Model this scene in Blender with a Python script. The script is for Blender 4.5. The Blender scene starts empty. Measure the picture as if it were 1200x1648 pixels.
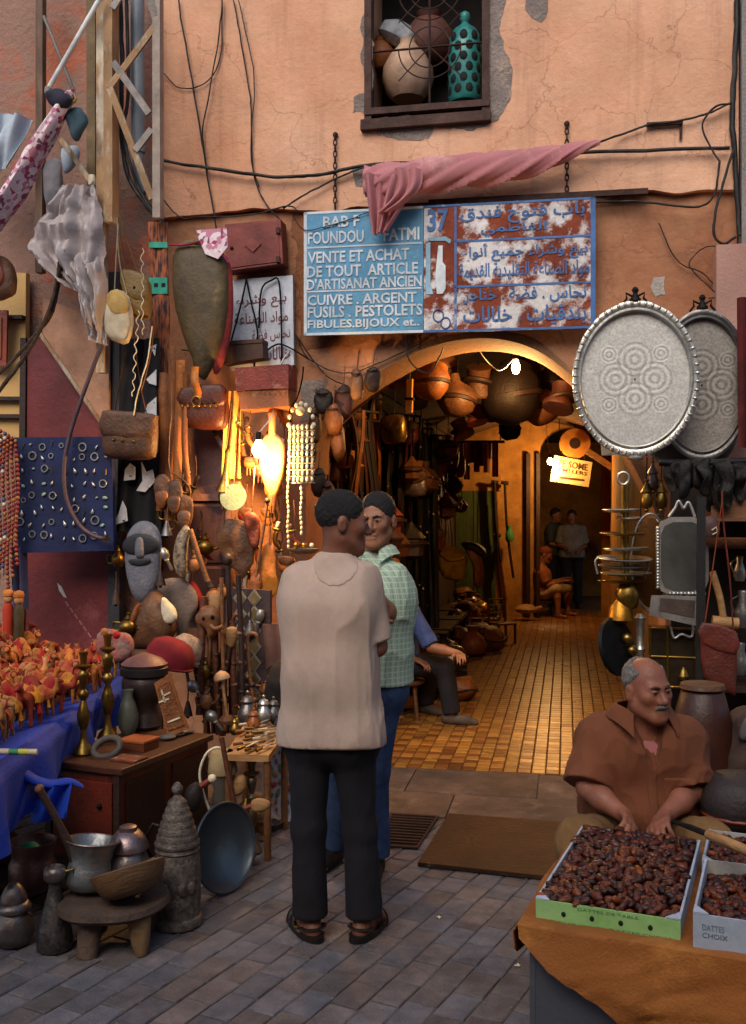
import bpy, bmesh, math, random
import numpy as np
from mathutils import Vector, Matrix, Euler, noise as mnoise
R = math.radians
rnd = random.Random(11)
SC = bpy.context.scene
COL = SC.collection
# ------------------------------------------------------------------ camera, sky, sun, exposure
CAMH, FPX, CX, CY = 1.64, 1600.0, 600.0, 824.0
cam = bpy.data.objects.new('camera', bpy.data.cameras.new('camera'))
COL.objects.link(cam); SC.camera = cam
cam.location = (0, 0, CAMH); cam.rotation_euler = (R(90), 0, 0)
cam.data.sensor_fit = 'VERTICAL'; cam.data.sensor_height = 36.0
cam.data.lens = FPX / 1648.0 * 36.0
cam.data.clip_start = 0.05; cam.data.clip_end = 500
SUN_EL, SUN_AZ = 42, 200          # azimuth measured from +Y, clockwise
wd = bpy.data.worlds.new('World'); SC.world = wd; wd.use_nodes = True
wn = wd.node_tree; wn.nodes.clear()
wo = wn.nodes.new('ShaderNodeOutputWorld'); wb = wn.nodes.new('ShaderNodeBackground')
ws = wn.nodes.new('ShaderNodeTexSky'); ws.sky_type = 'NISHITA'; ws.sun_disc = False
ws.sun_elevation = R(SUN_EL); ws.sun_rotation = R(SUN_AZ); ws.dust_density = 2.5; ws.air_density = 1.0
wb.inputs['Strength'].default_value = 0.14
wn.links.new(ws.outputs[0], wb.inputs[0]); wn.links.new(wb.outputs[0], wo.inputs[0])
sl = bpy.data.lights.new('sun', 'SUN'); sun = bpy.data.objects.new('sun', sl); COL.objects.link(sun)
sl.energy = 1.3; sl.angle = R(40); sl.color = (1.0, 0.9, 0.78)
sdir = Vector((math.sin(R(SUN_AZ)) * math.cos(R(SUN_EL)), math.cos(R(SUN_AZ)) * math.cos(R(SUN_EL)), math.sin(R(SUN_EL))))
sun.rotation_euler = sdir.to_track_quat('Z', 'Y').to_euler()
SC.view_settings.view_transform = 'Standard'; SC.view_settings.look = 'None'
SC.view_settings.exposure = 0.4; SC.view_settings.gamma = 1.0; SC.view_settings.use_curve_mapping = False
SC.cycles.use_denoising = True
SC.cycles.max_bounces = 6; SC.cycles.diffuse_bounces = 3; SC.cycles.glossy_bounces = 3
SC.cycles.transmission_bounces = 4; SC.cycles.caustics_reflective = False; SC.cycles.caustics_refractive = False
SC.cycles.sample_clamp_indirect = 3.0
# ------------------------------------------------------------------ coordinates
def P(x, y, D):                         # picture pixel (1200 wide photo) at depth D
    return Vector(((x - CX) / FPX * D, D, CAMH - (y - CY) / FPX * D))
def G(x, y, z=0.0):                     # picture pixel on the horizontal plane z
    return P(x, y, (CAMH - z) * FPX / (y - CY))
FA = R(11.0)
FO = Vector(((760 - CX) / FPX * 6.3, 6.3, 0))
FU = Vector((math.cos(FA), -math.sin(FA), 0)); FN = Vector((math.sin(FA), math.cos(FA), 0))
FM = Matrix(((FU.x, FN.x, 0, FO.x), (FU.y, FN.y, 0, FO.y), (0, 0, 1, 0), (0, 0, 0, 1)))
FI = FM.inverted()
def Q(x, y, v=0.0):                     # picture pixel on the facade plane moved inward by v -> (u, v, z) in the facade frame
    d = Vector(((x - CX) / FPX, 1, -(y - CY) / FPX))
    t = (v + FO.dot(FN)) / d.dot(FN)
    p = Vector((0, 0, CAMH)) + d * t
    q = FI @ p
    return Vector((q.x, v, q.z))
def QW(x, y, v=0.0): return FM @ Q(x, y, v)
def FW(u, v, z): return FM @ Vector((u, v, z))
def QS(x, v=0.0):                       # metres per pixel there
    return (FM @ Q(x, 824, v)).y / FPX
# ------------------------------------------------------------------ materials
MATS = {}
def nod(nt, t, **kw):
    n = nt.nodes.new(t)
    for k, val in kw.items():
        if k in n.inputs: n.inputs[k].default_value = val
        else: setattr(n, k, val)
    return n
def rgba(c): return (c[0], c[1], c[2], 1.0)
def hexc(s):
    v = [int(s[i:i + 2], 16) / 255 for i in (0, 2, 4)]
    return tuple(((c + .055) / 1.055) ** 2.4 if c > .04045 else c / 12.92 for c in v)
def mat(name, c1, c2=None, scale=8.0, rough=0.7, metal=0.0, bump=0.15, bscale=60.0, stretch=(1, 1, 1), vary=0.12, spec=0.4,
        c3=None, c3scale=2.5, c3lo=0.55, c3hi=0.68, trans=0.0, emit=None, estr=0.0, sheen=0.0, detail=6.0, alpha=1.0, rvar=0.12, dist=0.02, dirt=0.42):
    if name in MATS: return MATS[name]
    if isinstance(c1, str): c1 = hexc(c1)
    if isinstance(c2, str): c2 = hexc(c2)
    if isinstance(c3, str): c3 = hexc(c3)
    m = bpy.data.materials.new(name); m.use_nodes = True; MATS[name] = m
    nt = m.node_tree; b = nt.nodes['Principled BSDF']; L = nt.links.new
    tc = nod(nt, 'ShaderNodeTexCoord'); mp = nod(nt, 'ShaderNodeMapping'); mp.inputs['Scale'].default_value = stretch
    oi = nod(nt, 'ShaderNodeObjectInfo'); va = nod(nt, 'ShaderNodeVectorMath', operation='MULTIPLY_ADD')
    L(oi.outputs['Random'], va.inputs[0]); va.inputs[1].default_value = (7, 13, 5); L(tc.outputs['Object'], va.inputs[2])
    L(va.outputs[0], mp.inputs[0])
    if c2 is None: c2 = tuple(x * 0.6 for x in c1)
    n1 = nod(nt, 'ShaderNodeTexNoise', Scale=scale, Detail=detail, Roughness=0.62); L(mp.outputs[0], n1.inputs['Vector'])
    rp = nod(nt, 'ShaderNodeMapRange'); rp.inputs[1].default_value = 0.3; rp.inputs[2].default_value = 0.7
    L(n1.outputs[0], rp.inputs[0])
    mx = nod(nt, 'ShaderNodeMix', data_type='RGBA'); mx.inputs[6].default_value = rgba(c1); mx.inputs[7].default_value = rgba(c2)
    L(rp.outputs[0], mx.inputs[0]); out = mx.outputs[2]
    if c3 is not None:
        n3 = nod(nt, 'ShaderNodeTexNoise', Scale=c3scale, Detail=8.0, Roughness=0.68); L(mp.outputs[0], n3.inputs['Vector'])
        r3 = nod(nt, 'ShaderNodeMapRange'); r3.inputs[1].default_value = c3lo; r3.inputs[2].default_value = c3hi; L(n3.outputs[0], r3.inputs[0])
        m3 = nod(nt, 'ShaderNodeMix', data_type='RGBA'); L(r3.outputs[0], m3.inputs[0]); L(out, m3.inputs[6]); m3.inputs[7].default_value = rgba(c3); out = m3.outputs[2]
    if dirt:
        nd = nod(nt, 'ShaderNodeTexNoise', Scale=max(2.5, scale * .35), Detail=9.0, Roughness=0.72); L(va.outputs[0], nd.inputs['Vector'])
        rd = nod(nt, 'ShaderNodeMapRange'); rd.inputs[1].default_value = .32; rd.inputs[2].default_value = .66; rd.inputs[3].default_value = 1 - dirt; rd.inputs[4].default_value = 1.08; L(nd.outputs[0], rd.inputs[0])
        md = nod(nt, 'ShaderNodeMix', data_type='RGBA', blend_type='MULTIPLY'); md.inputs[0].default_value = 1.0; L(out, md.inputs[6]); L(rd.outputs[0], md.inputs[7]); out = md.outputs[2]
    if vary:
        hv = nod(nt, 'ShaderNodeHueSaturation'); mr = nod(nt, 'ShaderNodeMapRange'); mr.inputs[3].default_value = 1 - vary; mr.inputs[4].default_value = 1 + vary
        L(oi.outputs['Random'], mr.inputs[0]); L(mr.outputs[0], hv.inputs['Value']); L(out, hv.inputs['Color']); out = hv.outputs[0]
    L(out, b.inputs['Base Color'])
    rr = nod(nt, 'ShaderNodeMapRange'); rr.inputs[3].default_value = max(0.03, rough - rvar); rr.inputs[4].default_value = min(1, rough + rvar)
    L(n1.outputs[0], rr.inputs[0]); L(rr.outputs[0], b.inputs['Roughness'])
    b.inputs['Metallic'].default_value = metal; b.inputs['Specular IOR Level'].default_value = spec
    if trans: b.inputs['Transmission Weight'].default_value = trans
    if alpha < 1: b.inputs['Alpha'].default_value = alpha
    if sheen: b.inputs['Sheen Weight'].default_value = sheen; b.inputs['Sheen Roughness'].default_value = 0.5
    if bump:
        n2 = nod(nt, 'ShaderNodeTexNoise', Scale=bscale, Detail=5.0, Roughness=0.6); L(mp.outputs[0], n2.inputs['Vector'])
        bp = nod(nt, 'ShaderNodeBump', Strength=bump, Distance=dist); L(n2.outputs[0], bp.inputs['Height']); L(bp.outputs[0], b.inputs['Normal'])
    if emit is not None:
        b.inputs['Emission Color'].default_value = rgba(emit); b.inputs['Emission Strength'].default_value = estr
    m['out'] = 1
    return m
# ------------------------------------------------------------------ objects
WM = {}
def _link(o, parent=None, M=None):
    COL.objects.link(o)
    M = M or Matrix.Identity(4)
    WM[o.name] = M
    if parent is not None:
        o.parent = parent
        o.matrix_local = WM[parent.name].inverted() @ M
    else: o.matrix_local = M
    return o
def tag(o, label=None, cat=None, group=None, kind=None):
    if label: o['label'] = label
    if cat: o['category'] = cat
    if group: o['group'] = group
    if kind: o['kind'] = kind
    return o
def thing(name, label, cat, loc=(0, 0, 0), rot=None, group=None):
    o = bpy.data.objects.new(name, None); o.empty_display_size = .05
    M = Matrix.Translation(Vector(loc))
    if rot is not None: M = M @ (rot if isinstance(rot, Matrix) else Euler(rot).to_matrix().to_4x4())
    _link(o, None, M); tag(o, label, cat, group)
    return o
def struct(o): o['kind'] = 'structure'; return o
class MB:
    def __init__(s): s.v = []; s.f = []; s.uv = None
    def add(s, vs, fs):
        b = len(s.v); s.v.extend([tuple(p) for p in vs]); s.f.extend([tuple(i + b for i in f) for f in fs]); return s
    def box(s, lo, hi, M=None, bev=0.0):
        x0, y0, z0 = lo; x1, y1, z1 = hi
        vs = [Vector(p) for p in ((x0, y0, z0), (x1, y0, z0), (x1, y1, z0), (x0, y1, z0), (x0, y0, z1), (x1, y0, z1), (x1, y1, z1), (x0, y1, z1))]
        fs = [(0, 3, 2, 1), (4, 5, 6, 7), (0, 1, 5, 4), (1, 2, 6, 5), (2, 3, 7, 6), (3, 0, 4, 7)]
        if bev:
            bm = bmesh.new(); bv = [bm.verts.new(p) for p in vs]
            for f in fs: bm.faces.new([bv[i] for i in f])
            bmesh.ops.bevel(bm, geom=bm.edges[:] , offset=bev, segments=2, profile=.6, affect='EDGES')
            bm.verts.index_update(); vs = [v.co.copy() for v in bm.verts]; fs = [[v.index for v in f.verts] for f in bm.faces]; bm.free()
        if M is not None: vs = [M @ p for p in vs]
        return s.add(vs, fs)
    def tube(s, pts, r, n=8, cap=True, flat=1.0, closed=False):
        pts = [Vector(p) for p in pts]; m = len(pts)
        rs = r if isinstance(r, (list, tuple)) else [r] * m
        t0 = (pts[1] - pts[0]).normalized()
        up = Vector((0, 0, 1)) if abs(t0.z) < .9 else Vector((1, 0, 0))
        nx = t0.cross(up).normalized(); vs = []; fs = []
        for i in range(m):
            a = pts[(i - 1) % m] if (i or closed) else pts[0]; c = pts[(i + 1) % m] if (i < m - 1 or closed) else pts[-1]
            t = (c - a); t = t.normalized() if t.length > 1e-9 else t0
            nx = nx - t * nx.dot(t); nx = nx.normalized() if nx.length > 1e-6 else t.orthogonal().normalized()
            ny = t.cross(nx)
            for k in range(n):
                an = 2 * math.pi * k / n
                vs.append(pts[i] + nx * (math.cos(an) * rs[i]) + ny * (math.sin(an) * rs[i] * flat))
        for i in range(m if closed else m - 1):
            j = (i + 1) % m
            for k in range(n):
                fs.append((i * n + k, i * n + (k + 1) % n, j * n + (k + 1) % n, j * n + k))
        if cap and not closed: fs.append(tuple(range(n))[::-1]); fs.append(tuple((m - 1) * n + k for k in range(n)))
        return s.add(vs, fs)
    def bar(s, a, b, w, h=None, up=(0, 0, 1)):
        a = Vector(a); b = Vector(b); h = h or w; t = (b - a).normalized(); up = Vector(up)
        if abs(t.dot(up)) > .95: up = Vector((0, 1, 0))
        x = t.cross(up).normalized(); y = x.cross(t)
        vs = []
        for p in (a, b):
            for sx, sy in ((-1, -1), (1, -1), (1, 1), (-1, 1)): vs.append(p + x * (sx * w / 2) + y * (sy * h / 2))
        return s.add(vs, [(0, 1, 2, 3), (7, 6, 5, 4), (0, 4, 5, 1), (1, 5, 6, 2), (2, 6, 7, 3), (3, 7, 4, 0)])
    def lathe(s, prof, n=24, M=None, sx=1.0, sy=1.0, wob=None, cap=True):
        vs = []; fs = []; m = len(prof)
        for i, (r, z) in enumerate(prof):
            for k in range(n):
                an = 2 * math.pi * k / n; q = r * (wob(an, z) if wob else 1)
                vs.append(Vector((q * math.cos(an) * sx, q * math.sin(an) * sy, z)))
        for i in range(m - 1):
            for k in range(n): fs.append((i * n + k, i * n + (k + 1) % n, (i + 1) * n + (k + 1) % n, (i + 1) * n + k))
        if cap:
            if prof[0][0] > 1e-4: fs.append(tuple(range(n))[::-1])
            if prof[-1][0] > 1e-4: fs.append(tuple((m - 1) * n + k for k in range(n)))
        if M is not None: vs = [M @ p for p in vs]
        return s.add(vs, fs)
    def grid(s, fn, nu, nv, thick=0.0, close_u=False):
        g = [[Vector(fn(i / nu, j / nv)) for i in range(nu + 1)] for j in range(nv + 1)]
        vs = [p for row in g for p in row]; W = nu + 1
        fs = [(j * W + i, j * W + i + 1, (j + 1) * W + i + 1, (j + 1) * W + i) for j in range(nv) for i in range(nu)]
        if thick:
            ns = []
            for j in range(nv + 1):
                for i in range(nu + 1):
                    a = g[j][min(i + 1, nu)] - g[j][max(i - 1, 0)]; b = g[min(j + 1, nv)][i] - g[max(j - 1, 0)][i]
                    nn = a.cross(b); ns.append(nn.normalized() if nn.length > 1e-9 else Vector((0, 1, 0)))
            N = len(vs); vs = vs + [p - q * thick for p, q in zip(vs, ns)]
            fs = fs + [tuple(i + N for i in f[::-1]) for f in fs]
            def side(ids):
                for a, b in zip(ids, ids[1:]): fs.append((b, a, a + N, b + N))
            side([i for i in range(W)]); side([nv * W + i for i in range(W)][::-1]); side([j * W for j in range(nv + 1)][::-1]); side([j * W + nu for j in range(nv + 1)])
        return s.add(vs, fs)
    def prism(s, poly, d0, d1, M=None):          # outline in (x, z), extruded along y from d0 to d1
        n = len(poly)
        vs = [Vector((p[0], d0, p[1])) for p in poly] + [Vector((p[0], d1, p[1])) for p in poly]
        if M is not None: vs = [M @ p for p in vs]
        fs = [tuple(range(n)), tuple(range(n, 2 * n))[::-1]] + [(i, i + n, (i + 1) % n + n, (i + 1) % n) for i in range(n)]
        return s.add(vs, fs)
    def ball(s, c, r, n=12, m=8, M=None):
        if not isinstance(r, (tuple, list)): r = (r, r, r)
        prof = [(max(1e-5, math.sin(math.pi * i / m)), -math.cos(math.pi * i / m)) for i in range(m + 1)]
        T = Matrix.Translation(Vector(c)) @ (M if M is not None else Matrix.Identity(4)) @ Matrix.Diagonal((r[0], r[1], r[2], 1))
        return s.lathe(prof, n, T, cap=False)
    def xf(s, M): s.v = [tuple(M @ Vector(p)) for p in s.v]; return s
    def jit(s, amp, freq=3.0, seed=0):
        o = Vector((seed * 3.1, seed * 1.7, seed * 2.3)); nv = []
        for p in s.v:
            p = Vector(p); nv.append(tuple(p + mnoise.noise_vector(p * freq + o) * amp))
        s.v = nv; return s
    def mesh(s, name, m=None, smooth=None):
        me = bpy.data.meshes.new(name); me.from_pydata(s.v, [], s.f)
        bm = bmesh.new(); bm.from_mesh(me); bmesh.ops.recalc_face_normals(bm, faces=bm.faces)
        bm.to_mesh(me); bm.free()
        if m is not None: me.materials.append(m)
        if smooth is not None:
            me.polygons.foreach_set('use_smooth', [True] * len(me.polygons))
            if smooth < 180: me.set_sharp_from_angle(angle=R(smooth))
        me.update(); return me
    def build(s, name, m, parent=None, smooth=40, local=True, M=None):
        """local: vertices are in the parent's frame; otherwise world. M: explicit world matrix of the object"""
        if parent is not None and not local: s.xf(WM[parent.name].inverted())
        o = bpy.data.objects.new(name, s.mesh(name, m, smooth))
        if M is None: M = WM[parent.name] if parent is not None else Matrix.Identity(4)
        return _link(o, parent, M)
    def top(s, name, m, label, cat, group=None, smooth=40, M=None, kind=None):
        """one-mesh thing; vertices in world coordinates unless M; origin moved to the base centre"""
        if M is None:
            xs = [p[0] for p in s.v]; ys = [p[1] for p in s.v]; zs = [p[2] for p in s.v]
            c = Vector(((min(xs) + max(xs)) / 2, (min(ys) + max(ys)) / 2, min(zs)))
            M = Matrix.Translation(c); s.xf(M.inverted())
        o = bpy.data.objects.new(name, s.mesh(name, m, smooth)); _link(o, None, M)
        return tag(o, label, cat, group, kind)
def piece(name, me, parent, M):                  # another object on shared mesh data, M in the parent's frame
    o = bpy.data.objects.new(name, me); COL.objects.link(o); o.parent = parent; o.matrix_local = M
    WM[o.name] = WM[parent.name] @ M
    return o
def copy_tree(o, M, label=None, group=None):
    c = o.copy(); COL.objects.link(c); c.matrix_local = M; WM[c.name] = M
    if label: c['label'] = label
    if group: c['group'] = group
    for ch in list(o.children):
        d = ch.copy(); COL.objects.link(d); d.parent = c; d.matrix_local = ch.matrix_local.copy(); WM[d.name] = M @ ch.matrix_local
        for g in list(ch.children):
            e = g.copy(); COL.objects.link(e); e.parent = d; e.matrix_local = g.matrix_local.copy(); WM[e.name] = WM[d.name] @ g.matrix_local
    return c
def T4(loc, rx=0, ry=0, rz=0, s=1.0):
    return Matrix.Translation(Vector(loc)) @ Euler((rx, ry, rz)).to_matrix().to_4x4() @ Matrix.Diagonal((s, s, s, 1) if not isinstance(s, (tuple, list)) else (*s, 1))
def curve(pts, n=8):                              # Catmull-Rom through points
    pts = [Vector(p) for p in pts]; out = []
    for i in range(len(pts) - 1):
        p0 = pts[max(i - 1, 0)]; p1 = pts[i]; p2 = pts[i + 1]; p3 = pts[min(i + 2, len(pts) - 1)]
        for k in range(n):
            t = k / n
            out.append(.5 * ((2 * p1) + (p2 - p0) * t + (2 * p0 - 5 * p1 + 4 * p2 - p3) * t * t + (3 * p1 - p0 - 3 * p2 + p3) * t ** 3))
    out.append(pts[-1]); return out
ORD = ['first', 'second', 'third', 'fourth', 'fifth', 'sixth', 'seventh', 'eighth', 'ninth', 'tenth', 'eleventh', 'twelfth', 'thirteenth', 'fourteenth', 'fifteenth', 'sixteenth', 'seventeenth', 'eighteenth', 'nineteenth', 'twentieth', 'twenty-first', 'twenty-second', 'twenty-third', 'twenty-fourth', 'twenty-fifth']
def mw(m): return m.name.replace('_', ' ')
def sm(t): t = max(0, min(1, t)); return t * t * (3 - 2 * t)
# ------------------------------------------------------------------ signed-distance modelling for bodies and clothes
class Field:
    def __init__(s, lo, hi, h):
        s.h = h; s.lo = np.array(lo, float); n = [int(math.ceil((hi[i] - lo[i]) / h)) + 1 for i in range(3)]
        s.ax = [s.lo[i] + np.arange(n[i]) * h for i in range(3)]; s.f = np.full(n, 1.0, np.float32); s.ax = [a.astype(np.float32) for a in s.ax]
    def sl(s, lo, hi):
        r = []
        for i in range(3):
            a = max(0, int((lo[i] - s.lo[i]) / s.h) - 1); b = min(len(s.ax[i]), int((hi[i] - s.lo[i]) / s.h) + 3); r.append(slice(a, max(a, b)))
        r = tuple(r); X, Y, Z = np.meshgrid(*[s.ax[i][r[i]] for i in range(3)], indexing='ij', sparse=True)
        return r, X, Y, Z
    def _mix(s, r, d, k, op):
        a = s.f[r]
        if op == '+':
            if k > 0: h = np.maximum(k - np.abs(a - d), 0) / k; s.f[r] = np.minimum(a, d) - h * h * k * .25
            else: s.f[r] = np.minimum(a, d)
        else:
            d = -d
            if k > 0: h = np.maximum(k - np.abs(a - d), 0) / k; s.f[r] = np.maximum(a, d) + h * h * k * .25
            else: s.f[r] = np.maximum(a, d)
    def cone(s, a, b, ra, rb=None, k=.02, op='+', cut=False):
        rb = ra if rb is None else rb; a = np.array(a, float); b = np.array(b, float); m = max(ra, rb) + k + .02
        r, X, Y, Z = s.sl(np.minimum(a, b) - m, np.maximum(a, b) + m)
        if s.f[r].size == 0: return s
        d = b - a; L2 = max(d.dot(d), 1e-9)
        t0 = ((X - a[0]) * d[0] + (Y - a[1]) * d[1] + (Z - a[2]) * d[2]) / L2; t = np.clip(t0, 0, 1)
        dd = np.sqrt((X - a[0] - t * d[0]) ** 2 + (Y - a[1] - t * d[1]) ** 2 + (Z - a[2] - t * d[2]) ** 2) - (ra + (rb - ra) * t)
        if cut: dd = np.maximum(dd, (t0 - 1) * math.sqrt(L2))
        s._mix(r, dd.astype(np.float32), k, op); return s
    def ell(s, c, rad, M=None, k=.02, op='+'):
        c = np.array(c, float); m = max(rad) + k + .02; r, X, Y, Z = s.sl(c - m, c + m)
        if s.f[r].size == 0: return s
        X = X - c[0]; Y = Y - c[1]; Z = Z - c[2]
        if M is not None:
            M = np.array(M); X, Y, Z = (M[0][0] * X + M[1][0] * Y + M[2][0] * Z, M[0][1] * X + M[1][1] * Y + M[2][1] * Z, M[0][2] * X + M[1][2] * Y + M[2][2] * Z)
        k0 = np.sqrt((X / rad[0]) ** 2 + (Y / rad[1]) ** 2 + (Z / rad[2]) ** 2) + 1e-6
        k1 = np.sqrt((X / rad[0] ** 2) ** 2 + (Y / rad[1] ** 2) ** 2 + (Z / rad[2] ** 2) ** 2) + 1e-6
        s._mix(r, (k0 * (k0 - 1) / k1).astype(np.float32), k, op); return s
    def plane(s, p, n, k=0.0):                    # remove everything on the side the normal points to
        n = np.array(n, float); n /= np.linalg.norm(n); p = np.array(p, float)
        X, Y, Z = np.meshgrid(*s.ax, indexing='ij', sparse=True)
        n = n.astype(np.float32); d = (X * n[0] + Y * n[1]) + (Z * n[2] - np.float32((p * n).sum()))
        if k > 0: s._mix((slice(None),) * 3, -d, k, '-')
        else: np.maximum(s.f, d, out=s.f)
        return s
    def mesh(s, name, m, disp=None):
        f = s.f; nx, ny, nz = f.shape; ins = f < 0
        c = np.zeros((nx - 1, ny - 1, nz - 1), np.int8)
        for i in (0, 1):
            for j in (0, 1):
                for k in (0, 1): c += ins[i:nx - 1 + i, j:ny - 1 + j, k:nz - 1 + k]
        act = (c > 0) & (c < 8); I, J, K = np.unravel_index(np.flatnonzero(act), act.shape); N = len(I)
        idx = np.full(act.shape, -1, np.int64); idx[I, J, K] = np.arange(N)
        pos = np.zeros((N, 3)); cnt = np.zeros(N)
        cor = [(0, 0, 0), (1, 0, 0), (0, 1, 0), (1, 1, 0), (0, 0, 1), (1, 0, 1), (0, 1, 1), (1, 1, 1)]
        for a, b in ((0, 1), (2, 3), (4, 5), (6, 7), (0, 2), (1, 3), (4, 6), (5, 7), (0, 4), (1, 5), (2, 6), (3, 7)):
            A = np.array(cor[a]); B = np.array(cor[b])
            fa = f[I + A[0], J + A[1], K + A[2]]; fb = f[I + B[0], J + B[1], K + B[2]]; w = (fa < 0) != (fb < 0)
            t = np.where(w, fa / np.where(w, fa - fb, 1), 0)
            pos += w[:, None] * (A + t[:, None] * (B - A)); cnt += w
        pos = pos / cnt[:, None] + np.stack([I, J, K], 1); V = s.lo + pos * s.h; F = []
        for ax in range(3):
            o = [0, 0, 0]; o[ax] = 1; a = ins[:nx - o[0], :ny - o[1], :nz - o[2]]; b = ins[o[0]:, o[1]:, o[2]:]
            e_ = a != b; e = np.stack(np.unravel_index(np.flatnonzero(e_), e_.shape), 1); u, v = [(1, 2), (2, 0), (0, 1)][ax]
            e = e[(e[:, u] > 0) & (e[:, v] > 0)]
            for d in (u, v): e = e[e[:, d] < act.shape[d]]
            e = e[e[:, ax] < act.shape[ax]]
            def g(du, dv):
                q = e.copy(); q[:, u] -= du; q[:, v] -= dv; return idx[q[:, 0], q[:, 1], q[:, 2]]
            q = np.stack([g(1, 1), g(0, 1), g(0, 0), g(1, 0)], 1); fl = ~a[e[:, 0], e[:, 1], e[:, 2]]
            q[fl] = q[fl][:, ::-1]; F.append(q[(q >= 0).all(1)])
        F = np.concatenate(F)
        if disp is not None: V = disp(V)
        me = bpy.data.meshes.new(name); me.from_pydata(V.tolist(), [], F.tolist())
        if m is not None: me.materials.append(m)
        me.polygons.foreach_set('use_smooth', [True] * len(me.polygons)); me.update()
        return me
    def build(s, name, m, parent, disp=None):
        o = bpy.data.objects.new(name, s.mesh(name, m, disp)); return _link(o, parent, WM[parent.name])
# ================================================================== SETTING
# shared materials
wood_dark = mat('dark_wood', '3a2217', '22130d', 9, .55, bump=.25, bscale=30, stretch=(1, 1, 6))
wood_mid = mat('mid_wood', '8a5a34', '5e3a20', 9, .55, bump=.2, bscale=30, stretch=(1, 1, 5))
wood_pale = mat('pale_wood', 'b98d5c', '8a6238', 9, .6, bump=.2, bscale=30, stretch=(1, 1, 4))
wood_red = mat('red_wood', '6a2a18', '3d160d', 8, .4, bump=.15, bscale=30, stretch=(4, 1, 1))
iron = mat('black_iron', '1c1a1a', '0e0d0d', 20, .55, metal=.6, bump=.2, bscale=80)
rust = mat('rusty_iron', '4a2c22', '2a1c18', 25, .75, metal=.2, bump=.3, bscale=60)
brass = mat('aged_brass', 'a8853f', '5e4a22', 14, .36, metal=.95, bump=.12, bscale=50, rvar=.15)
silver = mat('worn_silver', 'd2d0c8', '98958d', 12, .34, metal=.8, bump=.12, bscale=60, rvar=.15)
pewter = mat('dark_pewter', '8a8886', '585655', 10, .38, metal=.75, bump=.15, bscale=60, rvar=.15)
copper = mat('tinned_copper', '98908c', '5f5450', 7, .36, metal=.78, bump=.2, bscale=45, c3='6f3f30', rvar=.15)
leather_tan = mat('tan_leather', '8f5424', '653512', 9, .5, bump=.3, bscale=45)
leather_brown = mat('brown_leather', '6b4529', '472b18', 9, .5, bump=.35, bscale=50, c3='7d5530')
leather_red = mat('red_leather', '8d3b27', '662417', 8, .45, bump=.3, bscale=50)
leather_dark = mat('dark_leather', '261710', '140c08', 8, .62, bump=.3, bscale=50)
leather_olive = mat('olive_hide', '5a4a2c', '3c3220', 6, .6, bump=.4, bscale=25, c3='6b5a35')
leather_orange = mat('orange_leather', 'c27a28', '9a5416', 6, .5, bump=.25, bscale=35)
cream = mat('cream_plaster', 'cfae84', 'b08c60', 4, .85, bump=.3, bscale=25)
white_paint = mat('white_paint', 'dcdcd8', 'b9bab8', 9, .6, bump=.1, bscale=40)
black_cable = mat('black_cable', '201d1c', '141212', 20, .6, bump=0)
bone = mat('ivory_bone', 'e6dcc0', 'c4b592', 20, .5, bump=.2, bscale=50)

# ---- street ground
gm = mat('ground_mortar', '6f6560', '575050', 5, .95, bump=.6, bscale=70, c3='7f6f64', vary=0)
g = MB().grid(lambda a, b: (-60 + 120 * a, -60 + 120 * b, -0.007), 24, 24).build('ground', gm, smooth=None); struct(g)
pave = [mat('paver_grey', '6f6c72', '5a585e', 14, .8, bump=.5, bscale=90, c3='7a7072', c3scale=5, vary=.2),
        mat('paver_brown', '746a69', '5e5655', 14, .8, bump=.5, bscale=90, c3='5a4f4d', c3scale=5, vary=.2)]
PA = R(28.0); PL, PWD = .17, .112
pd = Vector((math.sin(PA), math.cos(PA), 0)); pc = Vector((math.cos(PA), -math.sin(PA), 0))
bricks = []
for j in range(-80, 80):
    for i in range(-80, 80):
        c = pd * ((i + (.5 if j % 2 else 0) + .13 * math.sin(j * 2.3)) * PL) + pc * (j * PWD) + Vector((0, 4.2, 0))
        w = FI @ c
        if w.y > -1.02: continue
        if abs(c.x) > 6 or c.y < -2: continue
        dd = c.y; px = CX + c.x / max(dd, .1) * FPX; py = CY + CAMH * FPX / max(dd, .1)
        seen = dd > 1 and -70 < px < 880 and 1240 < py < 1720
        if -4 < c.x < 4: bricks.append((seen, c, j, i))
seen_b = sorted([b for b in bricks if b[0]], key=lambda b: b[1].y)
near = seen_b[:300]; rest = seen_b[300:] + [b for b in bricks if not b[0]]
def brick_mesh(k):
    r = random.Random(k); mb = MB(); a, b = PL / 2 - .0032, PWD / 2 - .0032
    ring = lambda ins, z: [Vector((sx * (b - ins) + r.uniform(-.002, .002), sy * (a - ins) + r.uniform(-.002, .002), z + r.uniform(-.0012, .0012))) for sx, sy in ((-1, -1), (1, -1), (1, 1), (-1, 1))]
    vs = ring(0, -.03) + ring(0, -.004) + ring(.004, 0); fs = [(8, 9, 10, 11)]
    for t in (0, 4): fs += [(t + q, t + (q + 1) % 4, t + 4 + (q + 1) % 4, t + 4 + q) for q in range(4)]
    return mb.add(vs, fs)
BMS = []
for k in range(8): BMS.append(brick_mesh(k).mesh('brick', pave[k % 2], None))
def brick_M(c): return Matrix.Translation(c + Vector((0, 0, rnd.uniform(-.002, .001)))) @ Euler((rnd.gauss(0, .006), rnd.gauss(0, .006), -PA + rnd.gauss(0, .012))).to_matrix().to_4x4()
for b in near: piece('brick', BMS[rnd.randrange(8)], g, brick_M(b[1]))
mb = MB()
for b in rest:
    t = brick_mesh(rnd.randrange(8)); M = brick_M(b[1]); mb.add([M @ Vector(p) for p in t.v], t.f)
o = mb.build('paving', pave[1], g, None); o['kind'] = 'stuff'
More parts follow.
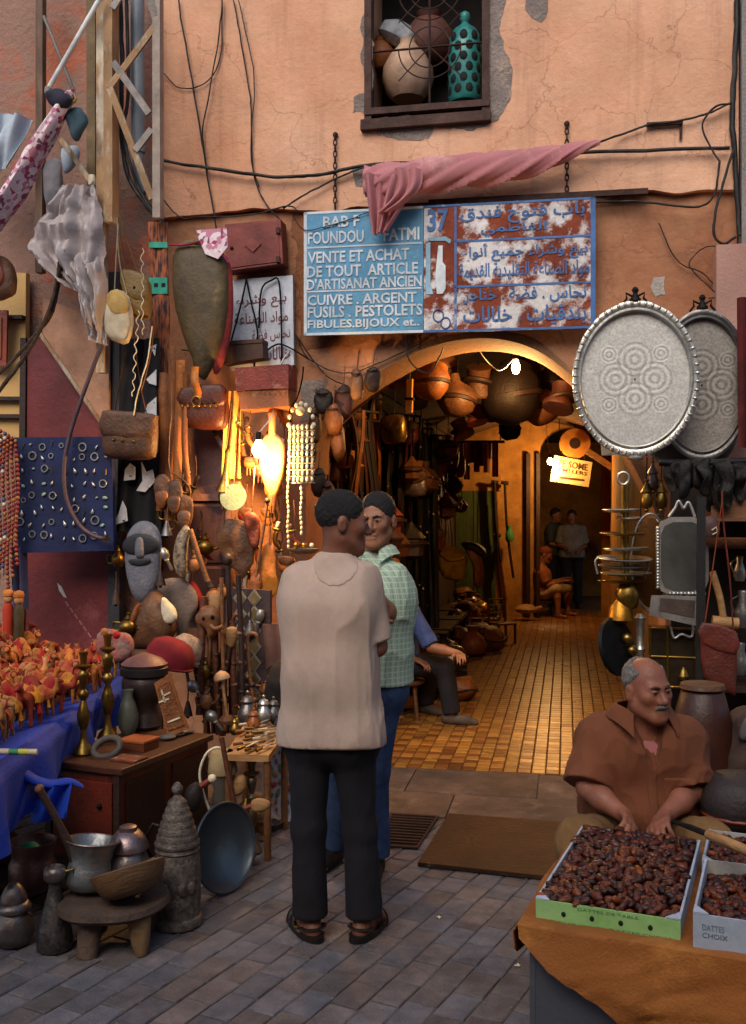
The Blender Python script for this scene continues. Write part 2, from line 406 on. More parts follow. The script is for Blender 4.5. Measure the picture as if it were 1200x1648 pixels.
# dusty stone threshold in front of the arch: a few worn slabs
slab_m = mat('threshold_stone', '6d5647', '52402f', 6, .85, bump=.5, bscale=60, c3='7c6a5c', c3scale=4)
us = [-6, -3.2, -1.1, -.35, .42, 1.25, 2.2, 3.6]
for k in range(len(us) - 1):
    for r0, r1 in ((-1.0, -.55), (-.55, -.02)):
        of = .3 if r0 < -.9 else 0
        MB().box((us[k] + of + .004, r0 + .004, -.08), (us[k + 1] + of - .004, r1 - .004, .002 + rnd.uniform(0, .006)), bev=.006).build('slab', slab_m, g, None, M=FM @ T4((0, 0, 0), 0, 0, rnd.uniform(-.002, .002)))
# steel cover plate and drain grate
pl = [G(672, 1396), G(722, 1316), G(905, 1330), G(895, 1420)]
mb = MB(); mb.add([p + Vector((0, 0, .005)) for p in pl] + [p + Vector((0, 0, .024)) for p in pl], [(0, 3, 2, 1), (4, 5, 6, 7), (0, 1, 5, 4), (1, 2, 6, 5), (2, 3, 7, 6), (3, 0, 4, 7)])
mb.top('cover_plate', mat('rusty_plate', '4a3326', '33211a', 5, .55, metal=.5, bump=.4, bscale=40, c3='7a6656', c3scale=6, c3lo=.62, c3hi=.72), 'flat rusty steel plate lying on the paving before the arch', 'metal plate', smooth=None)
t = thing('drain_grate', 'small ribbed iron drain cover beside the rusty plate', 'drain cover', G(655, 1340))
pl = [G(612, 1364), G(628, 1311), G(706, 1316), G(672, 1368)]
mb = MB(); mb.add([p + Vector((0, 0, .004)) for p in pl] + [p + Vector((0, 0, .012)) for p in pl], [(0, 3, 2, 1), (4, 5, 6, 7), (0, 1, 5, 4), (1, 2, 6, 5), (2, 3, 7, 6), (3, 0, 4, 7)])
mb.build('base_plate', rust, t, None, local=False)
for k in range(11):
    a = (k + .7) / 11.4
    p = pl[0].lerp(pl[1], a * .96 + .02); q = pl[3].lerp(pl[2], a * .96 + .02)
    MB().bar(p.lerp(q, .05) + Vector((0, 0, .016)), p.lerp(q, .95) + Vector((0, 0, .016)), .016, .01).build('rib', rust, t, None, local=False)

# ---- the salmon plastered house with the arch
plaster = mat('salmon_plaster', 'd09a79', 'c68e6c', 2.2, .9, bump=.45, bscale=34, c3='dcb194', c3scale=.7, c3lo=.4, c3hi=.75, vary=0, detail=12, dist=.02, dirt=.14)
plaster_low = mat('brown_plaster', 'b07a58', '935f42', 2.2, .9, bump=.45, bscale=16, c3='c08d6a', c3scale=1.3, c3lo=.45, c3hi=.7, vary=0, detail=12, dist=.025, dirt=.25)  # lower wall: darker, browner plaster than the wall above
cement = mat('grey_cement', '958880', '766a64', 7, .95, bump=1.0, bscale=40, c3='a8937f', c3scale=5)
def weather(m, streak, crack):                 # rain streaks and hairline cracks in the plaster itself
    nt = m.node_tree; b = nt.nodes['Principled BSDF']; L = nt.links.new; src = b.inputs['Base Color'].links[0].from_socket; tc = nod(nt, 'ShaderNodeTexCoord')
    mp = nod(nt, 'ShaderNodeMapping'); mp.inputs['Scale'].default_value = (5, 5, .35); L(tc.outputs['Object'], mp.inputs[0]); n = nod(nt, 'ShaderNodeTexNoise', Scale=1.6, Detail=9.0, Roughness=.7); L(mp.outputs[0], n.inputs['Vector'])
    r = nod(nt, 'ShaderNodeMapRange'); r.inputs[1].default_value = .52; r.inputs[2].default_value = .72; r.inputs[4].default_value = streak; L(n.outputs[0], r.inputs[0])
    x = nod(nt, 'ShaderNodeMix', data_type='RGBA'); L(r.outputs[0], x.inputs[0]); L(src, x.inputs[6]); x.inputs[7].default_value = rgba(hexc('8a5a44'))
    nz = nod(nt, 'ShaderNodeTexNoise', Scale=3.0, Detail=6.0); L(tc.outputs['Object'], nz.inputs['Vector']); av = nod(nt, 'ShaderNodeVectorMath', operation='MULTIPLY_ADD'); L(nz.outputs['Color'], av.inputs[0]); av.inputs[1].default_value = (.5, .5, .5); L(tc.outputs['Object'], av.inputs[2])
    v = nod(nt, 'ShaderNodeTexVoronoi', Scale=1.3, feature='DISTANCE_TO_EDGE'); L(av.outputs[0], v.inputs['Vector']); c = nod(nt, 'ShaderNodeMapRange'); c.inputs[1].default_value = .0; c.inputs[2].default_value = .007; c.inputs[3].default_value = crack; c.inputs[4].default_value = 0; L(v.outputs['Distance'], c.inputs[0])
    k = nod(nt, 'ShaderNodeMath', operation='MULTIPLY'); L(c.outputs[0], k.inputs[0]); L(n.outputs[0], k.inputs[1]); y = nod(nt, 'ShaderNodeMix', data_type='RGBA'); L(k.outputs[0], y.inputs[0]); L(x.outputs[2], y.inputs[6]); y.inputs[7].default_value = rgba(hexc('6b4230')); L(y.outputs[2], b.inputs['Base Color'])
weather(plaster, .35, .8); weather(plaster_low, .5, .9)
house = thing('building', 'salmon plastered house with the arched market entrance and barred window', 'building', FW(0, .25, 0), Euler((0, 0, -FA)))
U0 = Q(262, 300).x; U1 = Q(1186, 300).x
ZL = Q(700, 326).z
A0 = [(497, 760), (500, 700), (530, 662), (575, 622), (620, 590), (665, 566), (715, 549), (765, 542), (815, 545), (862, 560), (905, 588), (945, 626), (985, 680), (1020, 745), (1050, 805), (1068, 860)]
arch = [(Q(x, y).x, Q(x, y).z) for x, y in A0]
arch = [(p.x, p.y) for p in curve([Vector((a, b, 0)) for a, b in arch], 3)]
AL, AR = arch[0][0] - .02, arch[-1][0] + .01
outline = [(U0, 0), (AL, 0), (AL, arch[0][1] - .1)] + arch + [(AR, arch[-1][1] - .1), (AR, 0), (U1, 0), (U1, ZL), (U0, ZL)]
HF = lambda mb: mb  # helper mesh points are in the facade frame
def fb(mb, name, m, parent=None, smooth=None):   # build a part whose vertices are in the facade frame
    return mb.build(name, m, parent, smooth, M=FM) if parent is None else _ffix(mb, name, m, parent, smooth)
def _ffix(mb, name, m, parent, smooth):
    mb.xf(WM[parent.name].inverted() @ FM); return mb.build(name, m, parent, smooth)
fb(MB().prism(outline, 0, .5), 'lower_wall', plaster_low, house)
# upper wall, 5 cm proud, with the window opening and a ragged lower lip
W0 = Q(592, 10); W1 = Q(786, 190)
wz0, wz1 = W1.z, W1.z + 1.35
mb = MB(); zt = 7.6
mb.box((U0, -.05, wz0), (W0.x, .5, zt)); mb.box((W1.x, -.05, wz0), (U1, .5, zt)); mb.box((W0.x, -.05, wz1), (W1.x, .5, zt))
lip = []; n = 90
for i in range(n + 1):
    u = U0 + (U1 - U0) * i / n
    z = Q(330, 347).z + (Q(1000, 318).z - Q(330, 347).z) * ((u - U0) / (U1 - U0))
    lip.append((u, z + .022 * mnoise.noise(Vector((u * 6, 1, 2))) + .03 * mnoise.noise(Vector((u * 1.7, 5, 2)))))
mb.prism(lip + [(U1, wz0), (U0, wz0)], -.05, .5)
fb(mb, 'upper_wall', plaster, house)
# pale band round the arch edge (worn plaster arris)
mb = MB(); N = len(arch)
vs = []; fs = []
for i, (u, z) in enumerate(arch):
    a = arch[max(i - 1, 0)]; b = arch[min(i + 1, N - 1)]; t = Vector((b[0] - a[0], b[1] - a[1])).normalized(); nn = Vector((-t.y, t.x))
    w = .03 + .03 * mnoise.noise(Vector((u * 5, z * 5, 0))) + .012 * mnoise.noise(Vector((u * 17, z * 17, 0)))
    vs += [(u + nn.x * w, -.006, z + nn.y * w), (u - nn.x * .012, -.012, z - nn.y * .012), (u - nn.x * .012, .512, z - nn.y * .012)]
for i in range(N - 1): fs += [(3 * i, 3 * i + 3, 3 * i + 4, 3 * i + 1), (3 * i + 1, 3 * i + 4, 3 * i + 5, 3 * i + 2)]
fb(mb.add(vs, fs), 'arch_edge', mat('pale_arch_plaster', 'a87a56', '7d5638', 5, .9, bump=.6, bscale=30, vary=0, dirt=.6), house, 40)
# cement repairs
def patch(cpts, name='cement_patch', m=cement, v=-.053, seed=0, amp=10, thick=.01, parent=house):
    pts = []
    n = len(cpts)
    for i in range(n):
        a = Vector(cpts[i]); b = Vector(cpts[(i + 1) % n]); L = (b - a).length; k = max(2, int(L / 7))
        for t in range(k):
            p = a.lerp(b, t / k); o = mnoise.noise_vector(Vector((p.x * .045, p.y * .045, seed))) * amp + mnoise.noise_vector(Vector((p.x * .16, p.y * .16, seed))) * amp * .4
            q = Q(p.x + o.x, p.y + o.y, v); pts.append((q.x, q.z))
    return fb(MB().prism(pts, v, v + thick), name, m, parent)
patch([(588, -20), (598, -20), (598, 188), (780, 184), (782, -20), (812, -20), (806, 60), (822, 110), (818, 165), (800, 196), (760, 208), (700, 205), (690, 222), (640, 226), (606, 216), (592, 188), (566, 180), (572, 158), (590, 150), (580, 60)], seed=3, amp=7)
patch([(848, -6), (880, -2), (884, 18), (872, 34), (856, 30), (844, 14)], seed=5, amp=5)
patch([(566, 270), (584, 268), (586, 300), (570, 300)], seed=9, amp=5, v=-.052)
patch([(1052, 446), (1070, 444), (1074, 474), (1058, 478), (1044, 462)], m=mat('flaked_whitewash', 'cfc6bd', 'a89c92', 8, .95, bump=.5), name='whitewash_patch', seed=7, amp=6, v=-.004, thick=.003)
patch([(484, 612), (524, 606), (520, 640), (500, 672), (486, 676)], m=cement, seed=8, amp=6, v=-.004, thick=.003)
patch([(470, 340), (700, 330), (700, 545), (480, 560)], name='grime_patch', m=mat('brown_grime', '9c6747', '7d4f33', 3, .95, bump=.5, bscale=30, vary=0), seed=12, amp=12, v=-.003, thick=.002)
# window recess: frame, grille bars, back wall
wf = MB(); x0, x1 = W0.x, W1.x
wf.box((x0 - .01, -.075, wz0 - .03), (x0 + .035, .02, wz1)); wf.box((x1 - .035, -.075, wz0 - .03), (x1 + .01, .02, wz1)); wf.box((x0 - .03, -.10, wz0 - .05), (x1 + .02, .03, wz0 + .012)); wf.box((x0 - .01, -.085, wz0 + .045), (x1 + .01, .0, wz0 + .085))
wf.jit(.006, 5)
win = fb(wf, 'window', mat('weathered_frame', '5b4038', '3a2822', 9, .85, bump=.4, bscale=40), house)
fb(MB().box((x0, .5, wz0 - .1), (x1, .52, wz1 + .1)), 'back_panel', mat('window_dark', '17100d', '0c0807', 6, .9), win)
xm = (x0 + x1) / 2 + .02
for nm, a, b, r in [('bar', (xm, -.05, wz0 + .08), (xm, -.05, wz1), .008)] + [('bar', (x0 + .03, -.045, wz0 + .09 + k * .37), (x1 - .03, -.045, wz0 + .09 + k * .37), .007) for k in range(4)]:
    fb(MB().tube([a, b], r, 6), nm, rust, win, 60)
for ci, cz in [(0, .46), (1, .46), (0, .83), (1, .83)]:      # curved grille work, quarter fans in each field
    for sgn in (-1, 1):
        cxx = xm; czz = wz0 + cz
        for rr in (.13, .2):
            pts = [(cxx + (1 if ci else -1) * rr * math.cos(t), -.05, czz + sgn * rr * math.sin(t)) for t in [math.pi / 2 * q / 8 for q in range(9)]]
            if rr < .17 or sgn < 0: fb(MB().tube(pts, .0045, 5), 'scroll', rust, win, 60)
        fb(MB().tube([(cxx, -.05, czz), (cxx + (1 if ci else -1) * .2, -.05, czz + sgn * .2)], .004, 5), 'spoke', rust, win, 60)
# wares standing behind the window grille
def gadroon(n, amp): return lambda a, z: 1 + amp * abs(math.cos(a * n / 2))
pv = .16
def vessel(name, label, cat, px, py, v, prof, m, sc=1.0, n=24, rot=(0, 0, 0), wob=None, group=None, sx=1, sy=1):
    loc = QW(px, py, v)
    return MB().lathe([(r * sc, z * sc) for r, z in prof], n, wob=wob, sx=sx, sy=sy).top(name, m, label, cat, group, 50, M=T4(loc, *rot))
sill_y = 176
fb(MB().box((x0, .03, wz0 - .1), (x1, .5, wz0 + .02)), 'inner_sill', mat('sill_wood', '4a3a30', '2f241d', 8, .9, bump=.4), win)
vessel('gourd_pot', 'pale ribbed gourd pot tied with cord behind the window grille', 'pot', 656, 160, .2, [(.01, 0), (.1, .0), (.14, .05), (.165, .13), (.16, .2), (.12, .28), (.07, .34), (.05, .37), (.055, .39), (.01, .392)], mat('pale_gourd', 'c9a58a', 'a07f68', 6, .7, bump=.3), n=32, wob=gadroon(9, .05))
vessel('round_pot', 'small orange clay pot at the left edge of the barred window', 'pot', 613, 112, .26, [(.01, 0), (.05, 0), (.09, .05), (.1, .1), (.07, .16), (.045, .18), (.05, .2), (.01, .2)], mat('orange_clay', 'a5602c', '7a4420', 7, .6))
vessel('leather_pouf', 'grey white patched bundle on top of the pots in the window', 'bundle', 634, 78, .3, [(.01, 0), (.1, .0), (.15, .05), (.14, .12), (.08, .16), (.01, .17)], mat('grey_patched', 'a3a8ac', '6f747a', 9, .7, c3='c9cdd0', c3scale=5), rot=(.2, .5, 0))
vessel('clay_jar', 'dark red brown clay jar behind the ribbed gourd pot', 'jar', 690, 108, .36, [(.01, 0), (.1, 0), (.17, .08), (.18, .2), (.11, .3), (.07, .32), (.09, .36), (.01, .36)], mat('brown_clay', '6a3f34', '482a24', 7, .7))
tl = thing('ceramic_lantern', 'turquoise pierced ceramic lantern behind the window grille', 'lantern', QW(748, 166, .14))
teal = mat('turquoise_glaze', '3f9a94', '27706e', 9, .35, bump=.2, bscale=30, c3='1f5a5c')
lm = MB().lathe([(.095, 0), (.108, .02), (.108, .36), (.1, .42), (.075, .47), (.035, .5), (.02, .52), (.035, .55), (.03, .58), (.001, .6)], 28)
lm.build('body', teal, tl, 50)
hole = mat('pierced_hole', '0d1615', '081010', 5, .8)
HM = MB().ball((0, 0, 0), (.026, .008, .034), 6, 4).mesh('hole', hole, 60)
for ring in range(6):
    for k in range(9):
        an = 2 * math.pi * (k + .5 * (ring % 2)) / 9; z = .06 + ring * .068
        piece('hole', HM, tl, T4((.106 * math.cos(an), .106 * math.sin(an), z), 0, 0, an + math.pi / 2))
# ---- passage behind the arch
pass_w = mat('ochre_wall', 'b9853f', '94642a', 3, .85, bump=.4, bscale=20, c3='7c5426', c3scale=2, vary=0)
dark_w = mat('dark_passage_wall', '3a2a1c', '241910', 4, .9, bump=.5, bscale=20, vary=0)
VB = 9.4
psg = thing('passage', 'covered market passage behind the arch with ochre walls', 'passage', FW(0, 5, 0), Euler((0, 0, -FA)))
PLU, PRU = AL - .06, AR + .06
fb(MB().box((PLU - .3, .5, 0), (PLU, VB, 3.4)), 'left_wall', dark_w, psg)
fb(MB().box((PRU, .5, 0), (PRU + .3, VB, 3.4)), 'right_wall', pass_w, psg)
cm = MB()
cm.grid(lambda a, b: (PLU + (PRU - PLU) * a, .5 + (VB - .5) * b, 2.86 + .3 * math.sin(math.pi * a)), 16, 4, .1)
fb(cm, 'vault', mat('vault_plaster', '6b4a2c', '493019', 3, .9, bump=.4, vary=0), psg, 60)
# far wall with a doorway on its right
dl, dr = Q(868, 900, VB).x, Q(968, 900, VB).x; dz = Q(900, 730, VB).z
far = [(PLU, 0), (dl, 0), (dl, dz)] + [(dl + (dr - dl) * (.5 - .5 * math.cos(math.pi * k / 10)), dz + .42 * math.sin(math.pi * k / 10)) for k in range(1, 10)] + [(dr, dz), (dr, 0), (PRU, 0), (PRU, 3.3), (PLU, 3.3)]
fb(MB().prism(far, VB, VB + .35), 'far_wall', pass_w, psg)
fb(MB().box((dl - .8, VB + 4.2, 0), (dr + 1.6, VB + 4.4, 3.3)), 'room_wall', pass_w, psg)
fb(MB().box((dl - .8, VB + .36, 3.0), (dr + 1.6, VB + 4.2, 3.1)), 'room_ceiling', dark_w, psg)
fb(MB().box((dl - .9, VB + .36, 0), (dl - .8, VB + 4.2, 3.0)), 'room_side', pass_w, psg)
fb(MB().box((dr + 1.6, VB + .36, 0), (dr + 1.7, VB + 4.2, 3.0)), 'room_side', pass_w, psg)
# green shuttered door in the far wall
gd = thing('green_door', 'olive green double door in the far passage wall', 'door', QW(762, 985, VB - .03), Euler((0, 0, -FA)))
green = mat('olive_door_paint', '4c5b2c', '36421f', 6, .6, bump=.2, stretch=(4, 1, 1))
gx0, gx1 = Q(726, 900, VB).x, Q(798, 900, VB).x; gz1 = Q(760, 790, VB).z; gz2 = Q(760, 770, VB).z
fb(MB().box((gx0 - .08, VB - .04, gz1), (gx1 + .08, VB - .004, gz2 + .06)), 'lintel', mat('ochre_lintel', 'c08c3c', '9a6a28', 4, .7), gd)
for k in range(2):
    a = gx0 + (gx1 - gx0) * k / 2; b = gx0 + (gx1 - gx0) * (k + 1) / 2
    lf = fb(MB().box((a + .006, VB - .03, .02), (b - .006, VB - .004, gz1 - .004)), 'leaf', green, gd)
    for z0, z1 in ((.15, .9), (1.0, 1.75)): fb(MB().box((a + .07, VB - .042, z0), (b - .07, VB - .031, min(z1, gz1 - .1)), bev=.006), 'panel', green, lf)
# tiled passage floor
tile_m = mat('ochre_tile', 'b4813a', '8a5a24', 5, .3, bump=.12, bscale=40, c3='6d4520', c3scale=3, vary=.3, rvar=.1)
pf = fb(MB().box((PLU, -.02, -.1), (PRU, VB + 4.2, -.004)), 'passage_floor', mat('floor_bed', '6e4a28', '54361c', 6, .9, vary=0)); struct(pf)
TS = .088
def tile_mesh(k):
    r = random.Random(k + 50); h = TS / 2 - .003; ii = .004
    ring = lambda s, z: [(sx * (h - s), sy * (h - s), z) for sx, sy in ((-1, -1), (1, -1), (1, 1), (-1, 1))]
    return MB().add(ring(0, -.006) + ring(0, .001) + ring(ii, .004), [(8, 9, 10, 11)] + [(t + q, t + (q + 1) % 4, t + 4 + (q + 1) % 4, t + 4 + q) for t in (0, 4) for q in range(4)])
tm2 = mat('brown_tile', '8c5526', '663a17', 5, .33, bump=.12, bscale=40, vary=.3, rvar=.1)
TMS = [tile_mesh(0).mesh('tile', tile_m, None), tile_mesh(1).mesh('tile', tm2, None)]
allt = []
nu = int((PRU - PLU) / TS); nv = int((VB + 1.5) / TS)
for j in range(nv):
    for i in range(nu):
        u = PLU + (i + .5) * TS + .02; v = (j + .5) * TS + .005
        w = FW(u, v, 0); px = CX + w.x / w.y * FPX; py = CY + CAMH / w.y * FPX
        allt.append((0 if 640 < px < 985 else 1, j, i, u, v))
allt.sort()
rest = [MB(), MB()]
for q, (hid, j, i, u, v) in enumerate(allt):
    wh = 1 if (j % 2 == 0 and i % 2 == 0) or rnd.random() < .12 else 0
    M = T4((u, v, rnd.uniform(0, .0015)), rnd.gauss(0, .006), rnd.gauss(0, .006), rnd.choice((0, 1, 2, 3)) * math.pi / 2)
    if q < 300: piece('tile', TMS[wh], pf, M)
    else:
        t = tile_mesh(0); rest[wh].add([M @ Vector(p) for p in t.v], t.f)
for k in (0, 1):
    o = rest[k].build('tiles', (tile_m, tm2)[k], pf, None); o['kind'] = 'stuff'
# ---- neighbouring house on the left and the one on the right, and an unseen wall added across the street for shade
lw = thing('building', 'weathered pink grey house wall behind the lattice mast', 'building', FW(-3, 0, 0), Euler((0, 0, -FA)))
LV = -.12
left_pl = mat('pink_grey_plaster', 'a5806e', '8a6a5e', 5, .95, bump=.8, bscale=30, c3='b1644a', c3scale=1.1, c3lo=.52, c3hi=.6, vary=0)
fb(MB().box((-6.5, LV, 0), (U0 - .01, .4, 7.6)), 'wall', left_pl, lw)
lx0, lx1 = Q(0, 600, LV).x, Q(44, 600, LV).x
rw = thing('building', 'grey plaster neighbour house at the right edge of the picture', 'building', FW(4, 0, 0), Euler((0, 0, -FA)))
fb(MB().box((U1 + .01, -.1, 0), (6.5, .4, 7.6)), 'wall', mat('grey_wall', '9a9490', '7b7572', 5, .95, bump=.6, vary=0), rw)
fb(MB().box((Q(1152, 500, -.14).x, -.16, 0), (U1 + .22, -.002, Q(1160, 395, -.14).z)), 'pilaster', mat('pale_pink_paint', 'c39a8c', 'a57d70', 5, .85, bump=.4, vary=0), house)
shade_wall = thing('building', 'unseen plain wall behind the viewer, added to shade the street and lower facade', 'building', (0, -4.5, 0))  # unseen; added so its shadow darkens the ground and lower facade
MB().box((-14, -4.9, 0), (14, -4.5, 6.8)).build('wall', mat('added_shade_wall', 'b07a5c', '98654a', 3, .9, vary=0), shade_wall, None, local=False)
# ================================================================== LIT BULBS
bulb_glass = mat('lit_bulb_glass', 'ffd9a0', 'ffd9a0', 5, .3, bump=0, vary=0, emit=(1, .72, .36), estr=14)
def bulb(loc, label, watts, cord, size=.032, r=.03):
    t = thing('light_bulb', label, 'light bulb', loc)
    MB().lathe([(.001, -.055), (size * .55, -.048), (size, -.015), (size * .9, .012), (size * .5, .04), (size * .42, .05)], 16).build('glass', bulb_glass, t, 60)
    MB().lathe([(.014, .051), (.018, .055), (.018, .09), (.01, .1)], 12).build('socket', iron, t, 40)
    MB().tube(curve([t.location + Vector((0, 0, .098))] + [Vector(c) for c in cord], 6), .004, 6).build('cord', white_paint, t, 60, local=False)
    l = bpy.data.lights.new('bulb_light', 'POINT'); l.energy = watts; l.color = (1, .53, .175); l.shadow_soft_size = r
    o = bpy.data.objects.new('bulb_light', l); COL.objects.link(o); o.parent = t; o.location = (0, 0, -.105)
    return t
b1 = bulb(QW(416, 722, -.64), 'bare lit bulb among the hanging leather goods on the left', 50, [QW(422, 690, -.62), QW(440, 660, -.5), QW(450, 590, -.2), QW(470, 560, -.06)], size=.042)
b2 = bulb(QW(830, 590, .75), 'bare lit bulb hanging under the arch', 50, [QW(824, 580, .75), QW(806, 596, .76), QW(790, 588, .8), QW(772, 566, .8), QW(765, 545, .8)])
b3 = bulb(QW(885, 742, VB - .9), 'bare lit bulb beside the small sign deep in the passage', 66, [QW(884, 726, VB - .9), QW(880, 700, VB - .8), QW(878, 660, VB - .8)], size=.045, r=.05)
# ================================================================== PEOPLE
def skin(name, c): return mat(name, c, tuple(x * .8 for x in hexc(c)), 14, .5, bump=.12, bscale=120, spec=.4, vary=0, c3=tuple(x * .7 for x in hexc(c)), c3scale=9)
eye_shaded_white = mat('eye_shaded_white', '9c8e84', '86786e', 5, .25, bump=0); eye_dark = mat('eye_dark', '140c08', '0a0605', 5, .2, bump=0)  # sclera colour dulled for the shade of the eye sockets
hair_black = mat('black_hair', '14100e', '0a0807', 60, .6, bump=.6, bscale=180, vary=0)
hair_grey = mat('grey_hair', '8f8984', '5d5854', 60, .75, bump=.6, bscale=180, vary=0)
def folds(seed, amp, fx=9.0, fz=3.0):
    r = np.random.RandomState(seed); ds = r.normal(size=(7, 3)) * np.array([fx, fx, fz]) ; ph = r.uniform(0, 6.28, 7); w2 = r.normal(size=(7, 3)) * 5
    def fn(V):
        d = np.zeros(len(V))
        for o in range(3):                                        # ridged random field: irregular creases at three scales
            n = np.zeros(len(V)); q = np.random.RandomState(seed * 7 + o)
            for i in range(14): n += np.sin(V @ (q.normal(size=3) * np.array([fx, fx, fz]) * .45 * 1.7 ** o) + q.uniform(0, 6.28))
            m = np.sin(V @ (q.normal(size=3) * 6) + q.uniform(0, 6.28)) * .5 + .5
            d += (np.exp(-np.abs(n) * .55) - .35) * (1.25 * .62 ** o) * (.35 + m)
        c = np.array([V[:, 0].mean(), V[:, 1].mean()]); n = V[:, :2] - c; n = n / (np.linalg.norm(n, axis=1)[:, None] + .03)
        V = V.copy(); V[:, :2] += n * (amp * d)[:, None]; V[:, 2] += amp * .3 * d
        return V
    return fn
def hrot(yaw, pitch=0, roll=0):                  # head / hand frame: +y is where the face looks; yaw clockwise from +Y
    return Euler((0, 0, -yaw)).to_matrix() @ Euler((pitch, 0, 0)).to_matrix() @ Euler((0, roll, 0)).to_matrix()
def head_field(f, C, M, s=1.0, jaw=1.0, nose=1.0):
    Mn = np.array(M); C = np.array(C)
    w = lambda x, y, z: C + Mn @ (np.array((x, y, z)) * s)
    f.ell(w(0, -.012, .04), (.076 * s, .096 * s, .086 * s), M, .02)
    f.ell(w(0, .026, -.035), (.058 * s, .064 * s, .082 * s), M, .035)
    for q in (-1, 1):
        f.cone(w(q * .05, .0, -.06), w(q * .022, .066, -.1), .02 * s * jaw, .018 * s, .03)
        f.ell(w(q * .042, .064, -.016), (.021 * s,) * 3, M, .03)
        f.cone(w(q * .012, .09, .024), w(q * .042, .078, .026), .009 * s, .009 * s, .016)
    f.ell(w(0, .072, -.103), (.022 * s,) * 3, M, .025)
    for q in (-1, 1): f.ell(w(q * .031, .099, .005), (.018 * s, .014 * s, .012 * s), M, .014, '-')
    for q in (-1, 1): f.ell(w(q * .031, .077, .004), (.0155 * s,) * 3, M, .006)
    f.cone(w(0, .088, .014), w(0, .112 + .006 * (nose - 1), -.03), .008 * s, .0125 * s * nose, .012)
    for q in (-1, 1): f.ell(w(q * .013, .1, -.035), (.009 * s * nose,) * 3, M, .008)
    f.cone(w(-.018, .09, -.06), w(.018, .09, -.06), .0075 * s, None, .01); f.cone(w(-.014, .09, -.073), w(.014, .09, -.073), .008 * s, None, .01)
    f.cone(w(-.024, .096, -.0665), w(.024, .096, -.0665), .003 * s, None, .006, '-')
    for q in (-1, 1):
        f.ell(w(q * .08, -.012, -.008), (.010 * s, .021 * s, .033 * s), M, .01)
        f.ell(w(q * .089, -.006, -.004), (.006 * s, .011 * s, .018 * s), M, .006, '-')
    return w
def hand_field(f, W, d, n, thumb, curl=.5, s=1.0):    # wrist, finger direction, palm normal, thumb side (+1/-1)
    W = Vector(W); d = Vector(d).normalized(); n = Vector(n); n = (n - d * n.dot(d)).normalized(); b = d.cross(n) * thumb
    for k in range(4):
        o = b * (.03 - .02 * k) * s; kn = W + d * (.085 - .004 * abs(k - 1)) * s + o
        f.cone(W + o * .6 + d * .015, kn, .0135 * s, .0115 * s, .014)
        L = (.043, .048, .045, .036)[k] * s; p = kn; a = curl * .5
        for q in range(3):
            dd = (d * math.cos(a) + n * math.sin(a)); e = p + dd * L * (1, .62, .5)[q]; f.cone(p, e, (.0098 - .0008 * q) * s, (.009 - .0009 * q) * s, .003); p = e; a += curl * .9
    t0 = W + b * .024 * s + d * .02 * s; t1 = t0 + (b * .75 + d * .65 + n * .25).normalized() * .04 * s; t2 = t1 + (b * .3 + d + n * .35).normalized() * .032 * s; t3 = t2 + (d + n * .4).normalized() * .024 * s
    f.cone(t0, t1, .016 * s, .0115 * s, .012); f.cone(t1, t2, .011 * s, .0098 * s, .004); f.cone(t2, t3, .0098 * s, .0085 * s, .004)
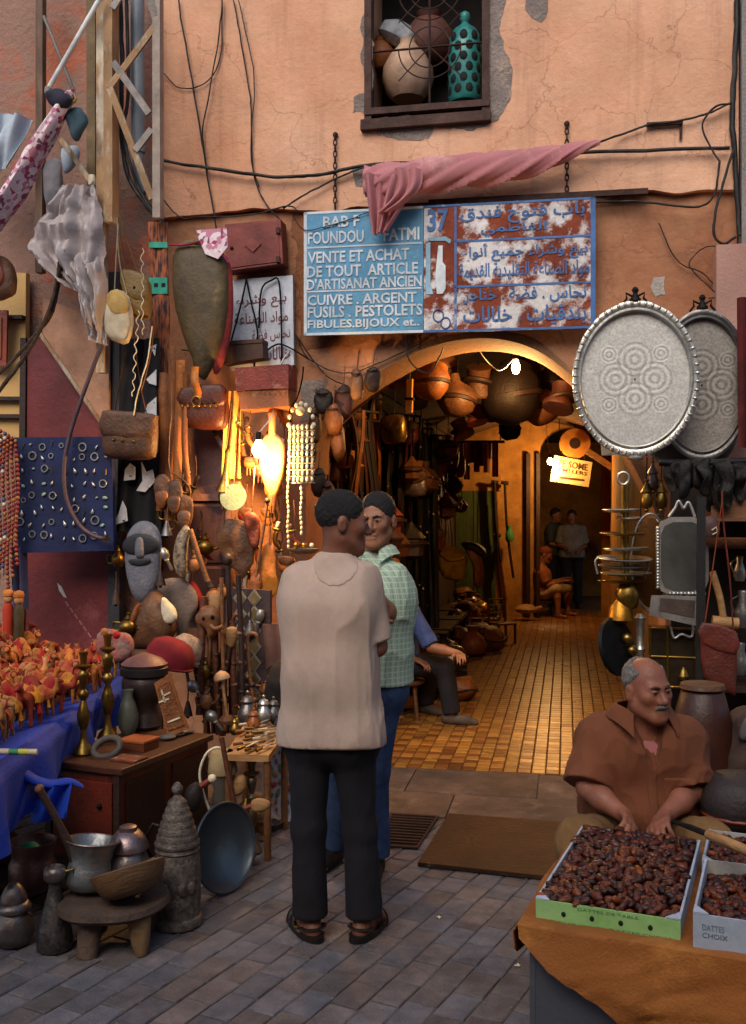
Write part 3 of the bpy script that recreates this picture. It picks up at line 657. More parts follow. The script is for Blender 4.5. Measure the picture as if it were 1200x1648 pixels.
def person(label, base, J, skin_m, shirt, pants, hair, shoes, h=.008, s=1.0, eyes=True, face_hair=None, group=None, hands=True, vest=None):
    t = thing('person', label, 'person', base, group=group); B = Vector(base)
    J = {k: (Vector(v) - B if isinstance(v, Vector) else v) for k, v in J.items()}
    lat = J['lat'].normalized() if 'lat' in J else (J['shR'] - J['shL']).normalized(); pel = J['pelvis']; nk = J['neck']; ch = J.get('chest', pel.lerp(nk, .68)); wa = J.get('waist', pel.lerp(nk, .3))
    hL = pel - lat * .085 * s; hR = pel + lat * .085 * s; M = hrot(R(J['yaw']), R(J.get('pitch', 0)), R(J.get('roll', 0)))
    pts = [v for v in J.values() if isinstance(v, Vector)]
    lo = [min(p[i] for p in pts) - .24 for i in range(3)]; hi = [max(p[i] for p in pts) + .24 for i in range(3)]
    f = Field(lo, hi, h)
    def torso(f, g, k=.06):
        f.cone(hL, hR, .105 * s + g, None, k)
        for q in (-1, 1):
            f.cone(pel + lat * q * .055 * s, wa + lat * q * .05 * s, .1 * s + g, .095 * s + g, k); f.cone(wa + lat * q * .05 * s, ch + lat * q * .07 * s, .098 * s + g, .103 * s + g, k)
        f.cone(ch + lat * -.07 * s, ch + lat * .07 * s, .1 * s + g, None, k)
        f.cone(J['shL'], J['shR'], .052 * s + g, None, k); f.cone(nk, J['shL'].lerp(J['shR'], .3), .05 * s + g * .6, .05 * s + g, .05); f.cone(nk, J['shL'].lerp(J['shR'], .7), .05 * s + g * .6, .05 * s + g, .05)
    torso(f, -.006)
    hs = s * J.get('hs', 1); w = head_field(f, J['head'], M, hs, J.get('jaw', 1), J.get('nose', 1))
    f.cone(nk + Vector((0, 0, -.02)), w(0, -.022, -.05), .058 * s, .052 * s, .03)
    for q in 'LR':
        sh, el, wr = J['sh' + q], J['el' + q], J['wr' + q]
        f.cone(sh, el, .048 * s, .038 * s, .03); f.cone(el, el.lerp(wr, .4), .04 * s, .039 * s, .02); f.cone(el.lerp(wr, .4), wr, .039 * s, .026 * s, .02)
        if hands:
            hd = J.get('hd' + q, (wr - el).normalized()); hn = J.get('hn' + q, Vector((0, 0, -1))); hand_field(f, wr, hd, hn, J.get('th' + q, 1 if q == 'L' else -1), J.get('curl', .5), s)
        hp, kn, an = (hL, hR)[q == 'R'], J['kn' + q], J['an' + q]
        f.cone(hp, kn, .082 * s, .055 * s, .03); f.cone(kn, kn.lerp(an, .35), .055 * s, .056 * s, .02); f.cone(kn.lerp(an, .35), an, .056 * s, .036 * s, .02)
        ft = Vector(J['ft' + q]); ft = Vector((ft.x, ft.y, 0)).normalized(); z0 = Vector((0, 0, -an.z + .03))
        f.cone(an + z0 - ft * .03, an + z0 + ft * .13 * s, .032, .026, .03); f.cone(an, an + z0, .035, .034, .03)
        ss = Vector((-ft.y, ft.x, 0))
        for k in range(5): f.cone(an + z0 + ft * .12 + ss * (.026 - .013 * k), an + z0 + ft * (.165 - .008 * abs(k - 1)) + ss * (.028 - .014 * k) + Vector((0, 0, -.014)), .011, .0095, .008)
    f.build('body', skin_m, t)
    if hair:
        g = Field([c - .16 for c in J['head']], [c + .18 for c in J['head']], .006)
        e = hair.get('thick', .006) * hs
        Mn = np.array(M); g.ell(w(0, -.015, .045), (.0755 * hs + e, .0955 * hs + e, .085 * hs + e), M, 0)
        a, b = hair['front'], hair['nape']                        # (y, z) of the hairline and of the nape
        nn = Mn @ np.array((0, (a[1] - b[1]), -(a[0] - b[0]))); g.plane(w(0, *a), nn, .012)
        for q in (-1, 1): g.ell(w(q * .09, -.01, -.01), (.03 * hs, .026 * hs, .04 * hs), M, .008, '-')
        if hair.get('carve', 1): g.ell(w(0, .1, -.004), (.068 * hs, .062 * hs, .076 * hs), M, .012, '-'); g.ell(w(0, .04, -.1), (.12 * hs, .1 * hs, .07 * hs), M, .012, '-')
        if hair.get('bald'): g.ell(w(0, .05, .12), tuple(x * hs for x in hair['bald']), M, .01, '-')
        r = np.random.RandomState(3)
        def hd(V):
            n = V - np.array(J['head']); n /= np.linalg.norm(n, axis=1)[:, None]; k = np.zeros(len(V))
            for i in range(24): k += np.sin(V @ r.normal(0, 260, 3) + r.uniform(0, 6.28))
            return V + n * (.00035 * k + r.normal(0, .0006, len(V)))[:, None]
        g.build('hair', hair['mat'], t, hd)
    if eyes:
        for q in (-1, 1):
            eb = MB().ball((0, 0, 0), .0135 * hs, 12, 8).build('eye', eye_shaded_white, t, 60, M=WM[t.name] @ Matrix.Translation(Vector(w(q * .031, .0812, .004))))
            MB().ball(Vector(w(q * .031 + .0025 * J.get('gaze', 0), .0922, .004)), .0058 * hs, 8, 6).build('iris', eye_dark, t, 60)
            MB().tube([w(q * .013, .098, .021), w(q * .03, .097, .027), w(q * .048, .082, .022)], [.003, .0045, .002], 6).build('eyebrow', (face_hair or {}).get('brow', hair['mat'] if hair else hair_black), t, 60)
            MB().tube([w(q * .019, .0925, .0085), w(q * .031, .0965, .0125), w(q * .044, .089, .007)], .0028, 6).build('eyelid', skin_m, t, 60)
    if face_hair and 'mat' in face_hair:
        MB().tube([w(-.03, .088, -.062), w(-.016, .1, -.052), w(0, .105, -.05), w(.016, .1, -.052), w(.03, .088, -.062)], [.003, .007, .008, .007, .003], 8).build('moustache', face_hair['mat'], t, 60)
    # trousers
    if pants:
        f = Field(lo, hi, h); g = pants.get('g', .016)
        f.cone(hL, hR, .108 * s + g, None, .05); f.cone(pel + lat * -.05, wa + lat * -.045, .1 * s + g, .096 * s + g * .6, .05); f.cone(pel + lat * .05, wa + lat * .045, .1 * s + g, .096 * s + g * .6, .05)
        en = pants.get('end', 1.0)
        for q in 'LR':
            hp, kn, an = (hL, hR)[q == 'R'], J['kn' + q], J['an' + q]; bl = pants.get('blouse', .02)
            f.cone(hp, kn, .086 * s + g, .06 * s + g, .03)
            if en > .05: f.cone(kn, kn.lerp(an, en), .06 * s + g, .042 * s + g + bl, .03, cut=True)
        f.build('trousers', pants['mat'], t, folds(pants.get('seed', 3), pants.get('amp', .006) * .8, 40, 18))
    if vest:
        f = Field(lo, hi, h * 1.3); torso(f, .008, .06); up = (J['head'] - nk).normalized(); f.plane(nk + up * .0, up, .01); f.plane(pel.lerp(wa, .5), pel - ch); f.build('undershirt', vest, t)
    if shirt:
        f = Field(lo, hi, h); g = shirt.get('g', .022); torso(f, g, .07)
        if 'hem' in shirt:                                        # straight loose body of the shirt down to the hem
            hz = shirt['hem'] - B.z; b0 = Vector((pel.x, pel.y, hz - .1)); wd = shirt.get('w', .08)
            b0 = b0 + Vector(shirt.get('off', (0, 0, 0)))
            for q in (-1, 1): f.cone(ch + lat * q * .07, b0 + lat * q * wd, .1 * s + g, shirt.get('r', .12), .06)
            if shirt.get('belly'): f.ell(wa + Vector(shirt['belly'][0]), shirt['belly'][1], None, .06)
        sv = shirt.get('sleeve', .9)
        for q in 'LR':
            sh, el, wr = J['sh' + q], J['el' + q], J['wr' + q]; sg = shirt.get('sg', .03)
            if sv <= 1: f.cone(sh, sh.lerp(el, sv), .054 * s + g * .8, .046 * s + sg, .014, cut=True)
            else:
                f.cone(sh, el, .054 * s + g * .8, .046 * s + sg, .014); f.cone(el, el.lerp(wr, sv - 1), .046 * s + sg, .04 * s + sg, .03, cut=True)
        if 'hem' in shirt: f.plane((0, 0, hz), shirt.get('hemn', (0, 0, -1)))
        else: f.plane(pel.lerp(wa, -.1), pel - ch)
        up = ((J['head'] - nk).normalized() + Vector((0, 0, 2.5))).normalized()
        f.plane(nk + up * shirt.get('neck', .035), up, .01)
        if shirt.get('vneck'): f.cone(nk + Vector(shirt['vneck'][0]), nk + Vector(shirt['vneck'][1]), shirt['vneck'][2], .010, .006, '-')
        so = f.build('shirt', shirt['mat'], t, folds(shirt.get('seed', 1), shirt.get('amp', .006), shirt.get('fx', 42), shirt.get('fz', 11)))
        def region(dfn, infl, nm):
            g2 = Field(lo, hi, h); X, Y, Z = np.meshgrid(*g2.ax, indexing='ij', sparse=True); g2.f = np.maximum(f.f - np.float32(infl), dfn(X, Y, Z).astype(np.float32)); g2.build(nm, shirt['mat'], so, folds(shirt.get('seed', 1), shirt.get('amp', .006), shirt.get('fx', 42), shirt.get('fz', 11)))
        if shirt.get('placket'):
            an, pk = shirt['placket']; fd = hrot(R(an)) @ Vector((0, 1, 0)); rt = Vector((-fd.y, fd.x, 0)); c = nk
            region(lambda X, Y, Z: np.maximum(np.maximum(np.abs((X - c.x) * rt.x + (Y - c.y) * rt.y) - .016, -((X - c.x) * fd.x + (Y - c.y) * fd.y) - .0), Z - c.z + .05), .004, 'placket')
            if pk: region(lambda X, Y, Z: np.maximum(np.maximum(np.abs((X - c.x) * rt.x + (Y - c.y) * rt.y - pk[0]) - .05, -((X - c.x) * fd.x + (Y - c.y) * fd.y)), np.abs(Z - c.z + .2) - .06), .005, 'chest_pocket')
        if shirt.get('yoke'):
            yc, yr = shirt['yoke']; yc = nk + Vector(yc); region(lambda X, Y, Z: np.sqrt(((X - yc.x) / yr[0]) ** 2 + ((Y - yc.y) / yr[1]) ** 2 + ((Z - yc.z) / yr[2]) ** 2) * .08 - .08, .0035, 'neck_facing')
        if shirt.get('collar'):
            fx = M; cM = hrot(R(shirt['collar']), 0); c = nk + up * shirt.get('cz', .05)
            ring = [c + cM @ Vector((math.sin(a) * .08, math.cos(a) * .078 + .006, .018 - .045 * max(0, math.cos(a)) ** 3)) for a in [R(40) + R(280) * k / 24 for k in range(25)]]
            mb = MB(); mb.grid(lambda a, b: (lambda p, o: p + (p - c).normalized() * (.012 + .03 * b) * (1 if b > .01 else .3) + Vector((0, 0, .014 - .05 * b)) + cM @ Vector((0, .03 * b * (abs(a - .5) * 2) ** 4, -.015 * b * (abs(a - .5) * 2) ** 6)))(ring[int(round(a * 24))], 0), 24, 4, .004)
            mb.build('collar', shirt['mat'], so, 60)
            pk = ch + cM @ Vector((.075, 0, .0))
    for q in 'LR':
        if not shoes: break
        an = J['an' + q]; ft = Vector(J['ft' + q]); ft = Vector((ft.x, ft.y, 0)).normalized(); M3 = T4((an.x, an.y, 0), 0, 0, math.atan2(-ft.x, ft.y))
        if shoes['kind'] == 'sandal':
            sole = [(math.sin(a) * .05 * (1 + .12 * math.cos(a)), .052 + .142 * -math.cos(a)) for a in [2 * math.pi * k / 24 for k in range(24)]]
            mb = MB(); mb.prism([(x, y) for x, y in sole], 0, .02); mb.xf(Matrix(((1, 0, 0, 0), (0, 0, 1, 0), (0, 1, 0, .001), (0, 0, 0, 1))))
            so = mb.xf(M3).build('sandal', shoes['mat'], t, 40)
            for y in (.11, .07): MB().tube([M3 @ Vector((math.cos(a) * .05, y + .012 * math.sin(a), .018 + .055 * math.sin(a))) for a in [math.pi * k / 10 for k in range(11)]], .011, 6, flat=.35).build('strap', shoes['mat'], so, 50)
            MB().tube([M3 @ Vector((math.sin(a) * .047, -.02 - math.cos(a) * .04, .045)) for a in [-1.7 + 3.4 * k / 10 for k in range(11)]], .01, 6, flat=.4).build('strap', shoes['mat'], so, 50)
        else:
            g = Field((an.x - .2, an.y - .24, -.02), (an.x + .2, an.y + .24, .16), .007); b = Vector((an.x, an.y, 0))
            g.cone(b - ft * .04 + Vector((0, 0, .042)), b + ft * .12 + Vector((0, 0, .036)), .042, .038, .02); g.cone(b + ft * .1 + Vector((0, 0, .034)), b + ft * .19 + Vector((0, 0, .026)), .036, .026, .02); g.cone(b + Vector((0, 0, .04)), b + Vector((0, 0, .1)), .042, .04, .02, cut=True); g.plane((0, 0, 0.001), (0, 0, -1))
            g.build('shoe', shoes['mat'], t)
    return t
def check_mat(name, base, dark, line, sx=95, sz=70):
    m = bpy.data.materials.new(name); m.use_nodes = True; nt = m.node_tree; L = nt.links.new; b = nt.nodes['Principled BSDF']
    tc = nod(nt, 'ShaderNodeTexCoord'); sp = nod(nt, 'ShaderNodeSeparateXYZ'); L(tc.outputs['Object'], sp.inputs[0])
    ad = nod(nt, 'ShaderNodeMath', operation='ADD'); L(sp.outputs[0], ad.inputs[0]); L(sp.outputs[1], ad.inputs[1])
    col = None
    def stripes(src, fr, lo, hi, ph=0):
        a = nod(nt, 'ShaderNodeMath', operation='MULTIPLY_ADD'); L(src, a.inputs[0]); a.inputs[1].default_value = fr; a.inputs[2].default_value = ph
        s = nod(nt, 'ShaderNodeMath', operation='SINE'); L(a.outputs[0], s.inputs[0]); r = nod(nt, 'ShaderNodeMapRange'); r.inputs[1].default_value = lo; r.inputs[2].default_value = hi; L(s.outputs[0], r.inputs[0]); return r.outputs[0]
    def mixc(f, A, Bc):
        m2 = nod(nt, 'ShaderNodeMix', data_type='RGBA'); L(f, m2.inputs[0])
        if isinstance(A, tuple): m2.inputs[6].default_value = rgba(A)
        else: L(A, m2.inputs[6])
        m2.inputs[7].default_value = rgba(Bc); return m2.outputs[2]
    c = mixc(stripes(ad.outputs[0], sx * 2.2, .0, .5), hexc(base), hexc(dark)); c = mixc(stripes(ad.outputs[0], sx * 1.1, .86, .95, 1), c, hexc(line)); c = mixc(stripes(sp.outputs[2], sz * 2.4, .75, .95), c, hexc(line))
    L(c, b.inputs['Base Color']); b.inputs['Roughness'].default_value = .85; MATS[name] = m; return m
black_cloth = mat('black_trouser_cloth', '15131a', '0e0d12', 10, .85, bump=.2, bscale=200, vary=0)
# A: man in the long beige shirt, seen from behind, head turned right
D = 3.85
JA = dict(hs=.97, head=P(551, 842, D), yaw=80, pitch=-4, roll=0, neck=P(541, 902, D + .01), pelvis=P(532, 1185, D), shL=P(486, 934, D + .02), shR=P(582, 934, D - .03), chest=P(532, 975, D), waist=P(532, 1090, D),
          elL=P(482, 1050, D + .06), wrL=P(498, 1060, D + .28), elR=P(606, 1040, D - .02), wrR=P(606, 1004, D + .22), knL=P(497, 1332, D), knR=P(579, 1332, D), anL=P(499, 1478, D), anR=P(585, 1476, D), ftL=(-.35, -.8, 0), ftR=(.25, -.85, 0))
JA['ftL'] = Vector((-.45, .9, 0)); JA['ftR'] = Vector((.45, .9, 0))
a0 = G(540, 1500); JA['anL'].z = .085; JA['anR'].z = .085
def vec(v): return (v[0], v[1], v[2])
def fixft(J):
    J['ftL'] = vec(J['ftL']); J['ftR'] = vec(J['ftR']); return J
person('man in a long beige shirt and black trousers standing with his back turned', (a0.x, a0.y, 0), fixft(JA), skin('skin_brown', '85543f'),
       dict(mat=mat('beige_shirt', 'c6ae9e', 'b69d8c', 5, .9, bump=.15, bscale=220, vary=0), g=.015, yoke=((0, -.1, -.01), (.085, .12, .085)), hem=P(532, 1201, D).z, w=.074, r=.108, sleeve=.92, sg=.024, neck=.03, amp=.0095, seed=7, fx=40, fz=12, hemn=(0, -.1, -1)),
       dict(mat=black_cloth, g=.004, end=1.02, blouse=.024, amp=.008), dict(mat=hair_black, front=(.082, .04), nape=(-.09, -.088), thick=.005), dict(kind='sandal', mat=mat('black_sandal', '1f1817', '120e0d', 8, .5)), h=.008, face_hair=dict(brow=hair_black))
# B: man in the green checked shirt
D = 4.55
JB = dict(head=P(611, 838, D), yaw=199, pitch=-3, neck=P(613, 897, D + .03), pelvis=P(603, 1108, D + .03), shL=P(576, 932, D + .1), shR=P(640, 930, D - .05), chest=P(612, 968, D + .02), waist=P(612, 1050, D + .02), elL=P(568, 1020, D - .02), wrL=P(625, 985, D - .16),
          elR=P(646, 1002, D - .1), wrR=P(612, 952, D - .26), knL=P(560, 1232, D), knR=P(611, 1238, D - .05), anL=P(548, 1360, D + .1), anR=P(614, 1380, D - .05), ftL=(-.4, -.9, 0), ftR=(-.1, -1, 0), hdL=Vector((.8, .1, .3)), hdR=Vector((-.9, .1, .35)), hnL=Vector((0, 1, 0)), hnR=Vector((0, 1, 0)), curl=.4)
JB['anL'].z = .085; JB['anR'].z = .085
for k_ in JB:
    if isinstance(JB[k_], Vector) and k_[:2] not in ('hd', 'hn'): JB[k_].x -= .012 if k_ == 'head' else .03
b0 = G(606, 1396)
person('man in a green checked shirt and jeans facing the viewer with folded arms', (b0.x, b0.y, 0), JB, skin('skin_olive', '9c6a4e'),
       dict(mat=check_mat('green_check', '93a890', '788f7c', 'aebcac', 150, 105), g=.02, hem=P(612, 1098, D).z, w=.05, r=.125, sleeve=1.0, sg=.022, neck=.03, amp=.011, seed=4, collar=206, cz=.028, placket=(206, None)),
       dict(mat=mat('blue_denim', '344a70', '253856', 30, .85, bump=.2, bscale=200, vary=0, c3='4a6a9c'), g=.012, end=1.0, blouse=.012, amp=.007, seed=6), dict(mat=hair_black, front=(.084, .04), nape=(-.09, -.07), thick=.005), dict(kind='shoe', mat=leather_dark), h=.008)
# C: man in the blue shirt seated inside the passage
D = 7.8
JC = dict(head=P(628, 912, D), yaw=160, neck=P(632, 952, D), pelvis=P(648, 1066, D + .1), shL=P(612, 985, D + .2), shR=P(662, 985, D - .15), elL=P(620, 1045, D + .1), wrL=P(668, 1062, D - .1), elR=P(694, 1042, D - .25), wrR=P(738, 1052, D - .3), knL=P(690, 1082, D + .25), knR=P(716, 1074, D - .1), anL=P(684, 1150, D + .3), anR=P(726, 1148, D - .12), ftL=(.6, -.6, 0), ftR=(1, -.25, 0), hdR=Vector((1, -.1, -.25)), curl=.7, lat=Vector((.75, -.65, 0)))
JC['anL'].z = .085; JC['anR'].z = .085; c0 = G(690, 1165)
person('seated man in a blue shirt with one arm over his knee inside the arch', (c0.x, c0.y, 0), JC, skin('skin_tan', 'a06c4e'),
       dict(mat=mat('blue_shirt', '4a5f9c', '37497c', 6, .9, bump=.2, vary=0), g=.018, hem=P(648, 1075, D).z, w=.06, r=.12, sleeve=.95, sg=.022, amp=.007), dict(mat=mat('charcoal_trousers', '24232c', '18181f', 8, .9, vary=0), g=.014, end=1.0, blouse=.012, amp=.006), dict(mat=hair_black, front=(.08, .07), nape=(-.09, -.05)), dict(kind='shoe', mat=mat('grey_slipper', '5d5048', '44392f', 9, .8)), h=.011)
sp = JC['pelvis']; st = thing('stool', 'low wooden stool under the seated man in the blue shirt', 'stool', (sp.x, sp.y, 0))
sz = sp.z - .13
MB().lathe([(.17, sz - .03), (.175, sz - .02), (.175, sz - .005), (.165, sz)], 20).build('seat', wood_mid, st, 40)
for k in range(4):
    a = math.pi / 4 + k * math.pi / 2; MB().tube([(math.cos(a) * .16, math.sin(a) * .16, 0), (math.cos(a) * .12, math.sin(a) * .12, sz - .03)], .017, 7).build('leg', wood_mid, st, 60)
# E: date seller on the right
D = 3.42
JE = dict(hs=.88, head=P(1041, 1110, D - .06), yaw=158, pitch=0, roll=2, neck=P(1030, 1170, D + .0), pelvis=P(1028, 1352, D + .1), shL=P(964, 1188, D + .03), shR=P(1096, 1188, D - .0), chest=P(1030, 1215, D + .02), waist=P(1028, 1300, D + .05), elL=P(946, 1268, D - .06), wrL=P(1004, 1312, D - .2), elR=P(1114, 1272, D - .08), wrR=P(1068, 1314, D - .21),
          knL=P(936, 1356, D - .26), knR=P(1140, 1360, D - .26), anL=P(950, 1560, D - .18), anR=P(1120, 1560, D - .18), ftL=(-.25, -1, 0), ftR=(.3, -1, 0), hdL=Vector((.95, -.22, -.1)), hdR=Vector((-.9, -.35, .0)), hnL=Vector((-.2, .5, -.9)), hnR=Vector((.2, .5, -.9)), curl=.65, jaw=1.12, nose=1.15, gaze=.6)
JE['anL'].z = .085; JE['anR'].z = .085; e0 = P(1030, 1500, D)
E = person('balding grey moustached man in a rust brown shirt seated behind the dates', (e0.x, e0.y, 0), JE, skin('skin_ruddy', '985f48'),
       dict(mat=mat('rust_shirt', '7c472a', '64351e', 5, .9, bump=.2, bscale=220, vary=0), g=.024, hem=P(1028, 1322, D).z, w=.075, r=.132, sleeve=.96, sg=.034, neck=.035, amp=.011, seed=9, fx=45, fz=22, belly=((0, -.04, 0), (.17, .16, .13)), vneck=((.008, -.085, .03), (.014, -.128, -.105), .052), collar=172, placket=(176, (.085, .02))),
       dict(mat=mat('khaki_trousers', '8f6a3e', '74542f', 6, .9, bump=.2, vary=0), g=.022, end=1.0, blouse=.02, amp=.008, seed=2), dict(mat=hair_grey, front=(.03, .06), nape=(-.09, -.07), thick=.006, bald=(.07, .105, .075)), dict(kind='shoe', mat=leather_brown), h=.0066, s=.96, vest=mat('pink_undershirt', 'c07a78', 'a56462', 6, .9), face_hair=dict(mat=hair_grey, brow=mat('dark_brow', '3a302b', '2a221e', 30, .8)))
sp = JE['pelvis']; st = thing('stool', 'wooden stool under the date seller in the rust shirt', 'stool', (sp.x, sp.y, 0)); sz = sp.z - .14
MB().box((-.2, -.17, sz - .04), (.2, .17, sz), bev=.008).build('seat', wood_mid, st, None)
for sx in (-1, 1):
    for sy in (-1, 1): MB().bar((sx * .17, sy * .14, 0), (sx * .16, sy * .13, sz - .04), .035).build('leg', wood_mid, st, None)
# F: barelegged man seated far down the passage, G and H behind him in the doorway
D = 15.6
JF = dict(head=P(878, 893, D), yaw=110, pitch=-18, neck=P(871, 913, D), pelvis=P(874, 952, D), shL=P(867, 920, D + .18), shR=P(868, 921, D - .18), elL=P(880, 940, D + .18), wrL=P(905, 932, D + .1), elR=P(880, 942, D - .2), wrR=P(908, 935, D - .1), knL=P(912, 947, D + .15), knR=P(896, 948, D - .2), anL=P(914, 978, D + .12), anR=P(898, 984, D - .25), ftL=(.8, -.5, 0), ftR=(.8, -.6, 0), lat=Vector((.1, -1, 0)))
JF['anL'].z = .085; JF['anR'].z = .085; f0 = G(885, 990)
person('barelegged man in pale shorts sitting hunched far down the passage', (f0.x, f0.y, 0), JF, skin('skin_far', '8f5a3c'), dict(mat=mat('ochre_far_shirt', '9c5a34', '7c4426', 6, .9), g=.02, hem=P(874, 950, D).z, w=.06, r=.12, sleeve=.8), dict(mat=mat('pale_shorts', 'b8a084', '9b8468', 6, .9), g=.02, end=.03), dict(mat=mat('red_cap_hair', '7a3320', '5c2416', 8, .8), front=(.08, .06), nape=(-.09, -.03)), None, h=.014, eyes=False, hands=True)
st = thing('stool', 'low stool under the barelegged man far down the passage', 'stool', (JF['pelvis'].x, JF['pelvis'].y, 0)); sz = JF['pelvis'].z - .13
MB().box((-.17, -.17, sz - .04), (.17, .17, sz)).build('seat', wood_dark, st, None)
for sx in (-1, 1):
    for sy in (-1, 1): MB().bar((sx * .14, sy * .14, 0), (sx * .14, sy * .14, sz - .04), .035).build('leg', wood_dark, st, None)
def standing(label, px, D, yaw, sh, pm, h=.016, hz=1.62):
    b = Vector(((px - CX) / FPX * D, D, 0)); w = lambda x, y, z: b + Vector((x * math.cos(R(yaw)) + y * math.sin(R(yaw)), -x * math.sin(R(yaw)) + y * math.cos(R(yaw)), z)); k = hz / 1.62
    f2 = w(0, 1, 0) - b; ft = (f2.x, f2.y, 0)
    J = dict(head=w(0, .02, 1.62 * k), yaw=yaw, neck=w(0, -.01, 1.47 * k), pelvis=w(0, 0, .95 * k), shL=w(-.17, 0, 1.4 * k), shR=w(.17, 0, 1.4 * k), elL=w(-.22, .02, 1.12 * k), elR=w(.22, .05, 1.12 * k), wrL=w(-.12, .22, 1.05 * k), wrR=w(.1, .25, 1.08 * k), knL=w(-.1, .03, .5 * k), knR=w(.1, .03, .5 * k), anL=w(-.1, 0, .085), anR=w(.1, 0, .085), ftL=ft, ftR=ft)
    return person(label, vec(b), J, skin('skin_far', '8f5a3c'), dict(mat=sh, g=.02, hem=.9 * k, w=.07, r=.13, sleeve=.9), dict(mat=pm, g=.016), dict(mat=hair_black, front=(.08, .066), nape=(-.09, -.05)), dict(kind='shoe', mat=leather_dark), h=h, eyes=False)
standing('man in a dark shirt standing at left in the dim far doorway', 893, 17.3, 130, mat('dark_far_shirt', '39403a', '2a302b', 6, .9), black_cloth, hz=1.58)
standing('man in a pale shirt standing at right in the dim far doorway', 920, 17.0, 190, mat('pale_far_shirt', '8a8272', '6e6658', 6, .9), black_cloth, hz=1.55)
# ================================================================== THINGS ON THE FACADE
class Hang:                                      # a thing anchored on a plane parallel to the facade; parts are drawn in picture pixels at real depth
    def __init__(s, name, label, cat, px, py, v, group=None):
        s.v = v; s.t = thing(name, label, cat, QW(px, py, v), Euler((0, 0, -FA)), group); s.o = Q(px, py, v); s.s = QS(px, v)
    def p(s, x, y, dv=0.0): return Q(x, y, s.v) - s.o + Vector((0, dv, 0))
    def build(s, mb, name, m, parent=None, smooth=50): 
        return mb.build(name, m, parent or s.t, smooth, M=WM[s.t.name])
    def tube(s, pts, r, name, m, n=6, parent=None, flat=1.0, k=5):
        q = [s.p(*p) for p in pts]; return s.build(MB().tube(curve(q, k) if len(q) > 2 else q, r, n, flat=flat), name, m, parent, 60)
    def puff(s, pts, d, name, m, p=3.0, dv=0.0, parent=None, k=3, back=1.0, seed=None, amp=.004):
        q = [s.p(x, y) for x, y in pts]; return s.build(puffmesh(q, d, p, dv, k, back, seed, amp), name, m, parent)
    def slab(s, pts, d0, d1, name, m, parent=None):
        q = [s.p(x, y) for x, y in pts]; return s.build(MB().prism([(a.x, a.z) for a in q], d0, d1), name, m, parent, None)
    def lathe(s, x, y, prof, name, m, dv=0.0, parent=None, n=20, rot=(0, 0, 0), sx=1, sy=1, wob=None):  # profile in pixels
        return s.build(MB().lathe([(r * s.s, z * s.s) for r, z in prof], n, T4(s.p(x, y, dv), *rot), sx, sy, wob), name, m, parent)
def ccurve(q, k):                                # closed Catmull-Rom
    n = len(q); out = []
    for i in range(n):
        p0, p1, p2, p3 = q[i - 1], q[i], q[(i + 1) % n], q[(i + 2) % n]
        for j in range(k):
            t = j / k; out.append(.5 * ((2 * p1) + (p2 - p0) * t + (2 * p0 - 5 * p1 + 4 * p2 - p3) * t * t + (3 * p1 - p0 - 3 * p2 + p3) * t ** 3))
    return out
def puffmesh(q, d, p=3.0, dv=0.0, k=3, back=1.0, seed=None, amp=.004):   # stuffed, pillow-like solid over an outline in the local xz plane
    q = ccurve(q, k) if k > 1 else q
    c = sum(q, Vector()) / len(q); n = len(q); mb = MB(); vs = []; fs = []; K = 6
    fr = [0, .06, .16, .32, .52, .76]
    for side in (-1, 1):
        b = len(vs)
        for f in fr:
            w = (1 - (1 - f) ** p) ** .5
            for a in q:
                e = a.lerp(c, f); vs.append(Vector((e.x, dv + side * d * w * (1 if side < 0 else back), e.z)))
        vs.append(Vector((c.x, dv + side * d * (1 if side < 0 else back), c.z)))
        for r in range(K - 1):
            for i in range(n): fs.append((b + r * n + i, b + r * n + (i + 1) % n, b + (r + 1) * n + (i + 1) % n, b + (r + 1) * n + i))
        for i in range(n): fs.append((b + (K - 1) * n + i, b + (K - 1) * n + (i + 1) % n, b + K * n))
    h = K * n + 1
    for i in range(n): fs.append((i, h + i, h + (i + 1) % n, (i + 1) % n))
    mb.add(vs, fs)
    if seed is not None: mb.jit(amp, 14, seed)
    return mb
# ---- painted sign
FORMS = {'ا': (0xFE8D, 0xFE8E, 0, 0), 'أ': (0xFE83, 0xFE84, 0, 0), 'ب': (0xFE8F, 0xFE90, 0xFE91, 0xFE92), 'ت': (0xFE95, 0xFE96, 0xFE97, 0xFE98), 'ة': (0xFE93, 0xFE94, 0, 0), 'ج': (0xFE9D, 0xFE9E, 0xFE9F, 0xFEA0), 'ح': (0xFEA1, 0xFEA2, 0xFEA3, 0xFEA4),
         'خ': (0xFEA5, 0xFEA6, 0xFEA7, 0xFEA8), 'د': (0xFEA9, 0xFEAA, 0, 0), 'ر': (0xFEAD, 0xFEAE, 0, 0), 'س': (0xFEB1, 0xFEB2, 0xFEB3, 0xFEB4), 'ش': (0xFEB5, 0xFEB6, 0xFEB7, 0xFEB8), 'ص': (0xFEB9, 0xFEBA, 0xFEBB, 0xFEBC), 'ض': (0xFEBD, 0xFEBE, 0xFEBF, 0xFEC0), 'ط': (0xFEC1, 0xFEC2, 0xFEC3, 0xFEC4),
         'ع': (0xFEC9, 0xFECA, 0xFECB, 0xFECC), 'ف': (0xFED1, 0xFED2, 0xFED3, 0xFED4), 'ق': (0xFED5, 0xFED6, 0xFED7, 0xFED8), 'ل': (0xFEDD, 0xFEDE, 0xFEDF, 0xFEE0), 'م': (0xFEE1, 0xFEE2, 0xFEE3, 0xFEE4), 'ن': (0xFEE5, 0xFEE6, 0xFEE7, 0xFEE8), 'و': (0xFEED, 0xFEEE, 0, 0), 'ي': (0xFEF1, 0xFEF2, 0xFEF3, 0xFEF4), 'ء': (0xFE80, 0, 0, 0)}
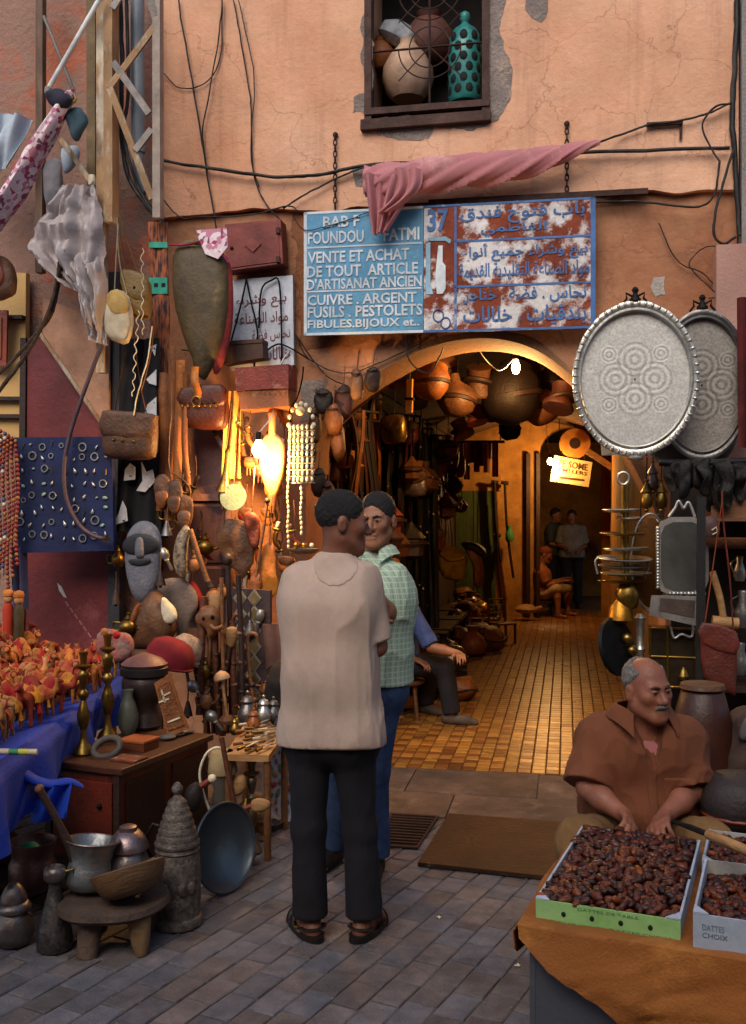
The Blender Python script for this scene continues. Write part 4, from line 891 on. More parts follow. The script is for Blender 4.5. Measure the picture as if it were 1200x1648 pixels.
def shape_ar(s):
    out = []
    for i, c in enumerate(s):
        if c not in FORMS: out.append(c); continue
        pr = i > 0 and s[i - 1] in FORMS and FORMS[s[i - 1]][2]; nx = i + 1 < len(s) and s[i + 1] in FORMS and FORMS[c][2] and (FORMS[s[i + 1]][1])
        f = FORMS[c]; q = f[3] if pr and nx else f[1] if pr else f[2] if nx else f[0]
        out.append(chr(q or f[0]))
    return ''.join(out[::-1])
def text_mesh(body, bold=.012):                  # flat outline letters: vertices in a unit-height box, plus faces
    cu = bpy.data.curves.new('lettering', 'FONT'); cu.body = body; cu.size = 1; cu.offset = bold; cu.resolution_u = 2; cu.fill_mode = 'FRONT'
    ob = bpy.data.objects.new('lettering', cu); COL.objects.link(ob); dg = bpy.context.evaluated_depsgraph_get()
    me = bpy.data.meshes.new_from_object(ob.evaluated_get(dg)); bpy.data.objects.remove(ob)
    v = [(p.co.x, p.co.y) for p in me.vertices]; f = [tuple(p.vertices) for p in me.polygons]; bpy.data.meshes.remove(me)
    return v, f
def place_text(body, fn, box, name, m, parent, thick=.002, bold=.012, M=None):   # box = (s0, t0, s1, t1); fn(s, t, d) -> local point, d metres towards the viewer
    v, f = text_mesh(body, bold)
    if not v: return
    x0, x1 = min(a for a, b in v), max(a for a, b in v); y0, y1 = min(b for a, b in v), max(b for a, b in v)
    g = lambda a, b, d: fn(box[0] + (a - x0) / (x1 - x0) * (box[2] - box[0]), box[3] - (b - y0) / (y1 - y0) * (box[3] - box[1]), d)
    mb = MB().add([g(a, b, thick) for a, b in v], f)
    me = bpy.data.meshes.new(name); me.from_pydata([tuple(p) for p in mb.v], [], mb.f); me.materials.append(m)
    o = bpy.data.objects.new(name, me); return _link(o, parent, WM[parent.name])
S = Hang('shop_sign', 'large rusted sign, blue French half and rusty Arabic half, above the arch', 'sign', 724, 535, -.13)
cs = [S.p(490, 343), S.p(958, 318), S.p(958, 529), S.p(490, 541)]
def sg(s, t, d=0.0):                             # sign coordinates: s 0..1 left to right, t 0..1 top to bottom
    p = cs[0].lerp(cs[1], s).lerp(cs[3].lerp(cs[2], s), t); return Vector((p.x, -d, p.z))
SM = .423
blue = mat('sign_blue_paint', '5a9abf', '4783a8', 9, .55, bump=.15, bscale=30, c3='8fb4c6', c3scale=9, c3lo=.6, c3hi=.74, vary=0)
rustsign = mat('sign_rust', '8a3f24', '6b2c19', 12, .85, bump=.4, bscale=40, c3='d9d6d6', c3scale=4.6, c3lo=.47, c3hi=.55, vary=0)
signwhite = mat('sign_white_paint', 'd6dde2', 'b7c3cb', 12, .6, bump=.1, vary=0); signblue = mat('sign_blue_letters', '3f6fae', '355c92', 12, .6, bump=.1, c3='a9b8cc', c3scale=9, c3lo=.6, c3hi=.7, vary=0)
def sbox(s0, t0, s1, t1, d0, d1, name, m, parent=None):
    mb = MB(); mb.add([sg(s0, t0, d0), sg(s1, t0, d0), sg(s1, t1, d0), sg(s0, t1, d0), sg(s0, t0, d1), sg(s1, t0, d1), sg(s1, t1, d1), sg(s0, t1, d1)], [(0, 1, 2, 3), (7, 6, 5, 4), (0, 4, 5, 1), (1, 5, 6, 2), (2, 6, 7, 3), (3, 7, 4, 0)]); return S.build(mb, name, m, parent, None)
pl1 = sbox(0, 0, SM, 1, 0, .018, 'blue_panel', blue); pl2 = sbox(SM + .002, 0, 1, 1, 0, .018, 'rusty_panel', rustsign)
sbox(.004, .01, .996, .99, -.03, -.001, 'backing', wood_dark)
for a in [(0, 0, SM, .02), (0, .98, SM, 1), (0, 0, .011, 1), (.01, .285, SM - .005, .298), (.01, .64, SM - .005, .653)]: sbox(*a, .018, .021, 'rule', signwhite, pl1)
for a in [(SM, 0, 1, .017), (SM, .982, 1, 1), (.984, 0, 1, 1), (.53, .285, .984, .302), (.53, .64, .984, .657), (.53, .02, .538, .98)]: sbox(*a, .018, .021, 'rule', signblue, pl2)
z = .0235
for txt, bx in [('BAB F', (.07, .045, .2, .135)), ('FOUNDOU', (.015, .165, .215, .265)), ('FATMI', (.285, .165, .41, .265)), ('VENTE ET ACHAT', (.015, .325, .375, .42)), ('DE TOUT  ARTICLE', (.012, .44, .405, .535)), ("D'ARTISANAT ANCIEN", (.012, .545, .418, .635)), ('CUIVRE . ARGENT', (.014, .675, .40, .76)), ('FUSILS . PESTOLETS', (.014, .77, .42, .862)), ('FIBULES.BIJOUX et..', (.014, .878, .41, .965))]:
    place_text(txt, sg, bx, 'lettering', signwhite, pl1, z, .022)
place_text('37', sg, (.437, .03, .51, .21), 'number', signblue, pl2, z, .03)
for txt, bx in [('باب فتوح فندق', (.55, .03, .965, .17)), ('الفاطمي', (.62, .165, .84, .27)), ('بيع وشراء جميع أنواع', (.55, .32, .975, .46)), ('مواد الصناعة التقليدية القديمة', (.545, .47, .98, .61)), ('نحاس . فضة . خناجر', (.56, .665, .97, .79)), ('بندقيات . خلالات', (.56, .81, .97, .96))]:
    place_text(shape_ar(txt), sg, bx, 'lettering', signblue, pl2, z, .018)
# painted candlestick and rifle emblem in the narrow middle column of the sign
for poly in ([(.432, .3), (.448, .29), (.448, .62), (.458, .7), (.432, .7)], [(.475, .32), (.49, .32), (.49, .45), (.5, .48), (.5, .66), (.49, .7), (.47, .7), (.465, .55)], [(.44, .255), (.5, .25), (.52, .28), (.515, .31), (.5, .285), (.445, .28)]):
    S.build(MB().add([sg(s, t, z) for s, t in poly], [tuple(range(len(poly)))]), 'emblem', signwhite if poly[0][0] > .46 else mat('sign_pale_blue', '8db4c9', '7aa2b8', 8, .6), pl2, None)
for cx_, ct, r in ((.475, .87, .022), (.5, .93, .02)):
    S.build(MB().tube([sg(cx_ + r * math.cos(a) * .8, ct + r * 2.2 * math.sin(a), .022) for a in [2 * math.pi * k / 16 for k in range(16)]], .004, 5, closed=True), 'emblem', signblue, pl2)
for cx0, top, bot in ((539, 216, 334), (912, 198, 320)):
    hk = Hang('hanging_chain', 'rusty chain hook holding the %s end of the sign' % ('left' if cx0 < 600 else 'right'), 'chain', cx0, top, -.075)
    hk.build(MB().ball((0, 0.01, 0), .018, 8, 6), 'bolt', rust)
    n = int((bot - top) / 9)
    for k in range(n):
        c = hk.p(cx0, top + 4 + k * 9.3); ring = [c + (Vector((.011 * math.cos(a), 0, .024 * math.sin(a))) if k % 2 else Vector((0, .011 * math.cos(a), .024 * math.sin(a)))) for a in [2 * math.pi * i / 8 for i in range(8)]]
        hk.build(MB().tube(ring, .0045, 5, closed=True), 'link', rust)
# ---- faded pink cloth knotted round the cable
C = Hang('knotted_cloth', 'faded pink cloth twisted round the cable above the sign', 'cloth', 640, 370, -.2)
pinkc = mat('faded_pink_cloth', 'c9878a', 'ab6b70', 5, .9, bump=.3, bscale=160, c3='d8a3a2', c3scale=3, vary=0)
ctr = curve([C.p(x, y) for x, y in ((586, 292), (620, 291), (680, 284), (740, 276), (800, 270), (860, 260), (910, 246), (950, 233), (966, 229))], 8)
wd = [22, 25, 26, 25, 24, 20, 13, 6, 2.5]
def twist(a, b):
    i = a * (len(ctr) - 1); k = min(int(i), len(ctr) - 2); c = ctr[k].lerp(ctr[k + 1], i - k); w = wd[min(int(a * 8), 7)] + (wd[min(int(a * 8) + 1, 8)] - wd[min(int(a * 8), 7)]) * (a * 8 - int(min(a * 8, 7.999))); w *= C.s
    an = 2 * math.pi * b; tw = an + a * 9
    r = 1 + .13 * math.sin(5 * tw) + .09 * math.sin(9 * tw + 3 * a)
    return c + Vector((0, math.cos(an) * w * .62 * r, math.sin(an) * w * r))
C.build(MB().grid(twist, 70, 40), 'twisted_length', pinkc)
def tail(a, b):
    x = 590 + 95 * a - 12 * b * (1 - a) + (55 * (b)) * 0; y0 = 285 + 3 * a
    tip = Vector((612, 382)); e0 = Vector((590 + 92 * a, y0)); e1 = tip + Vector((-9 + 22 * a, -6 * a)); q = e0.lerp(e1, b)
    p = C.p(q.x, q.y); return p + Vector((0, -.05 - .03 * math.sin(a * 13 + b * 2) * (1 - .5 * b) - .02 * math.sin(a * 29), 0))
C.build(MB().grid(tail, 40, 20, .004), 'hanging_end', pinkc)
def tail2(a, b):
    e0 = Vector((640 + 42 * a, 280)); e1 = Vector((612 + 22 * a, 352 - 4 * a)); q = e0.lerp(e1, b); q += Vector((18 * math.sin(math.pi * b), 0))
    return C.p(q.x, q.y) + Vector((0, -.1 - .02 * math.sin(a * 11 + b), 0))
C.build(MB().grid(tail2, 24, 16, .004), 'fold', pinkc)
# ---- cables and wires
def wire(pts, r, label, v=-.07, m=black_cable, name='cable', cat='cable', group=None):
    q = [QW(p[0], p[1], p[2] if len(p) > 2 else v) for p in pts]
    q = [a + mnoise.noise_vector(a * 9) * .006 + mnoise.noise_vector(a * 30) * .0025 for a in curve(q, 9)]
    return MB().tube(q, [r * (1 + .18 * mnoise.noise(a * 25)) for a in q], 6).top(name, m, label, cat, group, 60)
wire([(250, 256), (330, 270), (440, 284), (520, 280), (590, 266), (760, 256), (960, 245), (1174, 238)], .011, 'thick black cable running across the facade above the sign', -.1)
wire([(455, 336), (500, 308), (560, 278), (600, 266, -.12)], .006, 'thin black wire rising from the left of the sign to the thick cable', -.09)
wire([(952, 232, -.2), (1000, 216), (1050, 200), (1100, 194), (1140, 182), (1176, 166)], .007, 'black cable from the pink cloth up to the right corner', -.09)
wire([(956, 326), (1020, 324), (1080, 330), (1130, 332), (1150, 310), (1158, 260)], .007, 'black cable sagging to the right of the sign', -.08)
wire([(1158, 260), (1140, 230), (1130, 200), (1150, 172), (1176, 168)], .006, 'cable loop coiled beside the right corner of the facade', -.12)
wire([(1180, 240), (1165, 290), (1150, 350), (1150, 380), (1165, 392), (1185, 380)], .008, 'black cable loop drooping at the right edge of the facade', -.12)
wire([(1186, 0), (1184, 80), (1178, 180), (1182, 250), (1190, 380)], .016, 'black conduit running down the right corner of the facade', -.08)
wire([(1150, 470), (1118, 440), (1110, 420), (1140, 396), (1180, 410), (1170, 470), (1140, 480)], .004, 'thin wire ring above the dark tray', -.1)
wire([(1060, 360), (1090, 420), (1130, 440), (1160, 470)], .004, 'thin wire trailing down to the dark tray', -.03)
wire([(287, 0), (300, 80), (316, 170), (330, 262), (345, 350), (350, 400)], .006, 'black wire hanging down the wall left of the sign', -.08)
wire([(358, 0), (352, 60), (334, 160), (326, 220), (334, 280)], .005, 'second black wire crossing the hanging one', -.09)
wire([(264, 118), (286, 140), (318, 140), (344, 118), (356, 80), (358, 0)], .004, 'thin wire looping in a wide curve high on the wall', -.07)
wire([(376, 0), (390, 80), (404, 180), (408, 280), (430, 330), (452, 356)], .005, 'black wire running down toward the red box', -.07)
wire([(384, 0), (392, 40), (408, 120), (404, 250), (416, 300)], .004, 'thin wire beside the one running to the red box', -.08)
wire([(264, 322), (290, 350), (320, 350), (400, 346), (462, 332), (480, 340)], .005, 'dark wire along the ledge above the red box', -.1)
wire([(470, 345), (490, 370), (540, 360), (600, 340)], .003, 'hair thin wire drooping across the sign corner', -.16)
wire([(476, 540), (500, 580), (560, 600), (640, 570), (690, 545)], .004, 'thin dark wire drooping below the sign over the arch', -.04)
wire([(655, 540), (658, 580), (690, 600), (714, 560)], .005, 'black wire loop hanging at the top of the arch', -.06)
wire([(470, 530), (520, 600), (560, 622)], .005, 'dark wire slanting to the arch from the sign corner', -.05)
o = Hang('wall_bracket', 'small rusty bracket on the wall right of the pink cloth', 'bracket', 1070, 200, -.06)
o.slab([(1040, 200), (1098, 196), (1098, 201), (1040, 205)], -.03, .0, 'arm', rust); o.slab([(1093, 200), (1098, 200), (1097, 225), (1093, 225)], -.01, .0, 'leg', rust)
o = Hang('iron_ledge', 'long rusted iron strip above the right half of the sign', 'iron strip', 1000, 312, -.06)
o.slab([(690, 324), (1042, 305), (1042, 314), (690, 333)], -.035, .0, 'strip', rust)
# ---- big engraved trays hanging at the right of the arch
engr = bpy.data.materials.new('engraved_silver'); engr.use_nodes = True; MATS['engraved_silver'] = engr
def engrave(m, tint, tint2, rough=.38, lobes=True):
    nt = m.node_tree; L = nt.links.new; b = nt.nodes['Principled BSDF']; b.inputs['Metallic'].default_value = .6; b.inputs['Roughness'].default_value = rough
    tc = nod(nt, 'ShaderNodeTexCoord'); sp = nod(nt, 'ShaderNodeSeparateXYZ'); L(tc.outputs['Object'], sp.inputs[0])
    vo = nod(nt, 'ShaderNodeTexVoronoi', Scale=75.0); L(tc.outputs['Object'], vo.inputs['Vector'])
    no = nod(nt, 'ShaderNodeTexNoise', Scale=30.0, Detail=6.0); L(tc.outputs['Object'], no.inputs['Vector'])
    h = None
    def mth(op, a, bb=None):
        n = nod(nt, 'ShaderNodeMath', operation=op)
        for i, q in enumerate((a, bb)):
            if q is None: continue
            if isinstance(q, (int, float)): n.inputs[i].default_value = q
            else: L(q, n.inputs[i])
        return n.outputs[0]
    tot = None
    for cx_, cz in ((0, .11), (0, -.11), (.105, 0), (-.105, 0), (.14, .14), (-.14, .14), (.14, -.14), (-.14, -.14)):
        d = mth('SQRT', mth('ADD', mth('POWER', mth('ADD', sp.outputs[0], -cx_), 2.0), mth('POWER', mth('ADD', sp.outputs[2], -cz), 2.0)))
        big = abs(cx_ * cz) < 1e-6
        q = mth('LESS_THAN', d, .1 if big else .05); w = mth('MULTIPLY', q, mth('SINE', mth('MULTIPLY', d, 190.0 if big else 300.0)))
        tot = w if tot is None else mth('ADD', tot, w)
    hh = mth('ADD', mth('MULTIPLY', tot, .2), mth('MULTIPLY', vo.outputs['Distance'], .4)); hh = mth('ADD', hh, mth('MULTIPLY', no.outputs[0], .3))
    mr = nod(nt, 'ShaderNodeMapRange'); mr.inputs[1].default_value = .05; mr.inputs[2].default_value = .6; L(hh, mr.inputs[0])
    mx = nod(nt, 'ShaderNodeMix', data_type='RGBA'); L(mr.outputs[0], mx.inputs[0]); mx.inputs[6].default_value = rgba(hexc(tint2)); mx.inputs[7].default_value = rgba(hexc(tint)); L(mx.outputs[2], b.inputs['Base Color'])
    bp = nod(nt, 'ShaderNodeBump', Strength=.25, Distance=.003); L(hh, bp.inputs['Height']); L(bp.outputs[0], b.inputs['Normal'])
engrave(engr, 'eeeeea', 'aeaea6', .33)
engd = bpy.data.materials.new('engraved_pewter'); engd.use_nodes = True; MATS['engraved_pewter'] = engd; engrave(engd, 'b4b0aa', '77726c', .33)
def tray(label, px, py, v, a, b, face, rim, scal=0, finial=True, tilt=0.0):
    h = Hang('oval_tray', label, 'tray', px, py, v); h.t.rotation_euler.x = 0
    s = h.s; a *= s; b *= s
    def ov(fr, dv, w=0.0, n=72): return [Vector(((a * fr + w) * math.cos(t), dv, (b * fr + w) * math.sin(t))) for t in [2 * math.pi * k / n for k in range(n)]]
    def rings(rs):
        vs = []; fs = []; n = 72
        for k, (fr, dv) in enumerate(rs):
            for i, p in enumerate(ov(fr, dv)):
                if scal and k in (0, 1): 
                    q = 1 + .016 * abs(math.sin(i * math.pi * scal / 72 * 1.0)); p = Vector((p.x * q, p.y, p.z * q))
                vs.append(p)
        for k in range(len(rs) - 1):
            for i in range(n): fs.append((k * n + i, k * n + (i + 1) % n, (k + 1) * n + (i + 1) % n, (k + 1) * n + i))
        return MB().add(vs, fs)
    mb = rings([(.865, .012), (.5, .015), (.02, .016)]); h.build(mb, 'engraved_face', face)
    h.build(rings([(1.0, .0), (.995, -.02), (.96, -.026), (.92, -.018), (.885, -.03), (.87, -.008), (.862, .013)]), 'rim', rim)
    h.build(rings([(1.0, .002), (.9, .026), (.02, .03)]), 'back', pewter)
    if scal:
        bm_ = MB().ball((0, 0, 0), (.010, .009, .010), 8, 6).mesh('bead', rim, 60)
        for k in range(scal):
            t = 2 * math.pi * (k + .5) / scal; piece('bead', bm_, h.t, T4((a * .975 * math.cos(t), -.022, b * .975 * math.sin(t)), 0, -t, 0, (1.5, 1, 1)))
    h.build(MB().lathe([(.03, 0), (.032, .015), (.018, .03), (.012, .05), (.02, .065), (.012, .08), (.001, .085)], 12, T4((0, 0, b + .0))), 'finial', iron)
    for q in (-1, 1): h.build(MB().tube([Vector((q * .01, 0, b + .03)), Vector((q * .05, 0, b + .05)), Vector((q * .045, 0, b + .02)), Vector((q * .07, 0, b - .01))], .007, 6), 'scroll', iron)
    for q in (1,): h.build(MB().lathe([(.04, 0), (.045, .01), (.03, .02)], 12, T4((0, -.01, -b - .02))), 'foot', rim)
    return h
tray('dark pewter oval tray hanging half behind the bright engraved tray', 1130, 620, -.42, 74, 122, engd, pewter)
tray('large bright silver oval tray with engraved rosettes and a beaded scalloped rim', 1022, 610, -.62, 98, 124, engr, silver, 56)
h = Hang('oval_tray', 'small dark tray whose rim shows below the dark pewter tray', 'tray', 1110, 730, -.3)
h.lathe(1110, 690, [(74, 0), (74, 4), (66, 8), (60, 6), (1, 6)], 'dish', pewter, rot=(R(90), 0, 0), n=40)
# ================================================================== LEFT STALL: MAST, CLOTHS, HANGING GOODS
tan_post = mat('tan_painted_post', 'b08c66', '8a6a4a', 6, .8, bump=.4, bscale=40, c3='cbbca6', c3scale=3, c3lo=.5, c3hi=.6, stretch=(2, 2, .6))
grey_steel = mat('grey_steel', '8e8680', '6c6560', 9, .6, metal=.3, bump=.2)
h = Hang('lattice_mast', 'tall tan lattice mast of posts and crossed braces at the left of the facade', 'mast', 205, 600, -.5)
for x0, x1, y0, y1, d in ((158, 171, -30, 600, .03), (172, 186, -30, 360, .05), (248, 260, -30, 352, .03)):
    h.build(MB().prism([(p.x, p.z) for p in (h.p(x0, y0), h.p(x1, y0), h.p(x1, y1), h.p(x0, y1))], -d, d).jit(.003, 4), 'post', tan_post if x0 < 200 else mat('pale_steel_post', 'a39488', '85776c', 8, .7, metal=.2), None, None)
for a, b in (((180, 147), (255, 40)), ((182, 147), (247, 322)), ((236, -30), (254, 38)), ((187, 105), (242, 185)), ((186, 20), (212, -30)), ((222, 247), (246, 210))):
    h.build(MB().bar(h.p(*a, -.045), h.p(*b, -.02), .042, .016, (0, 1, 0)), 'brace', tan_post if a[0] < 185 else grey_steel, None, None)
h = Hang('drain_pipe', 'grey plastic pipe behind the lattice mast', 'pipe', 221, 250, -.3); h.tube([(221, -30), (221, 120), (222, 246)], .045, 'pipe', mat('grey_pipe', '7f8890', '686f77', 5, .5), 14)
h.tube([(222, 244), (224, 280), (236, 310)], .035, 'elbow', MATS['grey_pipe'], 12)
wire([(192, -20), (196, 100), (194, 200), (205, 280), (235, 330), (262, 360)], .016, 'thick black cable bundle inside the lattice mast', -.38)
wire([(202, -20), (206, 140), (200, 220), (222, 300), (250, 345)], .012, 'second black cable inside the lattice mast', -.4)
h = Hang('wooden_post', 'thin brown wooden post standing behind the rolled cloth', 'post', 66, 430, -.35); h.slab([(61, -30), (72, -30), (71, 440), (60, 440)], -.03, .02, 'post', mat('grey_brown_wood', '7d6250', '5f4a3c', 8, .8, bump=.3, stretch=(3, 3, .6)))
h = Hang('wooden_post', 'greenish tan post directly left of the lattice mast', 'post', 149, 600, -.3); h.slab([(142, -30), (156, -30), (156, 620), (143, 620)], -.03, .02, 'post', mat('green_tan_wood', '8c7656', '6c5a40', 8, .8, bump=.3))
h = Hang('awning_pole', 'white painted pole slanting up from the rolled cloth', 'pole', 80, 140, -.62); h.tube([(166, -12), (78, 142)], .016, 'pole', white_paint, 10); h.lathe(77, 146, [(5, -6), (6, 0), (5, 6)], 'ferrule', grey_steel)
h = Hang('awning_pole', 'thin grey bar slanting behind the white awning pole', 'pole', 117, 143, -.5); h.tube([(70, 26), (118, 145)], .011, 'bar', grey_steel, 8)
h = Hang('awning_strut', 'pale wooden strut from the rolled cloth down to the mast', 'strut', 143, 287, -.52); h.build(MB().bar(h.p(98, 224), h.p(146, 292), .03, .02, (0, 1, 0)), 'strut', tan_post, None, None); h.lathe(148, 290, [(6, -8), (7, 0), (5, 8)], 'binding_knot', bone)
h = Hang('awning_strut', 'pale strut slanting down left from the mast behind the plastic bag', 'strut', 120, 367, -.48); h.build(MB().bar(h.p(158, 312), h.p(112, 380), .028, .015, (0, 1, 0)), 'strut', white_paint, None, None)
# rolled print cloth, pale tarp, plastic bag
pr = bpy.data.materials.new('pink_print_cloth'); pr.use_nodes = True; MATS['pink_print_cloth'] = pr
nt = pr.node_tree; L_ = nt.links.new; tc = nod(nt, 'ShaderNodeTexCoord'); n1 = nod(nt, 'ShaderNodeTexVoronoi', Scale=38.0); L_(tc.outputs['Object'], n1.inputs['Vector'])
cr = nod(nt, 'ShaderNodeValToRGB'); L_(n1.outputs['Color'], cr.inputs[0]); e = cr.color_ramp.elements; cr.color_ramp.interpolation = 'CONSTANT'
e[0].color = rgba(hexc('d9c3ca')); e[1].position = .42; e[1].color = rgba(hexc('bf7d93')); 
for p_, c_ in ((.58, 'e0d2d4'), (.72, '7d4660'), (.82, 'a63a6a')): q = e.new(p_); q.color = rgba(hexc(c_))
L_(cr.outputs[0], nt.nodes['Principled BSDF'].inputs['Base Color']); nt.nodes['Principled BSDF'].inputs['Roughness'].default_value = .9
h = Hang('rolled_cloth', 'rolled awning cloth in pink and white print, tied at its upper end', 'awning', 60, 260, -.72)
ctr2 = curve([h.p(x, y) for x, y in ((112, 150), (98, 178), (76, 215), (48, 262), (16, 318), (-20, 370), (-50, 410))], 8); wr2 = [9, 17, 22, 25, 27, 28, 28]
def roll(a, b):
    i = a * (len(ctr2) - 1); k = min(int(i), len(ctr2) - 2); c = ctr2[k].lerp(ctr2[k + 1], i - k); j = min(int(a * 6), 5); w = (wr2[j] + (wr2[j + 1] - wr2[j]) * (a * 6 - j)) * h.s
    an = 2 * math.pi * b; r = 1 + .1 * math.sin(3 * an + 8 * a) + .06 * math.sin(7 * an - 15 * a) + .05 * math.sin(22 * a)
    return c + Vector((math.cos(an) * w * .86 * r, math.sin(an) * w * r, -math.cos(an) * -w * .5 * r))
h.build(MB().grid(roll, 60, 28), 'cloth', pr)
h.tube([(104, 146), (92, 158), (108, 168), (122, 160), (112, 146)], .008, 'rope', mat('yellow_rope', 'b89a58', '8f7540', 20, .9), 6); h.puff([(78, 152), (104, 146), (118, 164), (104, 178), (84, 170)], .05, 'knot', mat('navy_rag', '2b2c3d', '1d1e2b', 9, .9), dv=-.02, seed=2, amp=.012)
h.puff([(100, 176), (122, 168), (134, 190), (122, 218), (112, 222), (104, 200)], .04, 'rag_end', mat('teal_rag', '3f5a66', '2c414b', 9, .9), dv=.05, seed=3, amp=.012)
h = Hang('tarp', 'pale blue white tarpaulin draped at the upper left edge', 'tarpaulin', 15, 290, -.6)
tarp = mat('pale_tarp', 'b9c6d2', '9fb0c0', 4, .6, bump=.2)
def tf(a, b): return h.p(-60 + 108 * a - 36 * b * a, 176 + 14 * a * a + (120 - 40 * a) * b) + Vector((0, -.03 * math.sin(a * 17 + b * 3) - .02 * math.sin(a * 31), 0))
h.build(MB().grid(tf, 50, 10, .003), 'sheet', tarp)
h.puff([(84, 228), (108, 222), (112, 240), (100, 262), (88, 268)], .03, 'corner', tarp, dv=.12, seed=4, amp=.01)
h = Hang('plastic_bag', 'torn pinkish grey plastic bag hanging from the mast', 'plastic bag', 110, 420, -.6)
film = mat('cloudy_film', 'd6cccb', 'b8acab', 5, .35, bump=.25, bscale=22, trans=.0, alpha=.72, vary=0, dist=.03)
def film_sheet(pl, pr_, n, amp, nm, seed):
    def fn(a, b):
        k = b * (len(pl) - 1); i = min(int(k), len(pl) - 2); l = Vector(pl[i]).lerp(Vector(pl[i + 1]), k - i); r = Vector(pr_[i]).lerp(Vector(pr_[i + 1]), k - i); q = l.lerp(r, a)
        o = amp * (math.sin(a * 16 + b * 4 + seed) + .6 * math.sin(a * 33 - b * 7 + seed) + 2.4 * mnoise.noise(Vector((a * 5, b * 6, seed))) + 1.4 * mnoise.noise(Vector((a * 13, b * 15, seed)))) - .09 * math.sin(math.pi * a) * math.sin(math.pi * min(1, b * 1.1)); return h.p(q.x, q.y, o)
    h.build(MB().grid(fn, 46, 24, .002), nm, film)
film_sheet([(98, 300), (70, 345), (52, 372), (50, 404), (74, 436), (104, 460)], [(152, 298), (160, 330), (168, 360), (168, 400), (164, 450), (158, 486)], 40, .024, 'pouch', 1)
film_sheet([(84, 392), (98, 430), (128, 470), (138, 516), (142, 548)], [(160, 390), (168, 430), (170, 480), (168, 520), (172, 556)], 40, .02, 'torn_tail', 2.2)
h.tube([(150, 292), (128, 330), (118, 372), (122, 396)], .012, 'handle', film, 6, flat=.4); h.tube([(156, 300), (150, 340), (136, 376), (128, 400)], .012, 'handle', film, 6, flat=.4)
h = Hang('rag', 'grey rag hanging behind the rolled cloth', 'rag', 86, 300, -.4); h.puff([(72, 262), (96, 258), (100, 290), (98, 330), (88, 350), (76, 338), (70, 300)], .035, 'cloth', mat('grey_rag', '77757a', '5b595f', 8, .9, bump=.3), seed=6, amp=.012)
# wall behind: cream panel painted for the lit shop interior, red door, cream board, dark frame
h = Hang('shop_interior_panel', 'cream panel coloured like a lit shop interior at the far left edge, dark bars', 'shop interior', 20, 700, -.2)
h.slab([(-60, 440), (44, 440), (42, 705), (-60, 705)], -.02, .03, 'board', mat('lit_interior_cream', 'd8b070', 'b98f52', 5, .7))  # yellow-cream colour stands in for the lamplit shop interior
for y in (510, 640, 668): h.slab([(-60, y), (44, y), (44, y + 6), (-60, y + 6)], -.07, -.021, 'bar', wood_dark)
h = Hang('stacked_frames', 'red brown frames hanging in front of the cream panel', 'frames', 6, 560, -.3); h.slab([(-20, 500), (14, 500), (12, 590), (-20, 590)], -.02, .0, 'frame', leather_red); h.slab([(-12, 512), (6, 512), (5, 578), (-12, 578)], -.03, -.021, 'picture', leather_tan)
h = Hang('leather_bag', 'dark brown rounded leather bag at the upper left edge', 'bag', 10, 480, -.55)
h.puff([(-20, 415), (8, 414), (22, 430), (26, 460), (18, 478), (-20, 482)], .05, 'body', leather_brown, seed=1); h.puff([(-16, 425), (6, 424), (14, 445), (8, 462), (-16, 466)], .02, 'pocket', leather_red, dv=-.045)
h = Hang('door_panel', 'scuffed dark red painted door behind the jewellery board', 'door', 110, 1100, -.26)
redp = mat('red_door_paint', '7d2f30', '642426', 3, .55, bump=.2, bscale=30, c3='8d4444', c3scale=3, vary=0)
h.slab([(46, 545), (178, 545), (178, 1100), (42, 1100)], -.015, .02, 'leaf', redp); h.slab([(94, 938), (101, 944), (109, 962), (104, 960), (97, 950)], -.018, -.0155, 'scratch', white_paint)
for a in range(9):
    x = 106 + a * 7.2; h.slab([(x, 968 + a * 10), (x + 2, 967 + a * 10), (x + 7, 975 + a * 10), (x + 5, 976 + a * 10)], -.017, -.0155, 'scratch', mat('pale_scuff', 'a06a68', '8a5554', 9, .8))
h.slab([(178, 440), (196, 440), (196, 1100), (178, 1100)], -.04, .03, 'metal_jamb', mat('dark_jamb', '3c3b40', '2a292d', 7, .6, c3='5c5a5d')); h.slab([(36, 545), (45, 545), (41, 1100), (30, 1100)], -.03, .03, 'jamb', wood_dark)
JB_ = MB().ball((0, 0, 0), .008, 6, 4).mesh('bolt', iron, 60)
for y in (960, 1000, 1040, 900): piece('bolt', JB_, h.t, Matrix.Translation(h.p(188, y, -.044)))
h = Hang('plywood_board', 'pale triangular board leaning across the top of the red door', 'board', 120, 690, -.33)
h.slab([(70, 480), (176, 520), (176, 698), (160, 672), (70, 548)], -.012, .012, 'board', mat('pinkish_board', 'b98d72', '99705a', 4, .85, bump=.3, c3='8d7060', c3scale=4)); h.build(MB().bar(h.p(66, 536, -.02), h.p(174, 694, -.02), .022, .02, (0, 1, 0)), 'edge_strip', tan_post, None, None)
wire([(96, 420), (88, 470), (70, 520), (48, 560), (20, 600), (-10, 640)], .013, 'thick gnarled dark rope slanting down at the left edge', -.62, mat('dark_rope', '4a382c', '33261e', 30, .9, bump=.6), 'rope', 'rope'); wire([(100, 422), (84, 500), (56, 540), (30, 570), (-10, 610)], .011, 'second gnarled rope twisted beside the first at the left edge', -.6, MATS['dark_rope'], 'rope', 'rope')
